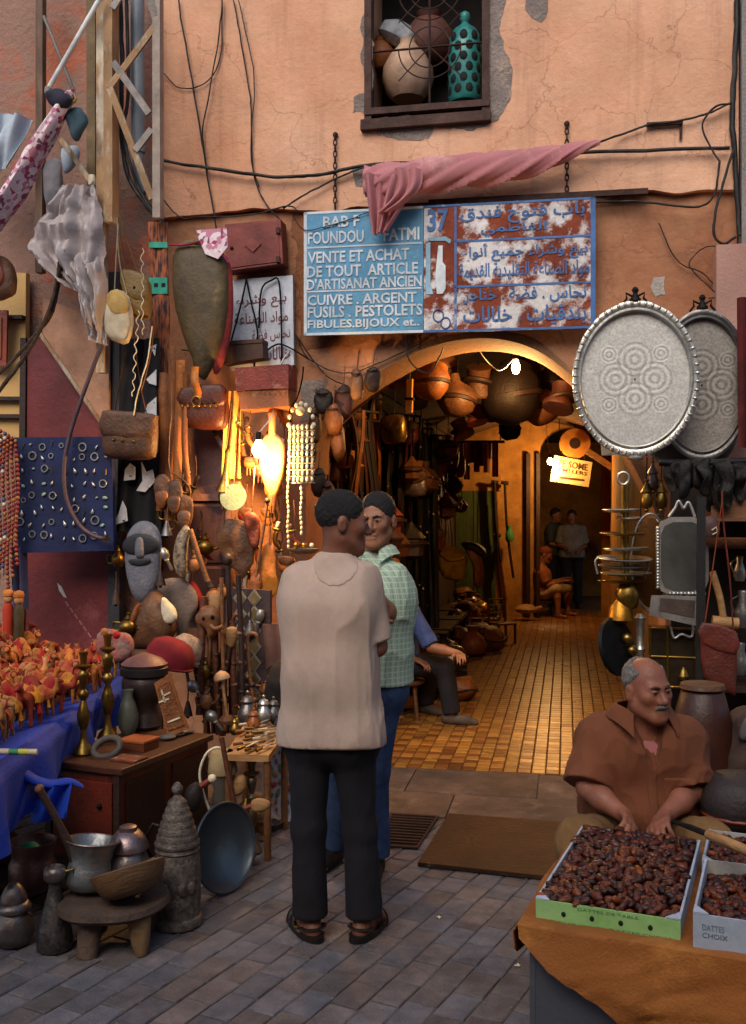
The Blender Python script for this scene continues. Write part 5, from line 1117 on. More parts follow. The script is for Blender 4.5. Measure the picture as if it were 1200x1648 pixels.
# ---- hanging bags on the mast
def satchel(label, body, flap, v, m1, m2, depth=.045, straps=(), studs=None, strap_m=None, name='satchel'):
    cx_ = sum(p[0] for p in body) / len(body); cy_ = max(p[1] for p in body); h = Hang(name, label, 'bag', cx_, cy_, v)
    h.puff(body, depth, 'body', m1, p=5, k=2, seed=len(label)); f = h.puff(flap, depth * .35, 'flap', m2, p=6, dv=-depth * .78, k=2, seed=len(label) + 1, amp=.003)
    for s_ in straps: h.tube(s_, .007, 'strap', strap_m or m1, 6, flat=.4)
    if studs:
        sm_ = MB().ball((0, 0, 0), .009, 8, 6).mesh('stud', studs[1], 60)
        for x, y in studs[0]: piece('stud', sm_, f, Matrix.Translation(h.p(x, y, -depth * 1.12)))
    return h
satchel('brown leather satchel with three studs hanging below the mast', [(168, 672), (178, 662), (246, 668), (254, 676), (252, 726), (240, 740), (180, 738), (165, 722)], [(168, 668), (180, 661), (250, 667), (254, 676), (248, 705), (170, 702)], -.68, leather_brown, leather_brown, .06, (((184, 664), (192, 620), (202, 560)), ((236, 668), (226, 620), (218, 560), (212, 510)), ((214, 664), (230, 620), (244, 560), (246, 520))), ([(190, 709), (204, 710), (222, 711)], brass))
satchel('olive tan leather satchel hanging highest beside the striped runner', [(200, 440), (236, 446), (243, 470), (241, 512), (212, 508), (198, 470)], [(198, 436), (236, 444), (243, 462), (240, 488), (206, 478)], -.66, mat('olive_satchel', '86682f', '654c22', 8, .5, bump=.3), MATS['olive_satchel'], .05, (((202, 440), (196, 400), (190, 350)), ((222, 440), (205, 390), (192, 345))), ([(222, 466)], iron))
satchel('small cream and yellow handbag hanging below the plastic bag', [(176, 478), (190, 466), (208, 478), (214, 520), (206, 552), (190, 552), (170, 538), (170, 505)], [(176, 476), (192, 467), (210, 482), (208, 506), (190, 510), (178, 496)], -.72, mat('cream_bag', 'cfc0a0', 'a8977a', 9, .6, c3='7fa0ae', c3scale=6), mat('yellow_flap', 'c9a45c', 'a07d3a', 8, .6), .045, (((184, 470), (186, 430), (190, 360)), ((204, 472), (192, 420), (188, 350))))
for i, (x0, amp) in enumerate(((229, 2.2), (222, 2.6))):
    pts = [(x0 + amp * math.sin(k * 1.9) + (k * -.4 if i else 0), (400 if i == 0 else 500) + k * 6) for k in range(24)]
    wire(pts, .0028, ('pale crinkled cord' if i == 0 else 'second pale crinkled cord lower down') + ' hanging beside the satchels', -.74, bone, 'cord', 'cord')
wire([(244, 525), (238, 570), (228, 612), (220, 640), (214, 668)], .004, 'thin tan cord crossing above the brown satchel', -.76, bone, 'cord', 'cord')
# black T-shirt with white print
h = Hang('printed_shirt', 'black cloth with white ghostly prints hanging beside the red door', 'shirt', 222, 850, -.5)
blk = mat('black_cotton', '18161a', '0f0e11', 7, .9, bump=.2); gwhite = mat('white_print', 'c9ccd2', 'a4a8b0', 14, .8, bump=0, c3='2a2a30', c3scale=26, c3lo=.6, c3hi=.64)
def shf(a, b): return h.p(198 + 60 * a - 10 * b * (1 - a), 545 + 310 * b - 0 * a) + Vector((0, -.02 * math.sin(a * 9 + b * 2) - .012 * math.sin(a * 21 + b * 5), 0))
h.build(MB().grid(shf, 20, 30, .006), 'cloth', blk)
for poly in ([(248, 604), (256, 596), (256, 622), (244, 618), (240, 612)], [(256, 640), (242, 652), (236, 672), (250, 690), (257, 700)], [(206, 756), (214, 746), (222, 752), (222, 772), (204, 774)], [(232, 744), (240, 760), (250, 756), (254, 775), (238, 792), (224, 790), (234, 774)], [(202, 806), (208, 818), (210, 838), (186, 846), (196, 826)], [(246, 560), (256, 556), (254, 575)]):
    h.slab(poly, -.046, -.042, 'print', gwhite)
# striped runner, wineskin, red box, white panel, boxes
h = Hang('striped_runner', 'narrow woven strip in brown and black with turquoise bands', 'woven strip', 255, 600, -.42)
run = bpy.data.materials.new('woven_runner'); run.use_nodes = True; MATS['woven_runner'] = run; nt = run.node_tree; L_ = nt.links.new; tc = nod(nt, 'ShaderNodeTexCoord'); n1 = nod(nt, 'ShaderNodeTexNoise', Scale=14.0, Detail=4.0); mp = nod(nt, 'ShaderNodeMapping'); mp.inputs['Scale'].default_value = (5, 1, .8); L_(tc.outputs['Object'], mp.inputs[0]); L_(mp.outputs[0], n1.inputs['Vector'])
cr = nod(nt, 'ShaderNodeValToRGB'); e = cr.color_ramp.elements; e[0].position = .4; e[0].color = rgba(hexc('2a2127')); e[1].position = .6; e[1].color = rgba(hexc('9c5630')); L_(n1.outputs[0], cr.inputs[0]); L_(cr.outputs[0], nt.nodes['Principled BSDF'].inputs['Base Color']); nt.nodes['Principled BSDF'].inputs['Roughness'].default_value = .9
def rf(a, b): return h.p(240 + 30 * a + 4 * b, 358 + 245 * b) + Vector((0, -.008 * math.sin(a * 6 + b * 9), 0))
h.build(MB().grid(rf, 8, 30, .012), 'weave', run); teal2 = mat('turquoise_thread', '3fa38c', '2d7f6c', 20, .9)
for y0, y1 in ((391, 400), (448, 474)): h.slab([(241.5, y0), (271, y0), (271.5, y1), (242, y1)], -.022, -.008, 'band', teal2)
for x in (250, 262): h.slab([(x, 457), (x + 6, 457), (x + 6, 463), (x, 463)], -.025, -.0225, 'mark', iron)
h = Hang('hide_bag', 'long olive green hide bag with red cloth edge hanging on the wall', 'hide bag', 315, 610, -.45)
h.puff([(360, 410), (372, 440), (372, 520), (362, 570), (350, 600), (340, 592), (344, 520), (350, 430)], .03, 'red_edge', mat('red_cloth', '8a2a24', '63191a', 8, .85, bump=.3), dv=.02, seed=3)
h.puff([(282, 398), (318, 392), (356, 400), (368, 450), (366, 510), (356, 556), (342, 590), (330, 612), (318, 604), (306, 570), (288, 520), (278, 460)], .075, 'hide', leather_olive, p=2.5, seed=5, amp=.008); h.tube([(292, 562), (330, 566), (354, 558)], .008, 'seam', leather_brown, 6)
h.tube([(290, 396), (310, 390), (350, 394)], .02, 'gathered_top', leather_olive, 8)
h = Hang('pink_scarf', 'magenta and white scarf end knotted above the hide bag', 'scarf', 340, 390, -.5)
h.tube([(272, 394), (300, 394), (330, 388), (350, 400), (368, 424)], .012, 'knot', mat('magenta_cloth', 'b0345f', '8c2449', 8, .8), 8, flat=.5); h.slab([(318, 372), (366, 368), (368, 398), (352, 418), (332, 410), (322, 388)], -.02, -.01, 'printed_end', pr)
h = Hang('meter_box', 'dull red metal box with a diamond relief beside the sign', 'metal box', 412, 440, -.1)
redm = mat('dull_red_metal', '8c3f38', '6d2f2b', 6, .6, metal=.1, bump=.15, bscale=40, c3='9d564c')
q = [h.p(*a) for a in ((367, 366), (456, 358), (460, 428), (370, 440))]
def quadbox(q, d0, d1): return MB().prism([(a.x, a.z) for a in q], d0, d1)
h.build(quadbox(q, -.07, .06), 'case', redm, None, None); c = sum(q, Vector()) / 4
h.build(quadbox([a.lerp(c, .1) for a in q], -.076, -.071), 'lid', redm, None, None)
h.slab([(400, 400), (412, 388), (426, 398), (413, 411)], -.085, -.0765, 'diamond', redm); 
for y in (372, 418): h.slab([(450, y), (456, y), (456, y + 9), (450, y + 9)], -.09, -.071, 'hinge', rust)
h.build(MB().ball(h.p(379, 404, -.08), .012, 8, 6), 'lock', rust)
h = Hang('notice_panel', 'white metal panel with faded red Arabic lines below the red box', 'panel', 425, 590, -.06)
pq = [h.p(*a) for a in ((370, 452), (472, 444), (474, 588), (372, 596))]
wp = h.build(quadbox(pq, -.02, .02), 'plate', mat('chalky_white_metal', 'd0d5de', 'b4bac6', 6, .6, c3='8a8f9c', c3scale=5), None, None)
redl = mat('faded_red_paint', '8d4a4c', '6d3a40', 9, .7, bump=0)
def pf2(s, t, d): p = pq[0].lerp(pq[1], s).lerp(pq[3].lerp(pq[2], s), t); return Vector((p.x, -d, p.z))
for txt, bx in (('بيع وشراء', (.1, .18, .9, .34)), ('مواد الصناعة', (.08, .38, .92, .54)), ('نحاس فضة', (.35, .58, .95, .72)), ('خلالات', (.5, .78, .95, .93))): place_text(shape_ar(txt), pf2, bx, 'lettering', redl, wp, .023, .008)
for pts in ([(400, 452), (392, 490), (376, 550)], [(400, 452), (408, 490), (418, 540), (412, 596)], [(420, 530), (424, 470), (440, 454), (452, 456), (456, 520), (456, 590)], [(430, 568), (450, 556), (470, 562), (500, 580)]): h.tube([(a, b, -.05) for a, b in pts], .006, 'cord', iron, 6)
h = Hang('wooden_box', 'flat brown wooden box on the lower left of the white panel', 'box', 390, 586, -.2); h.build(quadbox([h.p(*a) for a in ((360, 554), (426, 550), (428, 578), (362, 588))], -.06, .06), 'case', mat('grey_brown_box', '5c4234', '432f25', 6, .7), None, None); h.build(quadbox([h.p(*a) for a in ((360, 552), (427, 548), (427, 554), (360, 558))], -.066, .062), 'lid', MATS['grey_brown_box'], None, None)
stud_s = [(300 + k * 9, 655) for k in range(7)]
satchel('dark red brown studded leather bag lit from the side below the hide bag', [(296, 628), (360, 622), (367, 640), (366, 680), (352, 692), (302, 688), (295, 665)], [(296, 626), (360, 620), (366, 634), (364, 654), (297, 656)], -.5, mat('studded_leather', '5d2c1c', '401c12', 9, .45, bump=.3), MATS['studded_leather'], .07, (), (stud_s, brass))
h = Hang('casket', 'small casket above the bulb with reddish lid, lower half coloured as bulb-lit', 'casket', 430, 660, -.46)
q = [h.p(*a) for a in ((390, 600), (470, 594), (471, 656), (394, 662))]
h.build(quadbox(q, -.1, .1), 'body', mat('bulb_lit_casket', 'b06a3c', '8a4c28', 12, .55, bump=.4, bscale=70, c3='c98a50', c3scale=12), None, None); h.build(quadbox([h.p(*a) for a in ((387, 596), (472, 590), (472, 628), (389, 632))], -.112, .105), 'lid', mat('casket_lid', '8c3a2c', '6d2a20', 14, .55, bump=.5, bscale=70, c3='b0705a', c3scale=14), None, None)  # lower half coloured paler to carry the bulb's light from below
for k in range(10): h.build(MB().ball(h.p(394 + k * 8, 634, -.115), .006, 6, 4), 'stud', brass)
# ---- orange leather straps and belts down the left
strap_label = ['leftmost', 'second', 'third', 'fourth', 'rightmost']
for k, (x, w, y0, y1, m) in enumerate(((262, 14, 600, 822, leather_tan), (276, 12, 560, 838, leather_tan), (289, 13, 580, 828, mat('amber_leather', 'b5702f', '8d4f1e', 6, .5, bump=.3)), (300, 8, 600, 780, leather_tan), (316, 10, 590, 640, leather_orange))):
    h = Hang('leather_strap', '%s of the broad tan leather straps hanging beside the black shirt' % strap_label[k], 'strap', x, y1, -.5 - .02 * k, 'tan leather straps')
    def st_(a, b, x=x, w=w, y0=y0, y1=y1, k=k): return h.p(x - w / 2 + w * a + 3 * math.sin(b * 4 + k), y0 + (y1 - y0) * b) + Vector((0, -.012 * math.sin(math.pi * a) - .01 * math.sin(b * 7 + k), 0))
    h.build(MB().grid(st_, 6, 26, .006), 'strap', m); h.build(MB().tube([h.p(x + 7 * math.cos(t), y1 + 6 + 8 * math.sin(t), -.01) for t in [2 * math.pi * i / 12 for i in range(12)]], .005, 6, closed=True), 'buckle', brass)
wire([(272, 540), (276, 640), (272, 740), (280, 800), (300, 808), (306, 790), (292, 770), (276, 760)], .005, 'thin brown cord looped round the tan straps', -.6, leather_brown, 'cord', 'cord')
for k, (x, y) in enumerate(((262, 792), (282, 800), (298, 824))):
    h = Hang('slipper', '%s orange leather slipper tied to the straps' % ('left', 'middle', 'lowest')[k], 'slipper', x, y, -.62); h.puff([(x - 10, y - 26), (x + 8, y - 24), (x + 12, y), (x + 6, y + 26), (x - 6, y + 28), (x - 13, y + 4)], .010, 'sole', leather_brown, p=5, seed=k, amp=.012); h.puff([(x - 9, y), (x + 9, y), (x + 8, y + 18), (x - 1, y + 28), (x - 10, y + 16)], .013, 'vamp', leather_brown if k else leather_tan, dv=-.02, seed=k + 4)
# mauve door leaf between the straps and the bellows
h = Hang('door_leaf', 'dull mauve wooden door leaf behind the hanging leather goods', 'door', 335, 1000, -.3); mauve = mat('mauve_door', '86625c', '6c4c49', 3, .7, bump=.3, bscale=25, vary=0)
h.slab([(300, 672), (372, 672), (372, 1010), (300, 1010)], -.02, .02, 'leaf', mauve); h.slab([(304, 795), (370, 795), (370, 806), (304, 806)], -.05, -.021, 'rail', mauve); h.slab([(310, 815), (364, 815), (364, 905), (310, 905)], -.032, -.021, 'panel', mat('dark_mauve_panel', '432a30', '352026', 4, .7))
h.slab([(310, 915), (364, 915), (364, 1000), (310, 1000)], -.032, -.021, 'panel', MATS['dark_mauve_panel'])
# yellow cloth hanging, horns, dishes and leaf shaped leathers near the bulb
amber = mat('amber_cloth', 'd09a4c', 'a8722e', 6, .7, bump=.3)
h = Hang('hanging_cloth', 'amber cloth hanging just left of the lit bulb', 'cloth', 380, 760, -.46)
def cf(a, b): return h.p(366 + 22 * a - 10 * b * (1 - a), 630 + 140 * b) + Vector((0, -.025 * math.sin(a * 12 + b * 3), 0))
h.build(MB().grid(cf, 24, 16, .006), 'cloth', amber)
h = Hang('brass_bell', 'flared brass bell hanging left of the green dish', 'bell', 360, 775, -.55); h.lathe(361, 784, [(15, -8), (14, -6), (8, 8), (5, 26), (4, 50), (2, 60)], 'horn', brass, n=18, rot=(0, .1, 0)); h.tube([(362, 730), (368, 690), (372, 650)], .004, 'cord', leather_brown)
h = Hang('green_dish', 'pale green metal dish hanging below the bulb', 'dish', 376, 804, -.6); h.lathe(375, 800, [(22, 0), (21, 3), (14, 8), (1, 10)], 'bowl', mat('verdigris_dish', '8d9a78', '6c7a5c', 7, .45, metal=.5), rot=(R(-104), .15, 0), n=28); h.tube([(376, 780), (378, 740), (380, 700)], .003, 'cord', leather_brown)
for k, (pts, m, lab) in enumerate((([(346, 858), (366, 836), (398, 842), (412, 870), (406, 905), (392, 934), (376, 915), (356, 890)], leather_brown, 'broad tan leaf shaped leather pouch below the green dish'), ([(392, 830), (410, 824), (420, 850), (414, 880), (404, 876), (396, 850)], mat('rose_leather', '8a4026', '682c18', 7, .5, bump=.3), 'narrow rosy leather pouch beside the bellows'), ([(420, 880), (438, 876), (444, 910), (446, 950), (424, 978), (410, 985), (414, 940), (416, 905)], leather_orange, 'long orange leather bag tail hanging under the bellows'), ([(404, 925), (416, 915), (420, 950), (412, 985), (400, 975)], leather_tan, 'small tan leather scrap behind the orange bag tail'))):
    h = Hang('leather_pouch', lab, 'pouch', pts[0][0], max(p[1] for p in pts), -.55 - .03 * (k % 2)); h.puff(pts, .016, 'body', m, p=4, seed=k + 2, amp=.016); h.tube([(pts[0][0] + 14, pts[0][1] - 4, -.01), (pts[0][0] + 16, pts[0][1] - 40, -.01), (pts[0][0] + 18, pts[0][1] - 80, 0)], .0035, 'thong', leather_brown)
h = Hang('bellows', 'wooden bellows with a long nozzle hanging right beside the bulb', 'bellows', 438, 840, -.48); pw = mat('pale_bellows_wood', 'c08a5c', '9c6a40', 8, .5, bump=.2)
h.puff([(427, 700), (438, 696), (449, 702), (458, 716), (458, 752), (452, 778), (443, 800), (434, 800), (424, 778), (418, 752), (418, 718)], .02, 'board', pw, p=8, k=2); h.puff([(428, 704), (448, 706), (455, 718), (455, 752), (442, 797), (434, 797), (421, 752), (421, 720)], .02, 'leather_side', leather_tan, p=4, dv=.03, k=2)
h.lathe(438, 702, [(6, 0), (6, 30), (8, 36), (5, 44), (1, 46)], 'handle', pw, n=12); h.lathe(438, 826, [(4, 0), (5, 8), (7, 20), (8, 30)], 'nozzle', wood_mid, n=12)
h = Hang('horn_stick', 'slim dark stick hanging between the bellows and the orange bag', 'stick', 420, 880, -.58); h.tube([(430, 810), (424, 850), (416, 900), (408, 960)], .01, 'stick', wood_mid, 8); h.build(MB().ball(h.p(430, 806), .018, 8, 6), 'knob', wood_dark)
# white bone bead harness and chains
h = Hang('bead_headdress', 'white bone bead and shell headdress glowing beside the bulb', 'headdress', 484, 790, -.5)
BM_ = MB().ball((0, 0, 0), 1, 8, 6).mesh('bead', bone, 60)
for r in range(9):
    y = 688 + r * 10.5; n = 6
    for c_ in range(n):
        x = 468 + c_ * 7 + (r % 2) * .6 - .35 * r * (c_ == 0); piece('bead', BM_, h.t, Matrix.Translation(h.p(x, y, -.02 - .02 * math.sin(math.pi * c_ / 5))) @ Matrix.Diagonal((.0105, .009, .017, 1)))
    h.build(MB().tube([h.p(464, y + 5), h.p(484, y + 5.5, -.03), h.p(506, y + 5)], .0035, 5), 'thread', bone)
for q_ in range(9): a = math.pi * q_ / 8; piece('bead', BM_, h.t, Matrix.Translation(h.p(485 - 20 * math.cos(a), 684 - 34 * math.sin(a), -.01)) @ Matrix.Diagonal((.013, .011, .016, 1)))
h.build(MB().ball(h.p(484, 662, -.02), .028, 12, 8), 'crown', mat('ivory_knob', 'e0cda0', 'bda678', 8, .5))
h.tube([(468, 680), (466, 660), (478, 640), (486, 610), (488, 590)], .005, 'loop', iron)
for x, y0, y1 in ((464, 760, 888), (485, 786, 872)):
    for k in range(int((y1 - y0) / 8)): piece('bead', BM_, h.t, Matrix.Translation(h.p(x + .8 * math.sin(k), y0 + k * 8, -.01)) @ Matrix.Diagonal((.009, .009, .015, 1)))
h = Hang('hanging_scale', 'small brass pan hanging from a bead chain behind the beige man', 'scale pan', 490, 885, -.5); h.lathe(488, 886, [(1, -6), (14, -5), (24, 0), (25, 3), (22, 1), (1, -3)], 'pan', silver, n=28)
for k in range(3): h.build(MB().ball(h.p(478 + k * 11, 878, -.02 + .02 * k), .022 - .003 * k, 10, 6), 'weight', bone if k == 2 else brass)
# blue jewellery board
h = Hang('jewellery_board', 'blue cloth board pinned with silver rings, pendants and earrings', 'jewellery board', 105, 890, -.62)
navy = mat('navy_cloth', '27315c', '1c2446', 6, .9, bump=.3, bscale=120, vary=0)
bq = [h.p(24, 704), h.p(180, 703), h.p(184, 886), h.p(30, 890)]
h.build(quadbox(bq, -.01, .03), 'board', navy, None, None)
RG = MB().tube([Vector((math.cos(t), 0, math.sin(t))) for t in [2 * math.pi * i / 12 for i in range(12)]], .22, 5, closed=True).mesh('ring', silver, 60); PD = MB().lathe([(.001, -1.2), (.5, -.8), (.62, -.2), (.3, .5), (.1, 1)], 8).mesh('pendant', silver, 50); ST = MB().ball((0, 0, 0), (.8, .4, .5), 8, 6).mesh('stone', mat('jewel_stone', 'a8b4a0', '7a9a8c', 6, .3), 60); BR = MB().tube([Vector((0, 0, -1.4)), Vector((0, 0, 1.4))], .22, 5).mesh('bar_pin', brass, 60)
rr = random.Random(5)
for r in range(8):
    for c_ in range(9):
        x = 38 + c_ * 16.5 + rr.uniform(-4, 4); y = 716 + r * 21 + rr.uniform(-5, 5)
        if x > 178 or rr.random() < .06: continue
        k = rr.choice((0, 0, 1, 1, 1, 2, 3)); me = (RG, PD, ST, BR)[k]; sc = (.02, .016, .018, .014)[k] * rr.uniform(.7, 1.25)
        piece(('ring', 'pendant', 'stone', 'bar_pin')[k], me, h.t, T4(h.p(x, y, -.018), 0, rr.uniform(-.6, .6), 0, (sc, sc * .8, sc)))
h = Hang('bent_cane', 'long curved purple brown cane hooked over the jewellery board', 'cane', 160, 870, -.7); h.tube([(163, 556), (146, 600), (128, 650), (112, 700), (103, 750), (106, 800), (124, 840), (146, 860), (170, 868)], .013, 'cane', mat('purple_cane', '5e4648', '46323a', 10, .5), 10, k=6); h.lathe(170, 868, [(5, -3), (6, 3)], 'ferrule', brass)
# bead strings and scarf at the left edge
bead_ms = [mat('red_bead', 'a8402e', '7d2a1e', 5, .4), mat('blue_bead', '4a5f86', '33456a', 5, .4), mat('amber_bead', 'b8783a', '8d5524', 5, .4), bone]
for k in range(6):
    x = -8 + k * 7; h = Hang('bead_necklace', ['%s bead necklace hanging at the left edge' % w for w in ('outermost', 'second', 'third red', 'fourth', 'fifth mixed', 'innermost red')][k], 'necklace', x, 960, -.75, 'bead necklaces at the left edge'); me = [MB().ball((0, 0, 0), 1, 8, 6).mesh('bead', m, 60) for m in bead_ms]
    n = 34
    for b in range(n):
        y = 690 + k * 4 + b * 7.6
        if y > 950 - (k * 17) % 50: break
        piece('bead', me[(0, 0, 1, 0, 2, 3, 0)[(b * (1 + k % 3) + k) % 7] if k < 3 else (0, 2, 0, 0)[(b + k) % 4]], h.t, Matrix.Translation(h.p(x + 2 * math.sin(b * .3 + k), y)) @ Matrix.Diagonal((.0125, .0125, .0135, 1)))
    h.tube([(x, 686 + k * 4), (x, 960 - (k * 17) % 50)], .003, 'thread', iron)
h = Hang('scarf', 'dusty violet scarf hanging below the bead necklaces', 'scarf', 30, 985, -.6)
def sf(a, b): return h.p(20 + 20 * a + 3 * b, 880 + 100 * b) + Vector((0, -.03 * math.sin(a * 10), 0))
h.build(MB().grid(sf, 20, 8, .006), 'cloth', mat('violet_cloth', '6d6780', '524d66', 6, .9))
# ================================================================== LEFT STALL: TABLE, CHEST, POTS ON THE GROUND
class Stand(Hang):                               # a free-standing thing; parts are given in picture pixels around its base, at the base's own distance
    def __init__(s, name, label, cat, px, py, D=None, z=0.0, group=None, rot=None):
        loc = G(px, py, z) if D is None else P(px, py, D)
        s.D = loc.y; s.s = loc.y / FPX; s.x0, s.y0 = px, py; s.t = thing(name, label, cat, loc, rot, group)
    def p(s, x, y, dv=0.0): return Vector(((x - s.x0) * s.s, dv, (s.y0 - y) * s.s))
    def prof(s, prof, name, m, n=28, wob=None, parent=None, at=None, rot=(0, 0, 0), sx=1, sy=1):
        return s.build(MB().lathe([(max(r, .01) * s.s, z * s.s) for r, z in prof], n, T4(at or (0, 0, 0), *rot), sx, sy, wob), name, m, parent)
eng_p = mat('engraved_dark_metal', '76706e', '3c3838', 60, .4, metal=.85, bump=.3, bscale=110)
carved = mat('carved_grey_wood', '857a70', '463e38', 50, .55, metal=.5, bump=.35, bscale=90)
# pots in front
h = Stand('copper_pot', 'squat dark copper pot with lid at the lower left corner', 'pot', 22, 1519)
h.prof([(20, 0), (27, 4), (32, 18), (31, 32), (25, 46), (22, 52)], 'body', copper); h.prof([(21, 52), (27, 55), (28, 60), (24, 66), (20, 70)], 'collar', copper); h.prof([(21, 70), (20, 78), (14, 90), (9, 96), (3, 98)], 'lid', copper)
h.build(MB().tube([h.p(22 + 33 * math.cos(a), 1519 - 44 - 14 * math.sin(a), -.02) for a in [.2 + 2.7 * k / 10 for k in range(11)]], .005, 6), 'handle', iron)
h = Stand('narrow_jug', 'engraved dark metal jug with a narrow neck standing before the stool', 'jug', 88, 1528)
h.prof([(22, 0), (28, 4), (29, 14), (26, 34), (20, 62), (13, 84), (10, 98), (9.5, 108)], 'body', eng_p, 32); h.prof([(10, 108), (17, 114), (18, 124), (16, 132), (12, 134), (10, 128)], 'collar', copper); h.build(MB().tube([h.p(104, 1402), h.p(118, 1398), h.p(120, 1416), h.p(108, 1424)], .004, 6), 'ring_handle', brass)
h = Stand('low_stool', 'thick low wooden stool with stump legs carrying the copper bucket', 'stool', 182, 1520)
zt = h.p(0, 1440).z
h.build(MB().lathe([(80 * h.s, zt - .045), (86 * h.s, zt - .03), (84 * h.s, zt - .008), (76 * h.s, zt)], 30, wob=lambda a, z: 1 + .05 * math.sin(2 * a + 1) + .02 * math.sin(5 * a)), 'seat', mat('grey_stool_wood', '6a564a', '4a3a32', 9, .7, bump=.4, bscale=40))
for dx, dy, m in ((-28, -.09, MATS['grey_stool_wood']), (52, -.08, mat('pale_stump', '8f7450', '6b5336', 8, .7, bump=.4)), (-40, .12, MATS['grey_stool_wood']), (44, .13, MATS['grey_stool_wood'])):
    b = Vector((dx * h.s * 1.05, dy * 1.15, 0)); e = Vector((dx * h.s * .92, dy * .9, zt - .04)); h.build(MB().tube([b, b.lerp(e, .3), e], [.022 if dx > 50 else .04, .035 if dx > 50 else .042, .048], 12), 'leg', m)
zs = h.D
h = Stand('copper_bucket', 'tinned copper bucket with a pestle standing on the low stool', 'bucket', 140, 1430, D=zs + .02, rot=(R(-6), R(5), 0))
h.prof([(28, 0), (34, 4), (38, 16), (34, 34), (32, 46), (36, 62), (43, 76), (41, 76), (33, 60), (29, 44), (30, 8), (1, 6)], 'body', mat('zinc_bucket', 'a3a8aa', '75797c', 7, .4, metal=.85, bump=.2, c3='7a5a50', c3scale=4)); h.build(MB().tube([Vector((43 * h.s * math.cos(a), 43 * h.s * math.sin(a), 76 * h.s)) for a in [2 * math.pi * k / 28 for k in range(28)]], .004, 6, closed=True), 'rolled_rim', copper)
h = Stand('pestle', 'dark wooden pestle leaning in the copper bucket', 'pestle', 122, 1385, D=zs); h.build(MB().tube([h.p(126, 1400, .0), h.p(112, 1362, 0), h.p(88, 1310, -.01), h.p(66, 1268, -.02)], [.022, .018, .014, .015], 10), 'shaft', wood_dark); h.build(MB().ball(h.p(66, 1267, -.02), .018, 10, 6), 'knob', wood_mid)
h = Stand('lidded_pot', 'small domed metal pot with lid standing behind the wooden bowl', 'pot', 206, 1412, D=zs + .13); h.prof([(26, 0), (34, 8), (36, 22), (30, 36), (26, 44)], 'body', copper); h.prof([(27, 44), (33, 47), (32, 54), (26, 66), (17, 76), (14, 76), (14, 82), (10, 84)], 'lid', mat('tinned_lid', '9c8a88', '77696a', 7, .38, metal=.85)); h.build(MB().tube([h.p(236, 1385), h.p(248, 1380), h.p(246, 1396), h.p(236, 1402)], .005, 6), 'handle', copper)
h = Stand('wooden_bowl', 'carved wooden bowl tipped on the edge of the low stool', 'bowl', 214, 1440, D=zs - .1, rot=(R(-16), R(-17), 0)); h.prof([(30, 0), (46, 8), (56, 24), (60, 42), (58, 44), (52, 30), (40, 14), (1, 10)], 'bowl', mat('bowl_wood', '77573a', '523a25', 8, .55, bump=.3, bscale=30, stretch=(1, 1, 4)), 32)
h = Stand('plank_bench', 'rough plank on blocks behind the low stool', 'bench', 40, 1470); z0 = .14; h.build(MB().box((-.35, -.02, z0 - .035), (.28, .3, z0), bev=.005), 'plank', wood_dark, None, None); h.build(MB().box((-.3, .03, 0), (-.2, .26, z0 - .036)), 'block', wood_dark, None, None); h.build(MB().box((.12, .03, 0), (.22, .26, z0 - .036)), 'block', wood_dark, None, None)
Dp = h.D + .12
h = Stand('copper_pot', 'wide copper pot with a green rag inside on the plank bench', 'pot', 52, 1424, D=1.5 * 1600 / (1424 - 824)); h.prof([(34, 0), (37, 6), (37, 34), (33, 42), (32, 52), (36, 62), (38, 72), (36, 72), (30, 54), (1, 50)], 'body', mat('rosy_copper', '7d6460', '57423f', 7, .38, metal=.88, bump=.2)); h.puff([(34, 1362), (56, 1352), (66, 1366), (52, 1378), (40, 1374)], .03, 'green_rag', mat('green_rag', '1f7a4a', '14593a', 7, .8), dv=-.02, seed=1, amp=.01)
h = Stand('gourd', 'rust coloured clay gourd behind the pots at the left edge', 'gourd', 6, 1390, D=4.25); h.prof([(14, 0), (26, 10), (30, 26), (22, 44), (10, 54), (6, 64), (1, 66)], 'body', mat('rust_clay', '6b3c26', '4c2818', 7, .7)); h.build(MB().tube([h.p(-10, 1340), h.p(8, 1334), h.p(20, 1342)], .006, 6), 'ribbon', mat('yellow_ribbon', 'c9b03a', 'b0502a', 30, .6))
h = Stand('carved_urn', 'tall carved urn with a ringed conical lid beside the zinc pan', 'urn', 285, 1487)
h.prof([(36, 0), (41, 3), (41, 14), (37, 18)], 'foot', carved); h.prof([(36, 18), (37, 40), (36, 90), (34, 112), (33, 118)], 'body', carved, 32, wob=lambda a, z: 1 + .025 * abs(math.sin(6 * a)))
cz = [(33, 118), (36, 121), (34, 126)]
for k in range(7): r = 34 - k * 3.1 - (k > 4) * (k - 4) * 1.2; cz += [(r + 2.2, 128 + k * 10.5), (r + 2.4, 133 + k * 10.5), (r - .6, 137 + k * 10.5)]
h.prof(cz + [(9, 203), (6, 206), (5, 209), (9, 214), (9, 220), (4, 227), (1, 229)], 'lid', mat('pale_carved_lid', '847a70', '453d37', 36, .55, metal=.4, bump=.4, bscale=110), 30)
h.build(MB().tube([h.p(250, 1390), h.p(238, 1370), h.p(236, 1345), h.p(246, 1326), h.p(256, 1330)], .007, 8), 'handle', iron)
for k in range(5):
    a = -2.4 + k * .42; h.build(MB().ball((36.5 * h.s * math.cos(a), 36.5 * h.s * math.sin(a), 66 * h.s), (.022, .012, .03), 8, 6, Euler((0, 0, a + math.pi / 2)).to_matrix().to_4x4()), 'boss', carved)
h = Stand('zinc_pan', 'large round zinc pan leaning on edge beside the carved urn', 'pan', 345, 1442); zinc = mat('dull_zinc', '6f7a82', '525b62', 5, .38, metal=.8, bump=.15, bscale=20, rvar=.12)
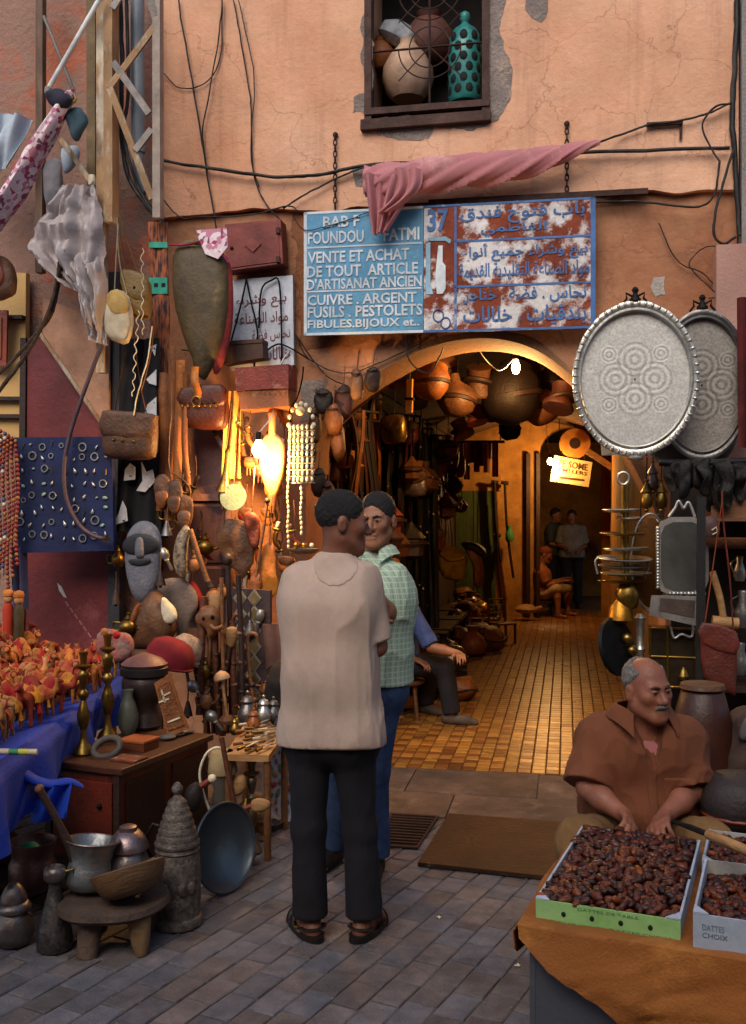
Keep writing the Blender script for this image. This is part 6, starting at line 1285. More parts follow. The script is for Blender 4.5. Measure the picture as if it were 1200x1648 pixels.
Rm = Matrix.Translation(h.p(345, 1370, .06)) @ Euler((0, 0, R(56))).to_matrix().to_4x4() @ Euler((R(82), 0, 0)).to_matrix().to_4x4()
h.build(MB().lathe([(70 * h.s, .05), (69 * h.s, .045), (48 * h.s, .0), (1e-4, -.003)], 44, Rm, cap=False), 'dish', zinc); h.build(MB().tube([Rm @ Vector((70 * h.s * math.cos(a), 70 * h.s * math.sin(a), .05)) for a in [2 * math.pi * k / 44 for k in range(44)]], .006, 6, closed=True), 'rolled_rim', zinc)
h = Stand('wire_hoop', 'pale bent hoop standing behind the zinc pan', 'hoop', 340, 1310, D=4.5); h.tube([(340, 1312), (328, 1280), (321, 1245), (330, 1216), (344, 1204), (356, 1204)], .006, 'hoop', bone, 8)
h = Stand('hand_bellows', 'small dark hand bellows with a red wooden handle behind the urn', 'bellows', 310, 1300, D=4.45); h.puff([(300, 1270), (318, 1258), (326, 1280), (318, 1306), (296, 1300)], .04, 'body', leather_dark, seed=2); h.tube([(312, 1272), (328, 1262), (340, 1254)], .014, 'handle', leather_red, 10); h.build(MB().ball(h.p(341, 1253), .02, 10, 6), 'knob', bone)
# chest
zc = .533; c0 = Vector((-1.09, 4.3, 0)); d1 = Vector((.385, .92, 0)).normalized(); CA = math.atan2(-d1.x, d1.y)
h = thing('wooden_chest', 'dark red brown wooden chest carrying candlesticks and a plaque', 'chest', c0, (0, 0, CA))   # local: y along the long side, -x along the short one
MB().box((-.40, 0, .03), (0, .70, zc - .03), bev=.004).build('body', wood_red, h, None)
MB().box((-.425, -.02, zc - .03), (.02, .72, zc), bev=.006).build('lid', mat('chest_top', '5a3422', '3f2216', 7, .45, bump=.2), h, None)
MB().box((-.36, -.012, .08), (-.04, -.001, zc - .07), bev=.003).build('panel', mat('chest_panel_red', '7a2c1a', '5c1f12', 6, .45, bump=.2), h, None)
for y in (.03, .38): MB().box((.001, y, .08), (.012, y + .29, zc - .07), bev=.003).build('panel', mat('chest_panel_dark', '35180f', '26110b', 6, .4), h, None)
for x in (-.4, -.03): MB().box((x, -.014, 0), (x + .03, 0, zc - .03)).build('stile', wood_dark, h, None)
hm = MB().ball((0, 0, 0), .012, 8, 6).build('lock', iron, h, 60, M=WM[h.name] @ Matrix.Translation((-.1, -.02, .36)))
def on_chest(px, py): return G(px, py, zc)
def candlestick(label, px, py, z, H, k=1.0, m=brass):
    h = Stand('candlestick', label, 'candlestick', px, py, z=z); a = H / 170
    h.prof([(15, 0), (17, 3), (14, 10), (8, 18), (5, 30), (5, 40)], 'base', m, 20); h.prof([(r * a ** .3, 40 + (z_ - 40) * a) for r, z_ in [(5, 40), (9, 52), (11, 64), (7, 78), (4, 88), (8, 94), (9, 100), (4, 106), (6, 116), (8, 126), (9, 132), (5, 138)]], 'stem', m, 20); h.prof([(r, 40 + (z_ - 40) * a) for r, z_ in [(4, 138), (12, 143), (13, 146), (5, 148), (6, 160), (8, 168), (5, 166)]], 'cup', m, 20)
candlestick('brass candlestick standing nearest on the chest top', 134, 1214, zc, 166); candlestick('brass candlestick standing farther back on the chest top', 173, 1190, zc, 172)
h = Stand('stone_bangle', 'heavy grey stone bangle lying against the candlesticks', 'bangle', 172, 1216, z=zc); h.build(MB().tube([Vector((.06 * math.cos(a), .02 * math.sin(a), .036 + .038 * math.sin(a) + .012 * math.cos(a))) for a in [2 * math.pi * k / 22 for k in range(22)]], .016, 10, closed=True), 'ring', mat('grey_stone', '5f5750', '453f3a', 10, .7))
h = Stand('leather_box', 'flat orange brown leather box on the chest top', 'box', 230, 1206, z=zc, rot=(0, 0, CA)); h.build(MB().box((-.1, -.05, 0), (.04, .07, .035), bev=.004), 'body', mat('box_side', '7a3f22', '5e2e18', 7, .5), None, None); h.build(MB().box((-.104, -.054, .0355), (.044, .074, .05), bev=.004), 'lid', mat('orange_lid', 'a85a30', '8a4522', 7, .5), None, None)
h = Stand('brass_plaque', 'small engraved reddish plate lying at the front chest edge', 'plate', 208, 1222, z=zc, rot=(0, 0, CA)); h.build(MB().box((-.06, -.06, 0), (.07, .04, .012), bev=.003), 'plate', mat('red_inlay', '7a4030', '5c2c22', 25, .5, bump=.5, c3='b09080', c3scale=20), None, None)
for k, (x, y) in enumerate(((268, 1190), (284, 1184), (298, 1180))):
    h = Stand('silver_dish', '%s small silver dish lying on the chest beside the plaque' % ('left', 'middle', 'right')[k], 'dish', x, y, z=zc); h.prof([(10, 0), (14, 3), (15, 5), (13, 5), (9, 2), (1, 1.5)], 'dish', silver, 20)
h = Stand('carved_plaque', 'tilted carved wooden plaque leaning at the back of the chest', 'plaque', 280, 1182, z=zc); pw2 = mat('carved_plaque_wood', '9a6034', '74431f', 8, .55, bump=.4, bscale=40)
q = [h.p(*a) for a in ((250, 1098), (274, 1084), (304, 1172), (272, 1184))]; h.build(quadbox(q, -.03, .0), 'board', pw2, None, None); c = sum(q, Vector()) / 4; h.build(quadbox([a.lerp(c, .2) for a in q], -.036, -.031), 'field', mat('plaque_field', '8a5228', '683a1a', 14, .55, bump=.6), None, None)
for a, b in (((262, 1108), (268, 1128)), ((258, 1128), (274, 1122)), ((264, 1118), (276, 1112)), ((272, 1160), (292, 1152))): h.build(MB().bar(h.p(*a, -.038), h.p(*b, -.038), .008, .006, (0, 1, 0)), 'inlay', bone, None, None)
h = Stand('grey_vase', 'small grey green vase at the back left of the chest', 'vase', 206, 1182, z=zc); h.prof([(9, 0), (15, 12), (17, 30), (12, 50), (7, 62), (9, 72), (6, 70)], 'body', mat('grey_green_glaze', '5c5f52', '44463c', 7, .45))
h = Stand('lidded_jar', 'large dark lidded jar at the back of the chest under the red cap', 'jar', 232, 1172, z=zc - .0); h.prof([(24, 0), (28, 6), (22, 24), (20, 36), (30, 50), (36, 66), (35, 80), (32, 84)], 'body', mat('dark_bronze', '4a3c38', '2c2422', 8, .45, metal=.4)); h.prof([(33, 84), (38, 87), (38, 98), (34, 101)], 'band', mat('black_band', '1f1b1c', '131112', 8, .5)); h.prof([(35, 101), (37, 104), (28, 112), (14, 118), (4, 122)], 'lid', mat('rosy_lid', '8a5f58', '6b4640', 8, .5))
h = Stand('woollen_hat', 'soft dark red felt cap resting on the lidded jar', 'cap', 270, 1068, D=5.35, rot=(0, R(14), 0)); h.build(MB().lathe([(39 * h.s, -.01), (40 * h.s, .0), (38 * h.s, .06), (30 * h.s, .11), (16 * h.s, .135), (1e-4, .14)], 30, wob=lambda a, z: 1 + .05 * math.sin(3 * a) + .03 * math.sin(7 * a)).jit(.008, 8), 'crown', mat('crimson_felt', '8a0f20', '680a17', 8, .9, bump=.2, bscale=150)); h.build(MB().tube([Vector((39.5 * h.s * math.cos(a), 39.5 * h.s * math.sin(a), -.004)) for a in [2 * math.pi * k / 30 for k in range(30)]], .008, 6, closed=True), 'brim', MATS['crimson_felt'])
h = Stand('woollen_hat', 'beige knitted cap behind the dark red cap', 'cap', 297, 1052, D=5.5, rot=(0, R(20), 0)); h.build(MB().lathe([(26 * h.s, -.03), (27 * h.s, .0), (24 * h.s, .06), (14 * h.s, .1), (1e-4, .11)], 26).jit(.006, 10), 'crown', mat('beige_knit', 'b39a84', '8d7663', 30, .95, bump=.6, bscale=120)); h.build(MB().tube([Vector((26 * h.s * math.cos(a), 26 * h.s * math.sin(a), -.026)) for a in [2 * math.pi * k / 26 for k in range(26)]], .009, 6, closed=True), 'band', MATS['beige_knit'])
# ---- table with blue cloth and camel toys
ZT = .72; TX = -1.40
h = thing('stall_table', 'trestle table under the blue cloth at the left', 'table', (-2.0, 4.5, 0))
MB().box((-3.0, 3.3, ZT - .04), (TX - .02, 5.75, ZT - .008)).build('top', wood_mid, h, None, local=False)
for x in (-2.9, TX - .12):
    for y in (3.4, 5.6): MB().box((x, y, 0), (x + .06, y + .06, ZT - .041)).build('leg', wood_mid, h, None, local=False)
bluec = mat('royal_blue_cloth', '1a47bf', '1236a0', 5, .75, bump=.25, bscale=60, vary=0)
def bl(a, b):
    y = 3.25 + 2.55 * a; s_ = b * 2.3
    if s_ < 1.6: return Vector((-3.0 + s_, y, ZT + .004 * math.sin(y * 9 + s_ * 5)))
    t = s_ - 1.6; hang = (.25 + .06 * math.sin(y * 2.2)) / .7
    return Vector((TX + .01 + .03 * sm(t * 6) + .035 * math.sin(y * 11) * t * 1.6 + .02 * math.sin(y * 23 + 1) * t, y, ZT - t * hang))
h = thing('blue_tablecloth', 'royal blue cloth draped over the stall table of camel toys', 'tablecloth', (-2.0, 4.5, ZT))
MB().grid(bl, 90, 70, .003).build('cloth', bluec, h, 60, local=False)
mb = MB(); A_ = P(60, 1246, 3.95); B_ = P(128, 1268, 4.0)
mb.tube(curve([P(-30, 1226, 3.9), P(30, 1238, 3.93), P(80, 1262, 3.97), P(112, 1262, 4.0), P(132, 1270, 4.02)], 6), [.05 * (1 - .8 * k / 24) for k in range(25)], 14, flat=.5).jit(.02, 9).build('gathered_corner', bluec, h, 60, local=False)
mb = MB().grid(lambda a, b: P(58 + 58 * a - 10 * b, 1268 + 58 * b - 10 * a, 3.98 + .03 * math.sin(a * 9 + b * 3)), 14, 10, .003); mb.build('loose_fold', bluec, h, 60, local=False)
# camel toy
cf_ = Field((-.05, -.12, -.01), (.05, .14, .2), .005)
cf_.ell((0, 0, .1), (.03, .062, .032), None, .01).ell((0, -.005, .132), (.018, .028, .026), None, .03)
for sx in (-1, 1):
    for y in (-.045, .042): cf_.cone((sx * .017, y, .085), (sx * .02, y, .04), .012, .0075, .01); cf_.cone((sx * .02, y, .04), (sx * .02, y, .004), .0075, .008, .004)
cf_.cone((0, .05, .105), (0, .085, .115), .017, .013, .02); cf_.cone((0, .085, .115), (0, .098, .158), .013, .011, .01); cf_.cone((0, .098, .16), (0, .128, .152), .0125, .009, .008); cf_.cone((0, -.06, .105), (0, -.078, .06), .005, .004, .006)
for sx in (-1, 1): cf_.cone((sx * .008, .092, .168), (sx * .014, .088, .18), .004, .003, .004)
toy_ms = [mat('tan_camel_hide', 'b98450', '93602f', 9, .8, bump=.3, vary=.35), mat('orange_camel_hide', 'c27a34', '94521c', 9, .8, bump=.3, vary=.35), mat('red_camel_hide', '9c3a22', '7a2614', 9, .8, bump=.3, vary=.35)]
cam_me = [cf_.mesh('body', m) for m in toy_ms]
sd = MB().grid(lambda a, b: (math.sin((a - .5) * 3.6) * (.034 + .006 * abs(math.sin(b * 9))), -.036 + .072 * b, .1 + math.cos((a - .5) * 3.6) * (.036 + .024 * math.exp(-((b - .45) * 5) ** 2))), 10, 8, .003)
sad_me = [sd.mesh('saddle_cloth', mat(*a, 25, .8, bump=.4), 60) for a in (('red_felt', 'b01a18', '861010'), ('crimson_yarn', 'a8182c', 'c06a2a'), ('yellow_felt', 'd09a1f', 'b03a18'))]
hal_me = MB().tube([Vector((.0135 * math.cos(t), .108 + .002 * math.sin(t), .156 + .0135 * math.sin(t))) for t in [2 * math.pi * k / 10 for k in range(10)]], .003, 5, closed=True).mesh('halter', MATS['red_felt'], 60); tas = MB()
for sx in (-1, 1): tas.tube([(sx * .037, .0, .085), (sx * .04, .0, .055)], [.005, .009], 6)
tas1 = MB().tube([(.037, .0, .085), (.041, .0, .05)], [.005, .01], 6).mesh('tassel', MATS['yellow_felt'], 60); tas2 = MB().tube([(-.037, .01, .085), (-.041, .01, .05)], [.005, .01], 6).mesh('tassel', MATS['red_felt'], 60)
r2 = random.Random(21); spots = []
for t_ in range(4000):
    D = r2.uniform(3.62, 5.62); x = r2.uniform(-2.35, TX - .06)
    px = CX + x / D * FPX
    if px < -45: continue
    if all((x - a) ** 2 + (D - b) ** 2 > (.074 if b > 4.3 else .092) ** 2 for a, b in spots): spots.append((x, D))
for k, (x, D) in enumerate(spots[:170]):
    up = .12 * sm((D - 4.9) / .6) * sm((-1.75 - x) / .3)
    ih, isd = r2.choice((0, 0, 1, 1, 2)), r2.choice((0, 0, 1, 1, 2)); row = 'nearest the viewer' if D < 4.15 else 'at the cloth edge' if x > TX - .2 else 'raised at the back' if up > .05 else 'in the back rows' if D > 4.95 else 'in the middle of the crowd'
    t = thing('camel_toy', '%s camel toy with a %s saddle cloth %s' % (('tan', 'orange', 'red')[ih], ('red', 'crimson', 'yellow')[isd], row), 'toy', (x, D, ZT + .006 + up), T4((0, 0, 0), r2.gauss(0, .05), r2.gauss(0, .05), r2.uniform(0, 6.28), r2.uniform(.85, 1.15)), 'camel toys on the blue cloth')
    i = Matrix.Identity(4); piece('body', cam_me[ih], t, i); piece('saddle_cloth', sad_me[isd], t, i); piece('halter', hal_me, t, i); piece('tassel', tas1, t, i); piece('tassel', tas2, t, i)
if True:
    t = thing('display_step', 'low boxes raising the camel toys at the back of the table', 'boxes', (-2.2, 5.3, ZT)); MB().box((-2.6, 5.25, ZT + .008), (-1.95, 5.7, ZT + .118)).build('box', leather_red, t, None, local=False)
for k, (x, y, m, lab) in enumerate(((13, 1000, mat('orange_red_cloth', 'c23a18', '94260f', 7, .8), 'upright doll in an orange red robe behind the camel toys'), (30, 1002, mat('dark_gold_cloth', '4a3a1e', '332712', 7, .7), 'upright doll in a dark robe behind the camel toys'))):
    h = Stand('robed_doll', lab, 'doll', x, y + 44, D=5.45); h.prof([(10, 0), (10, 6), (8, 40), (9, 62), (6, 72), (3, 76)], 'robe', m, 14); h.build(MB().ball(h.p(x, y - 36), .026, 10, 8), 'head', toy_ms[0]); h.prof([(8, 0), (9, 4), (7, 9), (1, 11)], 'turban', toy_ms[1], 12, at=h.p(x, y - 41))
h = Stand('striped_stick', 'stick striped red, green and yellow along the blue cloth edge', 'stick', 20, 1214, D=3.66)
for k, c in enumerate(('b8a890', 'b03040', 'b8a890', '2f7a4a', 'b8b040', 'c8b890')): h.build(MB().tube([h.p(-30 + k * 15, 1209 + k * .2), h.p(-15 + k * 15 - .3, 1209.2 + k * .2)], .011, 10), 'band', mat('stick_' + c, c, c, 5, .6))
for k, (x, y, m1) in enumerate(((170, 1040, toy_ms[0]), (190, 1045, sad_me[0].materials[0]))):
    h = Stand('woven_basket', ('small woven basket with an orange flower beside the red door', 'small red patterned bundle behind the candlesticks')[k], ('basket', 'bundle')[k], x + 4, y + 20, D=5.5); h.puff([(x - 14, y - 20), (x + 12, y - 26), (x + 26, y - 8), (x + 18, y + 16), (x - 10, y + 18)], .05, 'body', mat('red_pattern', 'b0452f', '8c8a84', 30, .8, bump=.5), seed=k, amp=.01); h.build(MB().ball(h.p(x, y - 24, -.03), .022, 8, 6), 'knot', m1)
# ---- objects hanging and leaning at the back: mask, flasks, staffs
h = Hang('face_mask', 'long grey and white carved face mask hanging by the door jamb', 'mask', 228, 970, -.62)
mg = mat('mask_grey', '75767e', '54555e', 6, .6, bump=.4, c3='a8a6a4', c3scale=3); h.puff([(232, 838), (250, 846), (260, 870), (258, 915), (248, 950), (230, 970), (212, 955), (202, 915), (202, 870), (214, 846)], .05, 'face', mg, p=2.2, k=3)
h.puff([(206, 868), (228, 858), (256, 866), (258, 884), (230, 894), (204, 886)], .012, 'brow_band', mat('mask_dark', '202127', '15161a', 6, .6), dv=-.047, k=3); h.puff([(214, 900), (246, 898), (244, 906), (230, 910), (216, 907)], .008, 'mouth', MATS['mask_dark'], dv=-.053)
h.puff([(225, 866), (236, 866), (238, 892), (231, 898), (223, 892)], .024, 'nose', mg, dv=-.049)
h = Hang('saddle_flask', 'brown leather flask with flared sides above the lidded jar', 'flask', 240, 1045, -.72); h.puff([(246, 950), (262, 958), (276, 985), (284, 1010), (272, 1035), (240, 1046), (204, 1040), (208, 1010), (224, 975)], .09, 'body', leather_brown, p=2.4, seed=3, amp=.012); h.tube([(240, 955), (244, 1000), (240, 1044)], .012, 'seam', leather_tan, 8); h.puff([(266, 960), (282, 972), (290, 990), (284, 1002), (268, 998)], .03, 'lip', bone, dv=-.05, seed=4)
h.puff([(206, 1036), (220, 985), (232, 970), (226, 1005), (216, 1038)], .04, 'side_flap', leather_tan, dv=-.06, seed=5)
h = Hang('wooden_paddle', 'grey wooden paddle leaning behind the brown flask', 'paddle', 300, 1010, -.6); h.puff([(252, 938), (290, 930), (314, 950), (318, 975), (306, 1000), (296, 1040), (284, 1040), (286, 990), (262, 968)], .018, 'blade', mat('grey_paddle', '7d6c62', '5e4f47', 6, .7, bump=.3), p=6)
h = Hang('red_cloth_bundle', 'bright red cloth bundle peeking between the staffs', 'cloth', 318, 985, -.55); h.puff([(304, 934), (316, 940), (328, 965), (326, 985), (314, 980)], .03, 'bundle', mat('bright_red_cloth', 'b3271c', '861a14', 7, .85), seed=3, amp=.008)
h = Hang('snakeskin_pouch', 'snakeskin patterned pouch hanging above the paddle', 'pouch', 290, 930, -.66); h.puff([(296, 846), (306, 852), (302, 876), (300, 905), (298, 930), (284, 924), (278, 900), (282, 868)], .03, 'body', mat('snakeskin', 'b09a7c', '4a3a2c', 45, .5, bump=.4, detail=2), seed=2, amp=.006)
h = Hang('long_mallet', 'long wooden mallet slanting in front of the mauve door', 'mallet', 344, 968, -.68); h.tube([(306, 852), (318, 890), (332, 930), (340, 950)], .016, 'handle', wood_mid, 10); h.build(MB().ball(h.p(343, 960), (.045, .045, .04), 14, 8), 'head', wood_mid); h.tube([(335, 936), (337, 942), (339, 946)], .022, 'collar', wood_dark, 10)
woods = [wood_mid, wood_dark, mat('red_brown_wood', '6b3a22', '4a2516', 9, .5, bump=.3, stretch=(1, 1, 5)), wood_pale]
st_lab = ['with a ball head nearest the red cap', 'with a hooked top', 'thin and pale', 'with carved rings', 'with a forked top', 'short and dark', 'with a flat paddle top', 'tall and reddish', 'with a knobbed middle', 'nearest the diamond panel', 'crossing the others', 'almost hidden at the back', 'with a bulbous top', 'leaning farthest left']
stf = [(322, 1000, 336, 1186), (334, 985, 344, 1180), (345, 968, 352, 1182), (356, 930, 362, 1176), (366, 905, 372, 1178), (374, 1000, 378, 1170), (340, 1010, 330, 1180), (383, 925, 390, 1160), (350, 1060, 358, 1184), (398, 1030, 410, 1150), (372, 1022, 352, 1130), (328, 960, 320, 1150), (362, 1050, 366, 1180), (310, 1060, 336, 1186)]
for k, (x0, y0, x1, y1) in enumerate(stf):
    h = Hang('carved_staff', 'carved wooden staff ' + st_lab[k] + ' in the leaning bundle', 'staff', x1, y1, -.85 - .03 * (k % 4), 'staffs leaning in the corner')
    m = woods[k % 3]; h.tube([(x1, y1), ((x0 + x1) / 2 + 2 * math.sin(k * 2), (y0 + y1) / 2), (x0, y0)], .012 + .004 * (k % 3), 'shaft', m, 8)
    if k % 4 == 0: h.build(MB().ball(h.p(x0, y0 - 4), (.03, .03, .038), 10, 8), 'head', m)
    elif k % 4 == 1: h.tube([(x0, y0), (x0 + 4, y0 - 10), (x0 + 14, y0 - 8), (x0 + 16, y0 + 4)], .012, 'hook', m, 8)
    elif k % 4 == 2: h.puff([(x0 - 7, y0 - 12), (x0 + 8, y0 - 12), (x0 + 10, y0 + 8), (x0, y0 + 22), (x0 - 10, y0 + 8)], .02, 'head', woods[(k + 1) % 4], seed=k)
    for j in range(2 + k % 3):
        f_ = .2 + .2 * j; h.build(MB().ball(h.p(x1 + (x0 - x1) * f_, y1 + (y0 - y1) * f_), (.022, .022, .016), 10, 6), 'ring', woods[(k + j) % 3])
h = Hang('carved_mask', 'small carved animal mask among the staffs', 'mask', 340, 1012, -.95); h.puff([(322, 978), (344, 974), (356, 990), (352, 1010), (340, 1030), (330, 1012), (318, 1000)], .045, 'face', wood_mid, seed=3, amp=.01); h.build(MB().ball(h.p(332, 994, -.045), .012, 8, 6), 'eye', iron); h.build(MB().ball(h.p(346, 992, -.045), .012, 8, 6), 'eye', iron); h.tube([(344, 1004, -.05), (352, 1010, -.06), (364, 1006, -.06)], .012, 'muzzle', wood_mid, 8)
h = Hang('mushroom_stick', 'stick with a pale domed head standing before the staffs', 'stick', 366, 1160, -1.05); h.tube([(358, 1098), (362, 1130), (367, 1162)], .009, 'shaft', wood_pale, 8); h.lathe(357, 1092, [(3, -3), (13, -1), (13, 3), (8, 10), (1, 13)], 'head', mat('pale_cap', 'b8906a', '94704c', 8, .6), rot=(0, -.2, 0)); h.lathe(366, 1158, [(14, -6), (15, 0), (9, 6), (2, 8)], 'foot', leather_brown)
h = Hang('diamond_panel', 'upright panel inlaid with a column of pale diamonds', 'panel', 405, 1130, -.62); pq2 = [h.p(*a) for a in ((374, 946), (436, 950), (436, 1000), (428, 1040), (440, 1080), (432, 1130), (380, 1130), (384, 1060), (378, 1000))]
h.build(MB().prism([(a.x, a.z) for a in pq2], -.02, .02), 'board', mat('purple_brown_board', '55403f', '3f2e30', 7, .7, bump=.3), None, None); pd_m = mat('pale_diamond', '9c968a', '7a756a', 9, .7); gd_m = mat('gold_diamond', '857044', '66542f', 9, .6)
for k in range(7):
    for x in (388, 411, 432):
        y = 962 + k * 26 + (13 if x == 411 else 0) * 0 + (0 if x != 411 else 0)
        if x != 411 and k > 4: continue
        h.slab([(x, y - 15), (x + 11, y), (x, y + 15), (x - 11, y)], -.026, -.0205, 'diamond', pd_m) if x < 432 else None
        if x < 432: h.slab([(x, y - 11), (x + 8, y), (x, y + 11), (x - 8, y)], -.03, -.0262, 'inlay', gd_m)
h = Hang('draped_cloth', 'dusty rose cloth hanging behind the beige man at his left', 'cloth', 442, 1075, -.7)
def dc(a, b): return h.p(424 + 40 * a + 6 * b, 1004 + 74 * b - 14 * math.sin(a * 3) * b) + Vector((0, -.02 * math.sin(a * 9), 0))
h.build(MB().grid(dc, 20, 10, .008), 'cloth', mat('dusty_rose_cloth', '8c6254', '6c4a3f', 6, .9)); h = Hang('dark_sack', 'dark sack slumped below the dusty rose cloth', 'sack', 445, 1170, -.8); h.puff([(436, 1076), (452, 1064), (466, 1080), (470, 1160), (440, 1168), (428, 1120)], .09, 'sack', mat('black_sack', '1d1716', '120e0d', 6, .9), seed=3, amp=.02)
# small table of knives and curios
zk = .5
h = Stand('curio_table', 'small wooden tray table crowded with knives and curios', 'table', 410, 1196, z=zk); a_, b_, c_, d_ = G(362, 1214, zk), G(432, 1216, zk), G(462, 1176, zk), G(392, 1166, zk)
mb = MB(); q = [a_, b_, c_, d_]; mb.add([p - Vector((0, 0, .03)) for p in q] + q, [(3, 2, 1, 0), (4, 5, 6, 7), (0, 1, 5, 4), (1, 2, 6, 5), (2, 3, 7, 6), (3, 0, 4, 7)]); mb.build('top', wood_pale, h.t, None, local=False)
for p in q: MB().tube([p.lerp((a_ + c_) / 2, .1) - Vector((0, 0, .031)), Vector((p.x, p.y, 0)).lerp(Vector(((a_ + c_).x / 2, (a_ + c_).y / 2, 0)), .1)], .018, 8).build('leg', wood_mid, h.t, 60, local=False)
rk = random.Random(3)
for k in range(24):
    p = a_.lerp(b_, rk.uniform(.1, .9)).lerp(d_.lerp(c_, rk.uniform(.1, .9)), rk.uniform(.06, .94)); an = rk.uniform(-.5, .5) + .9
    t = thing('curio_knife', 'small knife with a %s handle lying in the heap on the curio table' % ('bone', 'wooden', 'tan leather', 'brass')[k % 4], 'knife', p + Vector((0, 0, .012 + .004 * (k % 5))), (rk.uniform(-.1, .1), rk.uniform(-.1, .1), an), 'knives on the curio table')
    MB().prism([(-.01, 0), (.075, -.006), (.095, .004), (.075, .01), (-.01, .01)], -.002, .002, Euler((R(90), 0, 0)).to_matrix().to_4x4()).build('blade', silver, t, None); MB().tube([(-.012, 0, .004), (-.06, 0, .004)], .008, 8).build('handle', (bone, wood_mid, leather_tan, brass)[k % 4], t, 60)
for k, (x, y, sc, m, lab) in enumerate(((398, 1150, 1.2, copper, 'round copper jar with rosy glow'), (424, 1148, 1.0, silver, 'small silver pot'), (440, 1146, .9, pewter, 'dark pewter pot'), (408, 1160, .8, mat('amber_glass', 'a0561c', '7a3c10', 6, .3), 'amber glass pot'), (378, 1168, .7, brass, 'little brass cup'), (452, 1160, .8, pewter, 'little dark jug'))):
    h = Stand('curio_pot', lab + ' at the back of the curio table', 'pot', x, y + 14, z=zk); h.prof([(r * sc, z_ * sc) for r, z_ in [(8, 0), (13, 6), (14, 14), (9, 22), (7, 26), (10, 30), (8, 30)]], 'body', m, 18); h.prof([(r * sc, z_ * sc) for r, z_ in [(9, 30), (7, 35), (2, 38), (3, 42), (1, 44)]], 'lid', m, 14)
candlestick('slender turned candlestick standing on the paving beside the painted plate', 405, 1372, 0, 142, m=mat('dull_brass', '85745a', '5e5140', 8, .4, metal=.8))
h = Stand('painted_plate', 'white ceramic plate painted with red and green flowers leaning on edge', 'plate', 452, 1326); Rm = Matrix.Translation(h.p(452, 1262, .05)) @ Euler((0, 0, R(58))).to_matrix().to_4x4() @ Euler((R(80), 0, 0)).to_matrix().to_4x4(); r_ = 63 * h.s
glz = mat('white_glaze', 'b9c2cc', '9aa6b4', 6, .25, bump=.05); h.build(MB().lathe([(r_, .03), (r_ * .98, .026), (r_ * .62, .0), (1e-4, -.002)], 44, Rm, cap=False), 'plate', glz); h.build(MB().lathe([(r_, .031), (r_ * .6, -.012), (1e-4, -.014)], 44, Rm, cap=False), 'back', glz)
pm_ = [mat('plate_red', '9c3a22', '7a2a18', 9, .4), mat('plate_green', '4f6a4a', '3a5238', 9, .4), mat('plate_ochre', 'a87a34', '865c22', 9, .4)]
for ring, n, rr_, sz in ((.0, 1, 0, .16), (.34, 8, .34, .13), (.55, 14, .55, .085), (.74, 20, .74, .06)):
    for k in range(n):
        a = 2 * math.pi * k / n; zc_ = .0035 if rr_ < .6 else .003 + (rr_ - .62) / .36 * .026 + .002
        h.build(MB().ball((0, 0, 0), (sz * r_, sz * r_ * .6, .003), 8, 4).xf(Rm @ Matrix.Translation((rr_ * r_ * math.cos(a), rr_ * r_ * math.sin(a), zc_)) @ Euler((0, -.6 if rr_ > .6 else 0, a)).to_matrix().to_4x4() if rr_ <= .6 else Rm @ Euler((0, 0, a)).to_matrix().to_4x4() @ Matrix.Translation((rr_ * r_, 0, zc_)) @ Euler((0, -.11, 0)).to_matrix().to_4x4()), 'petal', pm_[(k + n) % 3])
h = Stand('long_axe', 'long reddish wooden axe handle leaning across the curios', 'axe', 388, 1350, D=4.5); h.tube([(392, 1350), (376, 1290), (364, 1230), (356, 1186)], .012, 'handle', MATS['red_brown_wood'], 8); h.puff([(386, 1344), (404, 1346), (406, 1372), (392, 1378), (382, 1368)], .03, 'head', mat('pale_stone', 'a08c84', '7d6c66', 8, .7), seed=2, amp=.008)
h = Stand('wooden_ladle', 'tan wooden ladle lying across the candlestick', 'ladle', 400, 1318, D=4.45); h.tube([(350, 1314), (375, 1308), (402, 1298), (412, 1294)], .011, 'handle', leather_red, 8); h.puff([(404, 1290), (418, 1284), (434, 1290), (434, 1300), (420, 1306), (406, 1304)], .03, 'bowl', wood_pale, seed=1); h.build(MB().ball(h.p(376, 1312), .018, 8, 6), 'stopper', bone)
h = Stand('small_lamp', 'small lamp with a beige drum shade under the curio table', 'lamp', 358, 1290, D=4.75); h.prof([(16, 0), (18, 4), (14, 20), (20, 40), (21, 46)], 'base', mat('grey_glaze', '5a564c', '423f37', 8, .5)); h.prof([(23, 46), (24, 50), (19, 80), (17, 82)], 'shade', mat('beige_shade', '9c8660', '7a6848', 7, .8)); h.puff([(372, 1256), (392, 1246), (398, 1266), (384, 1280), (372, 1274)], .03, 'wicker_end', wood_pale, seed=3)
# ================================================================== RIGHT: TRAY RACK, SHELVES, DATE STALL
# ---- tiered rack of small brass trays hanging right of the arch
h = Hang('tray_rack', 'hanging rack of stacked silver and brass trays on rods at the right of the arch', 'tray rack', 1003, 1060, -.7)
h.build(MB().tube([h.p(1003 + 9 * math.cos(t), 770 + 10 * math.sin(t)) for t in [2 * math.pi * k / 16 for k in range(16)]], .008, 7, closed=True), 'hook_ring', silver)
for x, r in ((1003, .012), (1010, .006)): h.tube([(x, 780), (x, 1000)], r, 'rod', brass, 8)
for y, w, m, dx in ((822, 30, silver, -4), (835, 20, silver, 8), (860, 36, brass, -2), (884, 36, silver, 4), (900, 44, silver, 2), (912, 40, pewter, 0), (924, 40, silver, 4), (936, 36, brass, -4)):
    o = h.lathe(1003 + dx, y, [(w * .5, -3), (w * .9, -1), (w, 2), (w * .96, 3), (w * .5, -1), (1, -1)], 'tray', m, n=32, rot=(R(rnd.uniform(-4, 4)), R(rnd.uniform(-3, 3)), 0))
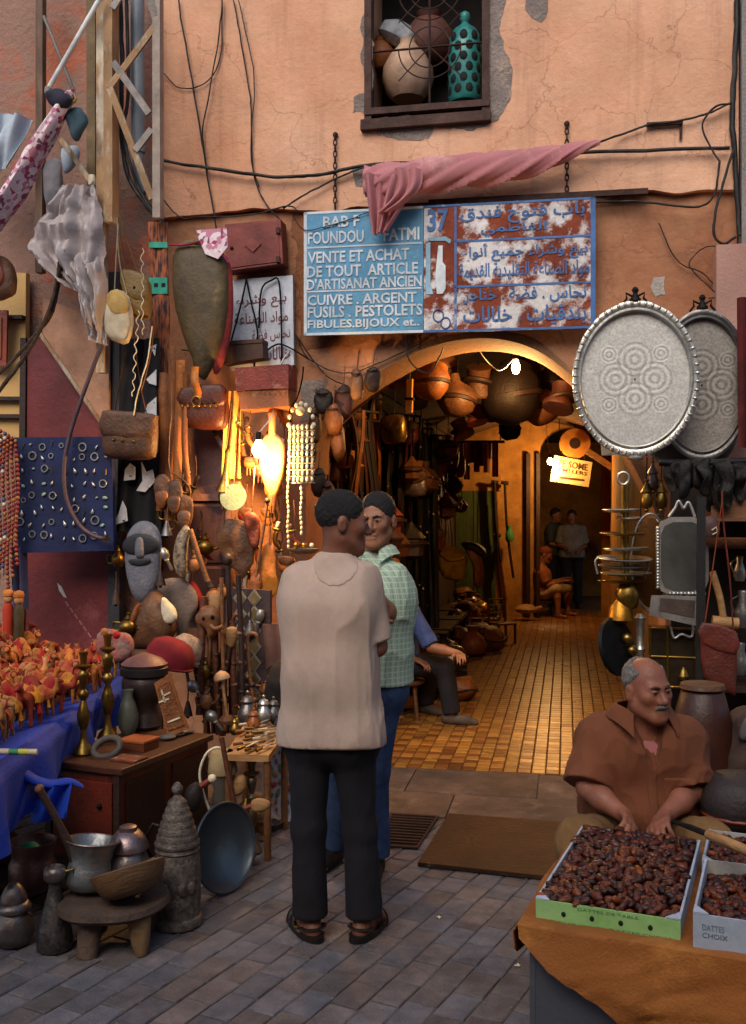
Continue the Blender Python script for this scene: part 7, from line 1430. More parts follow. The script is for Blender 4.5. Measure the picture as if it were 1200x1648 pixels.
h.tube([(962, 924), (958, 904), (966, 898), (990, 900)], .007, 'bracket', silver, 7); h.tube([(1038, 930), (1044, 910), (1036, 900)], .007, 'bracket', silver, 7)
h.lathe(1010, 985, [(6, 0), (16, 10), (20, 30), (12, 46), (6, 54), (7, 60)], 'brass_urn', brass, n=18); h.lathe(998, 1005, [(10, 0), (22, 8), (18, 30), (8, 40), (6, 60)], 'vase', mat('amber_brass', 'b07a28', '7d5318', 8, .35, metal=.9), n=18)
for k, (x, y) in enumerate(((1000, 1040), (1016, 1046), (1008, 1026))): h.build(MB().ball(h.p(x, y, -.02 * k), .03, 10, 8), 'brass_ball', brass)
h = Hang('gong', 'black round dish standing on edge below the tray rack', 'dish', 990, 1085, -.75); h.lathe(990, 1040, [(48, 0), (46, 6), (30, 8), (1, 9)], 'dish', iron, rot=(R(78), 0, R(55)), n=34)
h = Hang('brass_pillar', 'polished silver and brass stand beside the black dish', 'stand', 1030, 1110, -.62); h.lathe(1030, 1110, [(12, 0), (13, 6), (7, 16), (6, 60), (9, 66), (6, 72), (7, 110), (10, 116), (5, 122)], 'column', silver, n=16)
h = Hang('small_card', 'small cream card hanging under the bright oval tray', 'card', 982, 734, -.2); h.slab([(966, 704), (994, 702), (996, 732), (968, 733)], -.006, .006, 'card', bone); h.tube([(980, 704), (984, 680)], .003, 'string', iron)
# ---- rectangular trays and lantern shelf
h = Hang('square_tray', 'dark square tray with rounded corners and fluted silver rim', 'tray', 1092, 960, -.72)
def rrect(x0, y0, x1, y1, r): return [(x0, y0 + r), (x0 + r * .3, y0 + r * .3), (x0 + r, y0), (x1 - r, y0), (x1 - r * .3, y0 + r * .3), (x1, y0 + r), (x1, y1 - r), (x1 - r * .3, y1 - r * .3), (x1 - r, y1), (x0 + r, y1), (x0 + r * .3, y1 - r * .3), (x0, y1 - r)]
h.slab(rrect(1056, 832, 1140, 958, 24), -.01, .02, 'rim', silver); h.slab(rrect(1063, 840, 1133, 950, 20), -.016, -.0105, 'face', mat('dark_mirror', '8e918c', '5c5f5a', 4, .25, metal=.7, bump=.05))
bm_ = MB().ball((0, 0, 0), (.012, .012, .012), 8, 6).mesh('flute', silver, 60)
for k in range(20): y = 850 + k * 5; piece('flute', bm_, h.t, Matrix.Translation(h.p(1058, y, -.012)))
for k in range(10): piece('flute', bm_, h.t, Matrix.Translation(h.p(1078 + k * 6, 955, -.012)))
h.tube([(1076, 832), (1086, 818), (1092, 806), (1100, 818), (1108, 808), (1118, 832)], .008, 'crest', silver, 7)
h = Hang('square_tray', 'pale square tray leaning below the dark mirror tray', 'tray', 1090, 1002, -.8); h.build(quadbox([h.p(*a) for a in ((1048, 958), (1126, 960), (1124, 1008), (1044, 990))], -.01, .012), 'rim', silver, None, None); h.build(quadbox([h.p(*a) for a in ((1062, 962), (1118, 966), (1116, 994), (1060, 982))], -.014, -.0105), 'face', mat('rosy_silver', '8d7d74', '6b5d56', 6, .35, metal=.8), None, None)
h = Hang('hoop_mirror', 'thin oval wire frame hanging behind the tray rack', 'frame', 1042, 985, -.5); h.build(MB().tube([h.p(1046 + 30 * math.cos(t), 905 + 78 * math.sin(t)) for t in [2 * math.pi * k / 40 for k in range(40)]], .008, 6, closed=True), 'rim', pewter); h.lathe(1046, 905, [(28, 0), (24, 1), (1, 2)], 'plate', mat('amber_plate', '8a5a28', '5e3c1a', 6, .35, metal=.7), rot=(R(90), 0, 0), n=30, sy=2.6)
h = Hang('lantern_shelf', 'glass and brass lantern case behind the date seller', 'lantern', 1084, 1110, -.7); lz = mat('smoky_glass', '3a3024', '231c14', 8, .15, metal=.2, bump=.1)
h.slab([(1046, 1008), (1122, 1012), (1122, 1108), (1046, 1104)], .0, .1, 'case', lz)
for x in (1046, 1074, 1120): h.tube([(x, 1008), (x, 1106)], .009, 'upright', brass, 7)
for y in (1010, 1056, 1104): h.tube([(1044, y), (1122, y + 3)], .008, 'rail', brass, 7)
h.tube([(1078, 1008, -.02), (1084, 1026, -.02), (1096, 1020, -.02), (1112, 1024, -.02), (1114, 1004, -.02)], .007, 'swag', silver, 7); h.lathe(1098, 1092, [(4, 0), (9, 6), (6, 14), (2, 20)], 'bell', brass, dv=-.04)
# ---- dark stall structure at the right edge
h = Hang('stall_cabinet', 'dark wooden shelf unit of the stall at the right edge', 'shelves', 1170, 1320, -.35)
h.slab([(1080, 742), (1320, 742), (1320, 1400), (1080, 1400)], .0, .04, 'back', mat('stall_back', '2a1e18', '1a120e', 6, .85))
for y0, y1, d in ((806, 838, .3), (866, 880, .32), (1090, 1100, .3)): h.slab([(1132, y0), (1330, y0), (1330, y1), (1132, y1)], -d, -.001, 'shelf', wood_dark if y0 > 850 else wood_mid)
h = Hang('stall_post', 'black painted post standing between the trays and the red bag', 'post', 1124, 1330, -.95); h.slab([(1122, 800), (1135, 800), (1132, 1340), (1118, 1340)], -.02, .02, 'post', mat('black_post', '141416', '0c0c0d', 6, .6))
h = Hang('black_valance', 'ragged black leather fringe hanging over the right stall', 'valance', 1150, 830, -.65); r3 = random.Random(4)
for k in range(11):
    x = 1078 + k * 11; y1 = 790 + r3.uniform(-10, 40); h.puff([(x - 9, 745), (x + 9, 742), (x + 10, (745 + y1) / 2), (x + 4, y1), (x - 6, y1 - 4), (x - 10, (745 + y1) / 2)], .014, 'flap', iron, p=5, dv=-.03 * (k % 3), seed=k, amp=.03)
h.tube([(1060, 744), (1120, 746), (1200, 742), (1260, 740)], .02, 'rail', iron, 8)
h = Hang('red_garments', 'dark red garments hanging at the right edge above the stall', 'clothes', 1200, 700, -.5)
def rg(a, b): return h.p(1188 + 50 * a, 480 + 240 * b) + Vector((0, -.03 * math.sin(a * 12 + b), 0))
h.build(MB().grid(rg, 20, 8, .01), 'cloth', mat('dark_red_wool', '5a1412', '3c0c0b', 8, .9))
h = Hang('leather_bag', 'flat rust red leather bag hanging from long straps at the right stall', 'bag', 1156, 1115, -.98); h.puff([(1130, 1002), (1182, 1016), (1186, 1030), (1184, 1112), (1174, 1116), (1132, 1090), (1127, 1030)], .02, 'body', mat('rust_bag', '6e2c1e', '4f1d14', 8, .5, bump=.3), p=8, k=2, seed=2, amp=.008); h.puff([(1130, 1001), (1183, 1015), (1183, 1052), (1128, 1034)], .009, 'flap', MATS['rust_bag'], p=8, dv=-.02, k=2, seed=3); h.tube([(1134, 1004), (1146, 920), (1160, 820), (1162, 790)], .007, 'strap', leather_red, 6, flat=.5); h.tube([(1180, 1016), (1174, 930), (1164, 840), (1162, 790)], .009, 'strap', leather_red, 6, flat=.5)
h = Hang('wooden_mallet', 'pale wooden mallet hanging behind the rust red bag', 'mallet', 1165, 1006, -.9); h.tube([(1146, 920), (1158, 960), (1164, 995)], .018, 'handle', wood_pale, 8); h.tube([(1146, 1000), (1188, 1004)], .032, 'head', wood_pale, 10)
h = Hang('hanging_basket', 'wide shallow basket hanging in the dark right stall', 'basket', 1180, 878, -.75); h.lathe(1178, 874, [(30, -8), (44, 0), (46, 8), (42, 8), (28, -2), (1, -4)], 'bowl', leather_brown, n=26); h.puff([(1130, 838), (1150, 830), (1158, 850), (1150, 872), (1128, 866)], .05, 'bundle', mat('mauve_leather', '6a4a44', '4c3430', 8, .6), seed=4, amp=.01); h.build(MB().tube([h.p(1143, 853, -.055), h.p(1150, 848, -.055), h.p(1152, 856, -.055), h.p(1144, 860, -.055)], .004, 5), 'stitching', bone)
for k, (x, y, w, hh, m, lab) in enumerate(((1196, 1010, 14, 60, pewter, 'tall pewter jug on the shelf behind the red bag'), (1192, 1086, 12, 52, pewter, 'lower pewter jug at the right edge'), (1190, 935, 10, 40, silver, 'small silver pot in the shadow of the right stall'))):
    h = Hang('pewter_jug', lab, 'jug', x, y, -.55); h.lathe(x, y, [(w * .7, 0), (w, hh * .2), (w * .9, hh * .5), (w * .5, hh * .75), (w * .6, hh * .95), (w * .5, hh)], 'body', m, n=18); h.tube([(x - w * .6, y - hh * .85), (x - w * 1.4, y - hh * .7), (x - w * .9, y - hh * .35)], .006, 'handle', m)
# big jar, chair cushion and basket round the date seller
h = Stand('clay_drum', 'large dark brown drum standing behind the date seller', 'drum', 1130, 1310, D=3.95); h.prof([(34, 0), (44, 30), (50, 90), (46, 150), (34, 196), (30, 200)], 'body', mat('oiled_brown', '4a261a', '331810', 6, .45)); h.prof([(31, 200), (36, 203), (34, 210), (1, 212)], 'skin', leather_brown)
h = Stand('round_basket', 'dark round pouffe at the right edge beside the date seller', 'pouffe', 1190, 1330, D=3.3); h.prof([(40, 0), (56, 12), (62, 40), (56, 66), (40, 82), (1, 88)], 'body', mat('dark_pouffe', '332a28', '221b1a', 7, .6, bump=.3), 30, wob=gadroon(12, .03)); h.build(MB().tube([Vector((58 * h.s * math.cos(t), 58 * h.s * math.sin(t), 22 * h.s)) for t in [2 * math.pi * k / 30 for k in range(30)]], .007, 6, closed=True), 'piping', leather_red)
h = Stand('cloth_heap', 'heap of dull brown cloth beside the dark drum', 'cloth', 1192, 1250, D=3.9); h.puff([(1160, 1250), (1168, 1190), (1186, 1150), (1215, 1140), (1230, 1200), (1225, 1252)], .12, 'heap', mat('dull_brown_cloth', '5c463c', '43322b', 7, .9), seed=6, amp=.03); h.puff([(1172, 1180), (1185, 1150), (1200, 1130), (1206, 1160), (1190, 1190)], .05, 'silver_shawl', mat('grey_shawl', '6a6260', '4d4644', 8, .8), dv=-.1, seed=7, amp=.02)
# ---- date stall in front
ZR = .66; ZTB = .605
def gz(px, py, z=ZR): return G(px, py, z)
A_, B_, C_, D_ = gz(862, 1447), gz(1095, 1482), gz(1088, 1343), gz(903, 1326)
ex = (B_ - A_); W_ = ex.length; ex = ex.normalized(); ey = Vector((-ex.y, ex.x, 0)); Lb = (D_ - A_).dot(ey)
RB = math.atan2(ex.y, ex.x)
h = thing('stall_table', 'table with grey sides under the orange cloth of the date stall', 'table', (A_.x, A_.y, 0), (0, 0, RB))
# local: x along the front to the right, y backwards
tx0, tx1, ty0, ty1 = -.015, 1.25, -.03, .72
MB().box((tx0, ty0, ZTB - .03), (tx1, ty1, ZTB - .006)).build('top', wood_mid, h, None)
tin = mat('grey_tin', '6f737b', '565a62', 5, .5, metal=.4, bump=.15)
MB().box((tx0 + .005, ty0 + .005, .02), (tx0 + .02, ty1 - .01, ZTB - .031)).build('side_panel', tin, h, None); MB().box((tx0 + .021, ty0 + .005, .02), (tx1 - .01, ty0 + .02, ZTB - .031)).build('front_panel', tin, h, None)
for x in (tx0 + .03, tx1 - .06): MB().box((x, ty1 - .06, 0), (x + .04, ty1 - .02, ZTB - .031)).build('leg', wood_mid, h, None)
och = mat('orange_stall_cloth', 'a8662a', '8a4f1c', 5, .85, bump=.35, bscale=140, c3='b87634', c3scale=4, vary=0)
hc = thing('stall_cloth', 'orange brown cloth hanging down the front of the date stall', 'cloth', (A_.x, A_.y, ZTB), (0, 0, RB))
def drape(a, b):
    x = tx0 - .02 + (tx1 - tx0 + .02) * a; s_ = b * 1.25
    if s_ < .72: return Vector((x, ty1 - s_ * (ty1 - ty0 + .012) / .72, .004 + .002 * math.sin(x * 40 + s_ * 20)))
    t = (s_ - .72) * (1 if a > .0 else 1); hem = min(1, .06 + a * 1.7 + .02 * math.sin(a * 30)) ; t = t * hem
    wv = .014 * math.sin(x * 9 + t * 12) + .016 * mnoise.noise(Vector((x * 7, t * 22 + x * 9, 1))) + .012 * mnoise.noise(Vector((x * 15, t * 48 + x * 20, 4)))
    return Vector((x + .02 * math.sin(t * 7), ty0 - .016 - .03 * sm(t * 6) - wv * min(1, t * 6), -t * 1.0 + .003))
MB().grid(drape, 90, 90, .003).build('cloth', och, hc, 60)
def drape2(a, b):
    y = ty0 - .02 + .75 * a; t = b * (.06 + .05 * math.sin(a * 9) + .0 * a); return Vector((tx0 - .024 - .012 * sm(b * 3) - .008 * math.sin(y * 30) * b, y, -t + .003))
MB().grid(drape2, 40, 8, .003).build('side_overhang', och, hc, 60)
date_ms = [mat('date_dark', '3c1a14', '260f0c', 12, .32, bump=.25, bscale=120, vary=.3), mat('date_brown', '6b2f1a', '4a1d10', 12, .3, bump=.25, bscale=120, vary=.3), mat('date_amber', '8a4620', '652e14', 12, .28, bump=.2, bscale=120, vary=.3)]
def date_mesh(m): return MB().lathe([(.0005, -.5), (.17, -.42), (.27, -.2), (.29, .05), (.25, .3), (.12, .46), (.0005, .5)], 7).jit(.04, 5).mesh('date', m, 60)
DM = [date_mesh(m) for m in date_ms]
card_g = mat('green_card', 'a3cc86', '8abb6c', 6, .7, bump=.1, c3='b4d0a4', c3scale=4, vary=0); card_w = mat('white_card', 'b9c4d2', 'a4b0c0', 6, .7, bump=.1, vary=0); inner = mat('inner_card', 'c9c4bc', 'aaa59c', 6, .8, bump=.1)
def date_box(label, x0, y0, w, l, hh, front, fill, seed, ncap, holes=True, big=True, rot=0.0):
    M = WM[h.name] @ Matrix.Translation((x0, y0, ZTB)) @ Euler((0, 0, rot)).to_matrix().to_4x4(); t = bpy.data.objects.new('date_box', None); _link(t, None, M); tag(t, label, 'box', 'boxes of dates'); th = .006
    MB().box((0, 0, .001), (w, l, .005)).build('bottom', inner, t, None)
    fr = MB().box((0, 0, .0055), (w, th, hh)).build('front_side', front, t, None); MB().box((0, l - th, .0055), (w, l, hh)).build('back_side', inner, t, None); MB().box((0, th + .0005, .0055), (th, l - th - .0005, hh + .004)).build('left_side', card_w, t, None); MB().box((w - th, th + .0005, .0055), (w, l - th - .0005, hh + .004)).build('right_side', card_w, t, None)
    for x in (.0, w - .035): MB().add([(x, 0, hh + .001), (x + .035, 0, hh + .001), (x if x < .1 else x + .035, .05, hh + .001), (x, 0, hh + .005), (x + .035, 0, hh + .005), (x if x < .1 else x + .035, .05, hh + .005)], [(2, 1, 0), (3, 4, 5), (0, 1, 4, 3), (1, 2, 5, 4), (2, 0, 3, 5)]).build('corner_tab', card_w, t, None)
    if holes:
        for k in range(4): MB().ball((w * (.2 + .2 * k), -.001, hh * .5), (.006, .002, .007), 10, 4).build('hole', hole, fr, 60)
    fnl = lambda s_, t_, d: Vector((w * s_, -d, hh * (1 - t_)))
    ink = mat('grey_green_ink', '6a8a5c', '55744a', 9, .8, bump=0) if front is card_g else mat('grey_ink', '6c7686', '5a6474', 9, .8, bump=0)
    if front is card_g:
        for tx, bx in (('DATTES DE TABLE', (.3, .1, .72, .22)), ('DATTES MUSCADES NATURELLES', (.06, .82, .45, .92)), ('DATTES CHOIX', (.52, .8, .94, .92))): place_text(tx, fnl, bx, 'lettering', ink, fr, .0015, .0)
    else:
        for tx, bx in (('DATTES', (.06, .25, .2, .42)), ('CHOIX', (.06, .48, .22, .62))): place_text(tx, fnl, bx, 'lettering', ink, fr, .0015, .0)
        MB().tube([fnl(.36 + .022 * math.cos(a), .45 + .12 * math.sin(a), .0015) for a in [2 * math.pi * k / 16 for k in range(16)]], .0012, 5, closed=True).build('emblem', ink, fr, 60)
    r = random.Random(seed); stuff = [MB(), MB(), MB()]; lst = []
    # heap of dates: layers on a mound
    sp = .019; nx = int((w - .02) / sp); ny = int((l - .02) / sp)
    for j in range(ny):
        for i in range(nx):
            x = .012 + (i + r.random()) * sp; y = .012 + (j + r.random()) * sp
            z = fill(x / w, y / l) * hh + r.uniform(-.006, .008); lst.append((x, min(y, l - .015), z))
    lst.sort(key=lambda q: (q[1] - q[2] * 4)); n = 0
    for (x, y, z) in lst:
        k = r.choice((0, 0, 1, 1, 1, 2)); s_ = r.uniform(.023, .042); Mx = T4((x, y, z), r.uniform(1.0, 2.1), r.uniform(-.4, .4), r.uniform(0, 6.28), (s_ * r.uniform(.85, 1.1), s_, s_))
        if n < ncap and r.random() < .62: piece('date', DM[k], t, Mx); n += 1
        else: me = DM[k]; stuff[k].add([Mx @ v.co for v in me.vertices], [tuple(p.vertices) for p in me.polygons])
    for k in range(3):
        if stuff[k].v: o = stuff[k].build('dates', date_ms[k], t, 60); o['kind'] = 'stuff'
    mb = MB().grid(lambda a, b: (.007 + (w - .014) * a, .007 + (l - .014) * b, fill(a, b) * hh - .012), 10, 10); mb.build('date_bed', date_ms[0], t, 60)
    return t
f1 = lambda a, b: .82 + .38 * math.sin(math.pi * min(1, max(0, a))) * math.sin(math.pi * (.15 + .8 * b)) + .12 * b
date_box('green fronted card tray heaped with dates at the left of the stall', 0, 0, W_, Lb, .055, card_g, f1, 1, 110)
date_box('white card tray of dates nearest at the right edge of the stall', W_ + .03, -.02, W_, .40, .085, card_w, lambda a, b: .45 + .25 * sm(a * 2) + .2 * math.sin(math.pi * b), 2, 100, holes=False)
date_box('card tray of dates at the back right of the stall beyond the white one', W_ + .02, .40, W_ * 1.1, .3, .07, card_w, lambda a, b: .75 + .1 * math.sin(5 * a), 3, 90, holes=False)
h2 = thing('date_knife', 'black bladed stick with a pale wooden handle resting over the date trays', 'tool', P(1140, 1340, 2.72)); MB().tube([P(1084, 1322, 2.86), P(1110, 1331, 2.8), P(1142, 1344, 2.72)], [.008, .012, .012], 8, flat=.6).build('blade', iron, h2, 60, local=False); MB().tube([P(1140, 1343, 2.725), P(1180, 1360, 2.62), P(1240, 1386, 2.48)], .014, 10).build('handle', wood_pale, h2, 60, local=False)
# ================================================================== WARES INSIDE THE PASSAGE
rp = random.Random(77)
def fthing(name, label, cat, u, v, z, rz=0.0, group=None): return thing(name, label, cat, FW(u, v, z), (0, 0, -FA + rz), group)
hang_m = [leather_dark, leather_brown, mat('black_leather', '15100e', '0b0807', 8, .7, bump=.3), leather_dark, mat('maroon_leather', '4a1f16', '30120d', 8, .65, bump=.3), leather_tan]
# belts and hides hanging along the left wall
for k in range(22):
    v = .75 + k * .27; u = PLU + .1 + rp.uniform(0, .16); z1 = rp.uniform(2.25, 2.6); L = rp.uniform(.9, 1.6)
    t = fthing('belt_bundle', '%s bundle of dark leather belts from the arch along the left passage wall' % ORD[k], 'leather belts', u, v, z1 - L, group='belt bundles along the passage wall')
    for j in range(rp.choice((3, 4, 5))):
        y = (j - 2) * .05 + rp.uniform(-.015, .015); w = rp.uniform(.018, .04); l = L * rp.uniform(.6, 1); ph = rp.uniform(0, 6); x0 = rp.uniform(-.04, .12)
        MB().grid(lambda a, b: (x0 + .03 * math.sin(b * 5 + ph) + .012 * math.sin(math.pi * a), y + (a - .5) * w * 2, L - l * b), 4, 10, .007).build('belt', rp.choice(hang_m if v < 3.5 else hang_m[:3] + [hang_m[4]]), t, 60)
    MB().tube([(-.08, -.16, L + .01), (.14, .16, L + .01)], .012, 6).build('rail', iron, t, 60)
# long dark sequined garment and its neighbour
for k, (x0, x1, y0, y1, v) in enumerate(((652, 704, 700, 1010, 3.0), (606, 648, 690, 900, 2.0), (560, 604, 700, 880, 1.5))):
    h = Hang('hanging_robe', ('long black robe sewn with sequins hanging in the passage', 'dark brown fringed robe behind the man in green', 'rust brown robe hanging just inside the arch at left')[k], 'robe', (x0 + x1) / 2, y1, v)
    def rb(a, b): return h.p(x0 + (x1 - x0) * a + 6 * (b - .5) * (a - .5), y0 + (y1 - y0) * b) + Vector((0, -.05 * math.sin(a * 14 + b * 2) - .03 * math.sin(a * 31 - b * 4), 0))
    h.build(MB().grid(rb, 36, 20, .012), 'cloth', (MATS['black_leather'], leather_dark, mat('rust_robe', '5c2f18', '3f1e0f', 7, .8, bump=.3))[k])
    sq = MB().ball((0, 0, 0), (.012, .008, .014), 6, 4).mesh('sequin', silver if k == 0 else brass, 60)
    for j in range(26 if k == 0 else 10): piece('sequin', sq, h.t, Matrix.Translation(rb(rp.uniform(.1, .95), rp.uniform(.05, .95)) + Vector((0, -.03, 0))))
# stacked hats and baskets hanging left, just inside the arch
for k, (x, y, m, lab) in enumerate(((566, 668, leather_tan, 'tan hat topmost in the string hanging inside the arch'), (570, 704, leather_brown, 'brown hat second in the string inside the arch'), (562, 742, leather_orange, 'orange lit hat third in the string inside the arch'), (540, 762, mat('copper_bowl', 'a8602c', '7a401a', 8, .4, metal=.6), 'small copper bowl lowest in the string inside the arch'), (524, 722, leather_tan, 'tan pouch hat beside the bone bead headdress'))):
    h = Hang('felt_hat', lab, 'hat', x, y, .8); h.lathe(x, y, [(22, -10), (24, -8), (18, -4), (16, 8), (10, 16), (1, 18)], 'crown', m, n=22, rot=(.15, .1 * (k - 2), 0)); h.tube([(x, y - 14), (x + 2, y - 40)], .004, 'cord', iron)
# drums, pots and gourds hanging from the vault
hang = [(694, 612, 30, .9, leather_tan, 'tan clay pot'), (735, 640, 32, 1.3, leather_brown, 'round brown drum'), (770, 612, 28, 1.5, leather_brown, 'dusty brown gourd'), (822, 632, 48, 1.6, leather_dark, 'big black kettle drum behind the bulb'), (868, 652, 32, 1.9, mat('clay_brown', '7a4a26', '583216', 7, .6), 'clay coloured drum'), (902, 640, 26, 1.4, MATS['maroon_leather'], 'maroon leather bag'), (716, 590, 22, 1.8, wood_mid, 'wooden mortar'), (790, 660, 20, 2.4, iron, 'black iron pot'), (765, 668, 18, 1.9, leather_red, 'red leather lantern'), (846, 600, 26, 2.6, leather_brown, 'brown goatskin drum'), (672, 640, 20, 1.6, leather_dark, 'dark leather flask'), (742, 690, 18, 3.0, wood_mid, 'small wooden drum'), (820, 690, 18, 3.4, iron, 'little iron lamp'), (884, 610, 22, 2.2, leather_dark, 'dark waterskin'), (640, 610, 16, 1.0, leather_brown, 'brown pouch')]
for k, (x, y, r, v, m, lab) in enumerate(hang):
    h = Hang('hanging_drum', lab + ' hanging from the passage vault', 'drum', x, y + r, v); wob = (lambda a, z: 1 + .03 * math.sin(8 * a)) if k % 2 else None
    pr_ = [[(r * .5, -r), (r * .85, -r * .7), (r, -r * .1), (r * .9, r * .5), (r * .6, r * .8), (r * .55, r)], [(r * .2, -r), (r * .7, -r * .8), (r, -r * .2), (r * .8, r * .4), (r * .3, r * .8), (r * .25, r * 1.2)], [(r * .95, -r * .8), (r, -r * .6), (r * .6, 0), (r * .7, r * .7), (r * .75, r * .8)]][k % 3]
    h.lathe(x, y, pr_, 'body', m, n=22, rot=(rp.uniform(-.4, .6), rp.uniform(-.5, .5), 0), wob=wob); h.lathe(x, y, [(r * .9, -r * .3), (r * 1.04, -r * .25), (r * 1.04, -r * .1), (r * .9, 0)], 'hoop', wood_dark, n=22, rot=(rp.uniform(-.3, .4), rp.uniform(-.3, .3), 0)); h.tube([(x, y - r * .9), (x + 3, y - r - 40)], .006, 'cord', iron)
h = Hang('strip_lantern', 'narrow lantern at the top left inside the arch, glass coloured yellow as lit', 'lantern', 659, 668, .55); h.slab([(655, 612), (664, 610), (663, 640), (655, 642)], -.03, .03, 'upper_glass', mat('painted_glow_glass', 'd8a040', 'b87f2a', 7, .3)); h.slab([(653, 645), (664, 643), (663, 664), (654, 666)], -.03, .03, 'lower_glass', MATS['painted_glow_glass']); h.slab([(652, 640.5), (666, 640.5), (666, 644.5), (652, 644.5)], -.035, .035, 'band', iron); h.tube([(659, 612), (660, 580)], .004, 'cord', iron)  # yellow glass colour stands in for the lantern's glow; nothing here emits
# red and orange cloths in a row before the far wall
for k in range(13):
    x = 706 + k * 7.6; m = [mat('flame_cloth', 'b8481c', '8a2f10', 7, .85), mat('deep_red_cloth', '7a1f14', '56120c', 7, .85), mat('apricot_cloth', 'c98a4a', 'a8682c', 7, .85), leather_red][k % 4]
    h = Hang('hanging_scarf', '%s scarf in the row of red and orange scarves before the far wall' % ('first', 'second', 'third', 'fourth', 'fifth', 'sixth', 'seventh', 'eighth', 'ninth', 'tenth', 'eleventh', 'twelfth', 'last')[k], 'scarf', x, 775, 7.2 + .05 * (k % 3), 'scarves before the far wall'); y1 = 752 + rp.uniform(-14, 24)
    h.build(MB().grid(lambda a, b: h.p(x - 4.5 + 9 * a, 712 + (y1 - 712) * b) + Vector((0, -.03 * math.sin(a * 7 + k), 0)), 8, 6, .01), 'cloth', m)
h = Hang('scarf_rail', 'iron rail carrying the scarves before the far wall', 'rail', 755, 711, 7.25); h.tube([(690, 711), (812, 711)], .02, 'rail', iron, 8); h.tube([(700, 711), (700, 640)], .008, 'hanger', iron); h.tube([(805, 711), (805, 640)], .008, 'hanger', iron)
for k, (x0, y0, x1, y1) in enumerate(((796, 775, 806, 905), (812, 776, 826, 930), (800, 860, 812, 1000))):
    h = Hang('long_strap', ('dark bead strap hanging left of the green glint', 'black horse collar strap hanging on the far wall', 'lower dark strap on the far ochre wall')[k], 'strap', x0, y1, VB - .2); h.tube([(x0, y0), ((x0 + x1) / 2 - 3, (y0 + y1) / 2), (x1, y1)], .05, 'strap', leather_dark, 8, flat=.4); h.tube([(x0 - 6, y0), (x0 + 6, y0 + 2)], .03, 'hook', wood_dark, 8)
h = Hang('green_glint_shape', 'small green shape standing in for a green light reflection on the far wall', 'reflection', 820, 872, VB - .25); h.lathe(820, 872, [(5, 0), (7, 4), (7, 14), (3, 20), (3, 26)], 'glass', mat('green_glint', '4f8a5a', '2f6a3e', 5, .2), n=14)  # bottle form added for a small green light reflection; its colour imitates it
# small sign with its lettering, and a banjo beside the far bulb
h = Hang('small_sign', 'small cream hand lettered sign hanging beside the far bulb', 'sign', 918, 783, VB - .75); q = [h.p(*a) for a in ((892, 733), (953, 744), (947, 784), (885, 774))]
so = h.build(quadbox(q, -.02, .02), 'board', mat('cream_sign', 'e8cf94', 'd0b376', 6, .6, vary=0), None, None)
def s2(s, t, d): p = q[0].lerp(q[1], s).lerp(q[3].lerp(q[2], s), t); return Vector((p.x, -d, p.z))
ink2 = mat('brown_ink', '5c3c20', '4a2e16', 8, .8, bump=0); place_text('FE SOME', s2, (.15, .12, .9, .38), 'lettering', ink2, so, .023, .01); place_text('JEMELERS', s2, (.1, .42, .9, .62), 'lettering', ink2, so, .023, .01); mb = MB().add([s2(a, b, .023) for a, b in ((.22, .76), (.85, .72), (.85, .8), (.22, .86))], [(0, 1, 2, 3)]); h.build(mb, 'underline', ink2, so, None)
h.tube([(905, 736), (900, 690), (902, 650)], .006, 'cord', iron); h.tube([(940, 742), (944, 690), (940, 650)], .006, 'cord', iron)
h = Hang('round_banjo', 'round orange banjo with a long neck hanging over the small sign', 'banjo', 925, 738, VB - .7); h.lathe(925, 714, [(24, -6), (25, 0), (24, 6), (1, 6.5)], 'drum', mat('banjo_skin', 'c98a3c', 'a06424', 6, .5), rot=(R(90), 0, 0), n=30); h.build(MB().bar(h.p(944, 726, -.06), h.p(990, 756, -.06), .09, .05, (0, 1, 0)), 'neck', wood_pale, None, None); h.lathe(925, 714, [(9, -.5), (9, 1)], 'rosette', wood_dark, rot=(R(90), 0, 0), dv=-.1)
h.tube([(925, 690), (922, 650)], .006, 'cord', iron)
for x in (850, 866): h = Hang('wooden_jamb', ('left' if x < 860 else 'right') + ' slim wooden post beside the far doorway', 'post', x, 990, VB - .1); h.slab([(x - 3, 730), (x + 3, 730), (x + 3, 992), (x - 3, 992)], -.05, .05, 'post', wood_dark)
# heaps of goods along the left side of the floor
def jug(t, s, m): MB().lathe([(r * s, z * s) for r, z in [(.3, 0), (.42, .08), (.5, .35), (.36, .62), (.18, .78), (.2, .95), (.26, 1)]], 16).build('body', m, t, 50); MB().tube([(.36 * s, 0, .55 * s), (.6 * s, 0, .62 * s), (.55 * s, 0, .88 * s), (.2 * s, 0, .92 * s)], .035 * s, 6).build('handle', m, t, 60)
def boot(t, s, m): f = Field((-.2, -.35, -.02), (.2, .35, .6), .02); f.cone((0, -.1, .08), (0, .22, .06), .08, .06, .04); f.cone((0, -.1, .08), (0, -.12, .46), .085, .1, .04, cut=True); f.plane((0, 0, 0), (0, 0, -1)); me = f.mesh('boot', m); o = bpy.data.objects.new('upper', me); _link(o, t, WM[t.name] @ Matrix.Diagonal((s * 1.7,) * 3 + (1,))); MB().box((-.07 * s * 1.7, -.18 * s * 1.7, -.01), (.07 * s * 1.7, .28 * s * 1.7, .02), bev=.004).build('sole', leather_dark, t, None)
def bundle(t, s, m): MB().ball((0, 0, .42 * s), (.6 * s, .5 * s, .44 * s), 16, 10).jit(.12 * s, 3 / s, rp.random() * 9).build('body', m, t, 60); MB().tube([(.62 * s * math.cos(a), .52 * s * math.sin(a), .42 * s + .06 * s * math.sin(3 * a)) for a in [2 * math.pi * q_ / 16 for q_ in range(16)]], .03 * s, 6, closed=True).build('cord', leather_dark, t, 60)
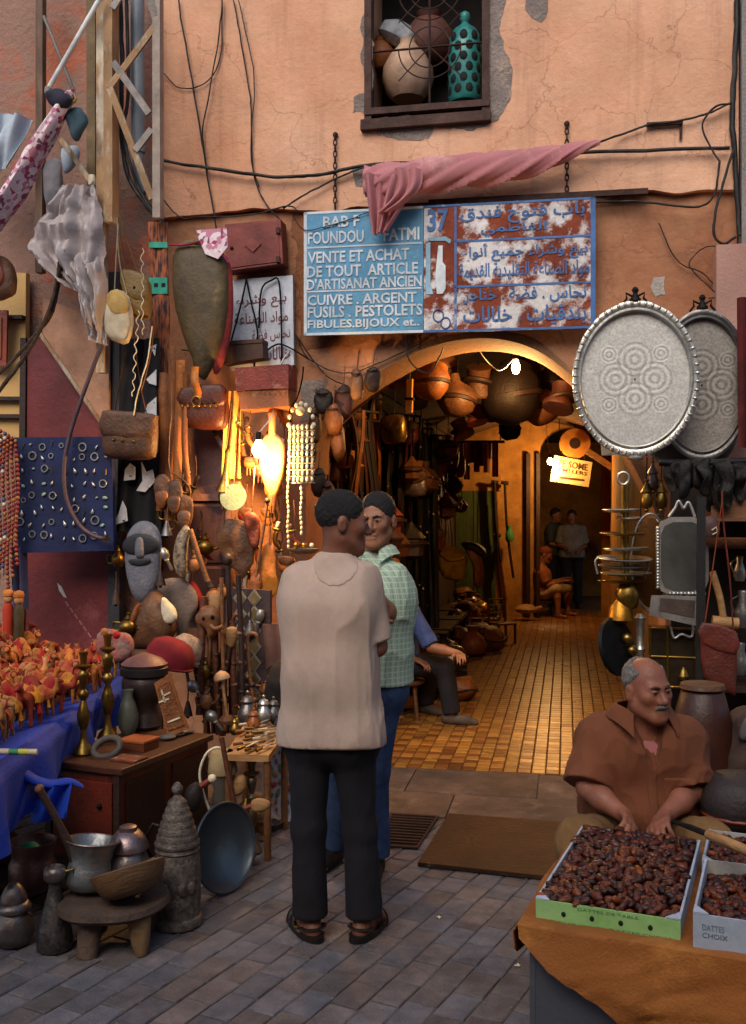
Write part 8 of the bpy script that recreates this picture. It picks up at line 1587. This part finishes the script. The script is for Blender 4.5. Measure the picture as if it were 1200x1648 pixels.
def crate(t, s, m):
    for z in (.0, .25, .5):
        for a in range(4): MB().box((-.5 * s, -.5 * s, z * s + .03), (.5 * s, -.46 * s, z * s + .2 * s + .02)).xf(Euler((0, 0, a * math.pi / 2)).to_matrix().to_4x4()).build('slat', m, t, None)
def roll_(t, s, m): MB().tube([(-.7 * s, 0, .22 * s), (-.2 * s, .03, .25 * s), (.3 * s, -.02, .24 * s), (.7 * s, 0, .22 * s)], [.2 * s, .23 * s, .22 * s, .19 * s], 12).jit(.03 * s, 4 / s).build('roll', m, t, 60); MB().tube([(.1 * s + .0 * math.cos(a), .25 * s * math.cos(a), .24 * s + .25 * s * math.sin(a)) for a in [2 * math.pi * q_ / 14 for q_ in range(14)]], .02 * s, 5, closed=True).build('tie', bone, t, 60)
kinds = [('metal_jug', 'jug', jug, 'dark metal jug in the heap of goods along the passage floor'), ('leather_boot', 'boot', boot, 'worn leather boot in the heap of goods along the passage floor'), ('leather_bundle', 'bundle', bundle, 'tied leather bundle in the heap of goods along the passage floor'), ('hide_roll', 'roll', roll_, 'rolled hide in the heap of goods along the passage floor'), ('slat_crate', 'crate', crate, 'small slatted crate in the heap of goods along the passage floor')]
gm_ = [leather_brown, leather_tan, brass, copper, wood_mid, leather_dark, pewter, MATS['clay_brown'], leather_red]
for k in range(64):
    v = 1.3 + (k * .118) + rp.uniform(-.1, .1); u = PLU + .14 + .78 * rp.random() * (1 if v > 2.2 else .4); zz = max(0, .55 * (1 - (u - PLU) / .75)) * rp.random()
    n_, c_, fn, lab = kinds[rp.choice((0, 0, 1, 1, 2, 2, 2, 3, 3, 4))]; s = rp.uniform(.17, .34)
    if (FW(u, v, 0) - Vector((JC['pelvis'].x, JC['pelvis'].y, 0))).length < .5: continue
    m = rp.choice(gm_); t = fthing(n_, mw(m) + ' ' + n_.replace('_', ' ') + ' in the heap on the passage floor ' + ('near the arch' if v < 3.2 else 'halfway down' if v < 6 else 'toward the far wall'), c_, u, v, zz + .004, rp.uniform(0, 6.28), group=n_.replace('_', ' ') + 's on the passage floor'); fn(t, s, m)
for k in range(6):
    v = 2 + k * 1.05; t = fthing('goods_rack', '%s low wooden rack from the arch under the heaped goods' % ORD[k], 'rack', PLU + .25, v, 0, group='racks along the passage wall')
    MB().box((-.2, -.45, .3), (.22, .45, .34)).build('board', wood_dark, t, None)
    for sx in (-.18, .18):
        for sy in (-.4, .4): MB().box((sx - .02, sy - .02, 0), (sx + .02, sy + .02, .299)).build('leg', wood_dark, t, None)
h = Hang('yellow_sack', 'bulging yellow sack on top of the heaped goods in the passage', 'sack', 728, 932, 4.6); h.puff([(706, 884), (728, 880), (748, 890), (750, 912), (742, 932), (716, 932), (704, 910)], .16, 'sack', mat('yellow_sackcloth', 'b8902c', '8d6a1a', 6, .85, bump=.4), seed=3, amp=.04); h.tube([(712, 890, -.15), (728, 900, -.18), (748, 896, -.14)], .02, 'fold', MATS['yellow_sackcloth'], 8)
h = Hang('saddle', 'dark leather saddle with a tan flap beside the yellow sack', 'saddle', 770, 940, 4.8); h.puff([(746, 876), (766, 880), (776, 900), (778, 938), (766, 944), (760, 910)], .08, 'flap', leather_tan, seed=1, amp=.02); h.puff([(742, 872), (768, 874), (784, 892), (776, 896), (760, 886), (746, 882)], .12, 'seat', leather_dark, seed=2, amp=.02)
t = fthing('wooden_chair', 'low wooden chair tipped at the end of the heaped goods', 'chair', PLU + .95, 6.2, 0, .6); t.scale = (.62, .62, .62)
MB().box((-.22, -.2, .38), (.22, .2, .42), bev=.01).build('seat', wood_mid, t, None)
for sx in (-.19, .19):
    MB().bar((sx, -.17, 0), (sx, -.17, .379), .04).build('leg', wood_mid, t, None); MB().bar((sx, .17, 0), (sx, .24, .9), .04).build('leg', wood_mid, t, None)
for z in (.6, .75, .87): MB().bar((-.19, .185 + (z - .4) * .1, z), (.19, .185 + (z - .4) * .1, z), .05, .02).build('back_slat', wood_mid, t, None)
h = Stand('round_loaf', 'pale round gourd lying on the floor before the barelegged man', 'gourd', 846, 988, D=15.0); h.prof([(4, 0), (16, 3), (18, 8), (12, 14), (1, 16)], 'body', wood_pale, 18); h.build(MB().tube([h.p(858, 982), h.p(872, 978)], .04, 8), 'stalk', wood_pale)
# bags, lamps and flasks hanging in front of the belts along the left wall
for k in range(30):
    v = .9 + k * .19; u = PLU + .3 + rp.uniform(0, .18); z = rp.uniform(1.25, 2.35); m = rp.choice((leather_tan, leather_brown, MATS['clay_brown'], copper, brass, leather_red, MATS['maroon_leather'])); s = rp.uniform(.09, .16); kd = k % 3
    t = fthing(('hanging_bag', 'hanging_flask', 'hanging_lamp')[kd], '%s %s, %s ware from the arch before the belts' % (mw(m), ('bag', 'flask', 'lamp')[kd], (ORD + ['twenty-sixth', 'twenty-seventh', 'twenty-eighth', 'twenty-ninth', 'thirtieth'])[k]), ('bag', 'flask', 'lamp')[kd], u, v, z, rp.uniform(-.6, .6), group='wares hanging before the belts')
    if kd == 0: puffmesh([Vector((a * s, 0, b * s)) for a, b in ((-1, .2), (-.7, 1.1), (.8, 1.2), (1, .3), (.8, -.6), (-.7, -.7))], s * .45, 4, 0, 2, 1, k, .012).build('body', m, t, 50); puffmesh([Vector((a * s, 0, b * s)) for a, b in ((-.9, .5), (-.7, 1.15), (.8, 1.22), (.95, .5), (0, .1))], s * .2, 5, -s * .36, 2, 1, k, .006).build('flap', leather_brown, t, 50)
    else: MB().lathe([(r * s, q * s) for r, q in ([(.3, -.9), (.8, -.6), (1, 0), (.6, .6), (.25, .8), (.3, 1.2), (.1, 1.25)] if kd == 1 else [(.2, -1), (.7, -.7), (.75, .2), (.9, .3), (.3, .9), (.1, 1.2)])], 12 if kd == 1 else 6).build('body', m, t, 40); MB().lathe([(.85 * s, -.1 * s), (1.03 * s, -.05 * s), (1.03 * s, .08 * s), (.85 * s, .12 * s)], 12).build('band', wood_dark, t, 40)
    MB().tube([(0, 0, s), (.01, 0, s + .25)], .005, 5).build('cord', iron, t, 60)
# ================================================================== SMALL WARES FILLING THE LEFT STALL
rf_ = random.Random(15)
def dagger(label, x, y, v, L, ang, m, group):
    h = Hang('curved_dagger', label, 'dagger', x, y + L, v, group); c, s_ = math.cos(ang), math.sin(ang)
    w = lambda a, b: (x + a * c - b * s_, y + a * s_ + b * c)
    h.puff([w(-3, 0), w(3, 0), w(4, L * .5), w(9, L * .8), w(14, L), w(4, L * .9), w(-3, L * .55)], .012, 'sheath', m, p=4, k=2, seed=1, amp=.003); h.puff([w(-3, -L * .42), w(3, -L * .42), w(2, -1), w(-2, -1)], .012, 'hilt', bone if rf_.random() < .3 else wood_dark, p=3, k=2)
    h.puff([w(-6, -2), w(6, -2), w(5, 3), w(-5, 3)], .014, 'guard', brass, p=4, k=2); h.tube([w(0, 4) + (-.01,), (x + 5, y - 20, 0), (x + 2, y - 50, .02)], .0035, 'cord', leather_brown)
regs = [(345, 470, 640, 720, 8), (345, 420, 880, 1010, 10), (255, 320, 700, 830, 6), (205, 250, 600, 640, 2), (430, 470, 820, 960, 5), (300, 330, 830, 960, 4)]
k = 0
for x0, x1, y0, y1, n in regs:
    for i in range(n):
        k += 1; dm = rf_.choice((brass, silver, leather_brown, leather_red, leather_tan)); dagger('curved dagger in %s sheath hanging %s' % (mw(dm), ('above the lit bulb', 'below the leaf shaped pouches', 'beside the tan straps', 'above the brown satchel', 'beside the bead chains', 'beside the mauve door')[regs.index((x0, x1, y0, y1, n))]), rf_.uniform(x0, x1), rf_.uniform(y0, y1), -.36 - rf_.uniform(0, .12), rf_.uniform(26, 46), rf_.uniform(-.5, .5), dm, 'daggers hanging on the left wall')
for i in range(16):
    x = rf_.uniform(340, 470); y = rf_.uniform(620, 960)
    m = rf_.choice((leather_tan, leather_orange, leather_brown, leather_red, MATS['amber_leather'])); h = Hang('tasselled_pouch', 'small tasselled %s pouch hanging %s the lit bulb' % (mw(m), 'left of' if x < 400 and 690 < y < 780 else 'right of' if 690 < y < 780 else 'above' if y < 700 else 'below'), 'pouch', x, y + 16, -.34 - rf_.uniform(0, .1), 'pouches hanging on the left wall'); w_ = rf_.uniform(8, 14)
    h.puff([(x - w_, y - w_), (x + w_, y - w_ * .9), (x + w_ * 1.1, y + w_ * .4), (x, y + w_ * 1.2), (x - w_ * 1.1, y + w_ * .5)], .02, 'body', m, p=4, k=2, seed=i, amp=.01); h.puff([(x - w_, y - w_ * 1.05), (x + w_, y - w_), (x + w_ * .6, y), (x - w_ * .6, y)], .008, 'flap', leather_brown, p=4, dv=-.018, k=2, seed=i + 1)
    for q in (-.5, 0, .5): h.tube([(x + w_ * q, y + w_ * .8, -.01), (x + w_ * q * 1.2, y + w_ * 2.0, -.005)], .004, 'tassel', m)
    h.tube([(x, y - w_), (x + 2, y - 50)], .003, 'thong', leather_brown)
# metal and wooden oddments on the paving around the curio table
odd = [(318, 1392, 'brass_mortar', 'mortar'), (372, 1420, 'small_bowl', 'bowl'), (392, 1392, 'small_bowl', 'bowl'), (424, 1352, 'brass_mortar', 'mortar'), (344, 1352, 'lidded_tin', 'tin'), (366, 1362, 'brass_mortar', 'mortar'), (418, 1336, 'lidded_tin', 'tin'), (436, 1336, 'small_bowl', 'bowl'), (396, 1330, 'lidded_tin', 'tin'), (352, 1336, 'small_bowl', 'bowl'), (330, 1346, 'lidded_tin', 'tin'), (12, 1452, 'small_bowl', 'bowl'), (120, 1462, 'brass_mortar', 'mortar'), (212, 1462, 'lidded_tin', 'tin'), (236, 1440, 'small_bowl', 'bowl')]
for i, (x, y, nm, cat) in enumerate(odd):
    if 300 < x < 390 and y > 1375: y = 1352
    h = Stand(nm, {'brass_mortar': 'small flared brass mortar', 'small_bowl': 'shallow metal bowl', 'lidded_tin': 'little tin with a domed lid'}[nm] + ' among the oddments on the paving by the pots', cat, x, y, group=nm.replace('_', ' ') + 's on the paving'); s_ = rf_.uniform(.8, 1.25); m = rf_.choice((brass, pewter, copper, wood_mid))
    pr_ = {'brass_mortar': [(9, 0), (10, 3), (6, 8), (9, 22), (12, 30), (10, 30), (7, 20), (1, 12)], 'small_bowl': [(8, 0), (12, 3), (18, 12), (19, 14), (17, 13), (9, 4), (1, 3)], 'lidded_tin': [(11, 0), (12, 3), (12, 20), (11, 22)]}[nm]
    h.prof([(r * s_, z_ * s_) for r, z_ in pr_], 'body', m, 18)
    if nm == 'lidded_tin': h.prof([(r * s_, z_ * s_) for r, z_ in [(11, 22), (13, 23), (10, 30), (4, 34), (3, 38), (1, 39)]], 'lid', m, 18)
    else: h.build(MB().tube([Vector(((pr_[-3][0] + .6) * s_ * h.s * math.cos(a), (pr_[-3][0] + .6) * s_ * h.s * math.sin(a), pr_[-3][1] * s_ * h.s)) for a in [2 * math.pi * q / 18 for q in range(18)]], .003, 5, closed=True), 'rim', m)
# grit and scraps of litter on the paving
mb = MB()
for i in range(260):
    D = rf_.uniform(3.0, 5.4); x = rf_.uniform(-1.3, 1.2); s_ = rf_.uniform(.002, .006); mb.add([(x + s_ * a, D + s_ * b, .003 + c * s_) for a, b, c in ((-1, -.7, 0), (1, -.5, 0), (.2, 1, 0), (0, 0, .8))], [(0, 1, 2), (0, 1, 3), (1, 2, 3), (2, 0, 3)])
mb.top('grit', mat('pale_grit', '8a8078', '6a6058', 9, .9), 'fine grit and crumbs scattered on the paving', 'grit', smooth=None, kind='stuff')
for i, (x, y) in enumerate(((832, 1556), (706, 1478))):
    c = G(x, y); MB().grid(lambda a, b: c + Vector(((a - .5) * .02, (b - .5) * .014, .006 + .006 * math.sin(a * 7 + i) * math.sin(b * 5 + i))), 5, 4, .001).top('paper_scrap', bone, 'small pale paper scrap on the paving ' + ('near the date stall', 'below the rusty plate', 'in front of the beige man', 'left of the sandals')[i], 'litter')
# goods crowding both edges of the arch
for i, (x, y) in enumerate(((506, 676), (520, 640), (536, 668), (498, 724), (552, 640), (574, 612), (512, 770), (544, 700), (600, 604), (528, 790))):
    m = (leather_brown, leather_dark, leather_tan, wood_dark, MATS['maroon_leather'])[i % 5]; h = Hang('goatskin_bag', '%s goatskin bag, %s from the left along the arch edge' % (mw(m), ORD[sorted((506, 520, 536, 498, 552, 574, 512, 544, 600, 528)).index(x)]), 'bag', x, y + 30, -.06 - .04 * (i % 3), 'bags hanging at the arch edge'); w_ = rf_.uniform(10, 17); L_2 = rf_.uniform(22, 40)
    h.puff([(x - w_ * .5, y - L_2 * .5), (x + w_ * .4, y - L_2 * .55), (x + w_, y + L_2 * .1), (x + w_ * .6, y + L_2), (x - w_ * .5, y + L_2 * 1.05), (x - w_, y + L_2 * .3)], .035, 'body', m, p=3, k=2, seed=i, amp=.016); h.tube([(x - w_ * .6, y - L_2 * .3, -.03), (x, y - L_2 * .25, -.045), (x + w_ * .6, y - L_2 * .3, -.03)], .007, 'tie', leather_dark); h.tube([(x, y - L_2 * .5), (x + 3, y - L_2 - 16)], .004, 'thong', leather_brown)
for i, (x, y, v) in enumerate(((1040, 800, -.3), (1058, 856, -.34), (1030, 868, -.25), (1064, 800, -.3), (1050, 770, -.28))):
    h = Hang('brass_lantern', '%s small brass lantern from the top in the cluster right of the arch' % ORD[(1, 3, 4, 2, 0)[i]], 'lantern', x, y + 18, v, 'lanterns right of the arch'); h.lathe(x, y, [(5, -18), (9, -15), (10, -4), (7, 6), (10, 8), (4, 18), (2, 24), (4, 27), (1, 30)], 'body', (brass, copper, pewter)[i % 3], n=8); h.build(MB().ball(h.p(x, y + 21), .014, 8, 6), 'drop', brass); h.tube([(x, y - 28), (x + 1, y - 64)], .004, 'chain', iron)
# metal teapots and odd curios filling the gaps between the larger left-hand wares
gap = [(206, 1008, -.8), (300, 1078, -.95), (318, 1040, -.9), (332, 1128, -1.0), (346, 1160, -1.02), (386, 1120, -.8), (384, 1160, -.9), (398, 1100, -.72), (420, 1136, -.8), (432, 1110, -.76), (316, 1112, -.98), (302, 1140, -1.0), (330, 1080, -.92), (352, 1010, -.9), (268, 850, -.6), (312, 910, -.6), (268, 900, -.62), (258, 930, -.7), (330, 880, -.5), (384, 990, -.6), (402, 1010, -.66), (356, 955, -.6), (416, 1000, -.66), (186, 960, -.5), (190, 900, -.5)]
for i, (x, y, v) in enumerate(gap):
    m = (brass, copper, pewter, wood_mid, silver, wood_dark)[i % 6]; k = i % 3; nm = ('teapot', 'carved_rattle', 'brass_bell')[k]
    h = Hang(nm, mw(m) + (' teapot', ' carved rattle', ' hand bell')[k] + (' wedged among the staffs' if y > 990 else ' hanging near the grey mask' if x < 300 else ' hanging before the mauve door'), nm.split('_')[-1], x, y + 14, v, ('teapots', 'rattles', 'bells')[k] + ' in the left stall'); r = rf_.uniform(.8, 1.2)
    if k == 0:
        h.lathe(x, y, [(7 * r, -12), (12 * r, -6), (13 * r, 2), (8 * r, 9), (5 * r, 11), (6 * r, 13), (2, 18), (3, 21), (1, 23)], 'body', m, n=16); h.tube([(x + 11 * r, y + 4), (x + 20 * r, y), (x + 24 * r, y - 10)], .008, 'spout', m, 7); h.tube([(x - 10 * r, y - 6), (x - 20 * r, y - 6), (x - 19 * r, y + 6), (x - 11 * r, y + 6)], .006, 'handle', m, 7)
    elif k == 1: h.lathe(x, y, [(2, -20), (3, -18), (2.5, -2), (8 * r, 4), (9 * r, 12), (5, 19), (1, 20)], 'rattle', m, n=12, rot=(0, rf_.uniform(-.8, .8), 0)); h.lathe(x, y, [(3.5, -3), (4.5, -1), (3.5, 1)], 'collar', bone, n=10)
    else: h.lathe(x, y, [(10 * r, -12), (9 * r, -8), (6 * r, 2), (3, 9), (2, 12)], 'bell', m, n=16); h.build(MB().ball(h.p(x, y + 13), .012, 8, 6), 'clapper', iron); h.tube([(x, y - 11), (x + 1, y - 40)], .004, 'cord', leather_brown)
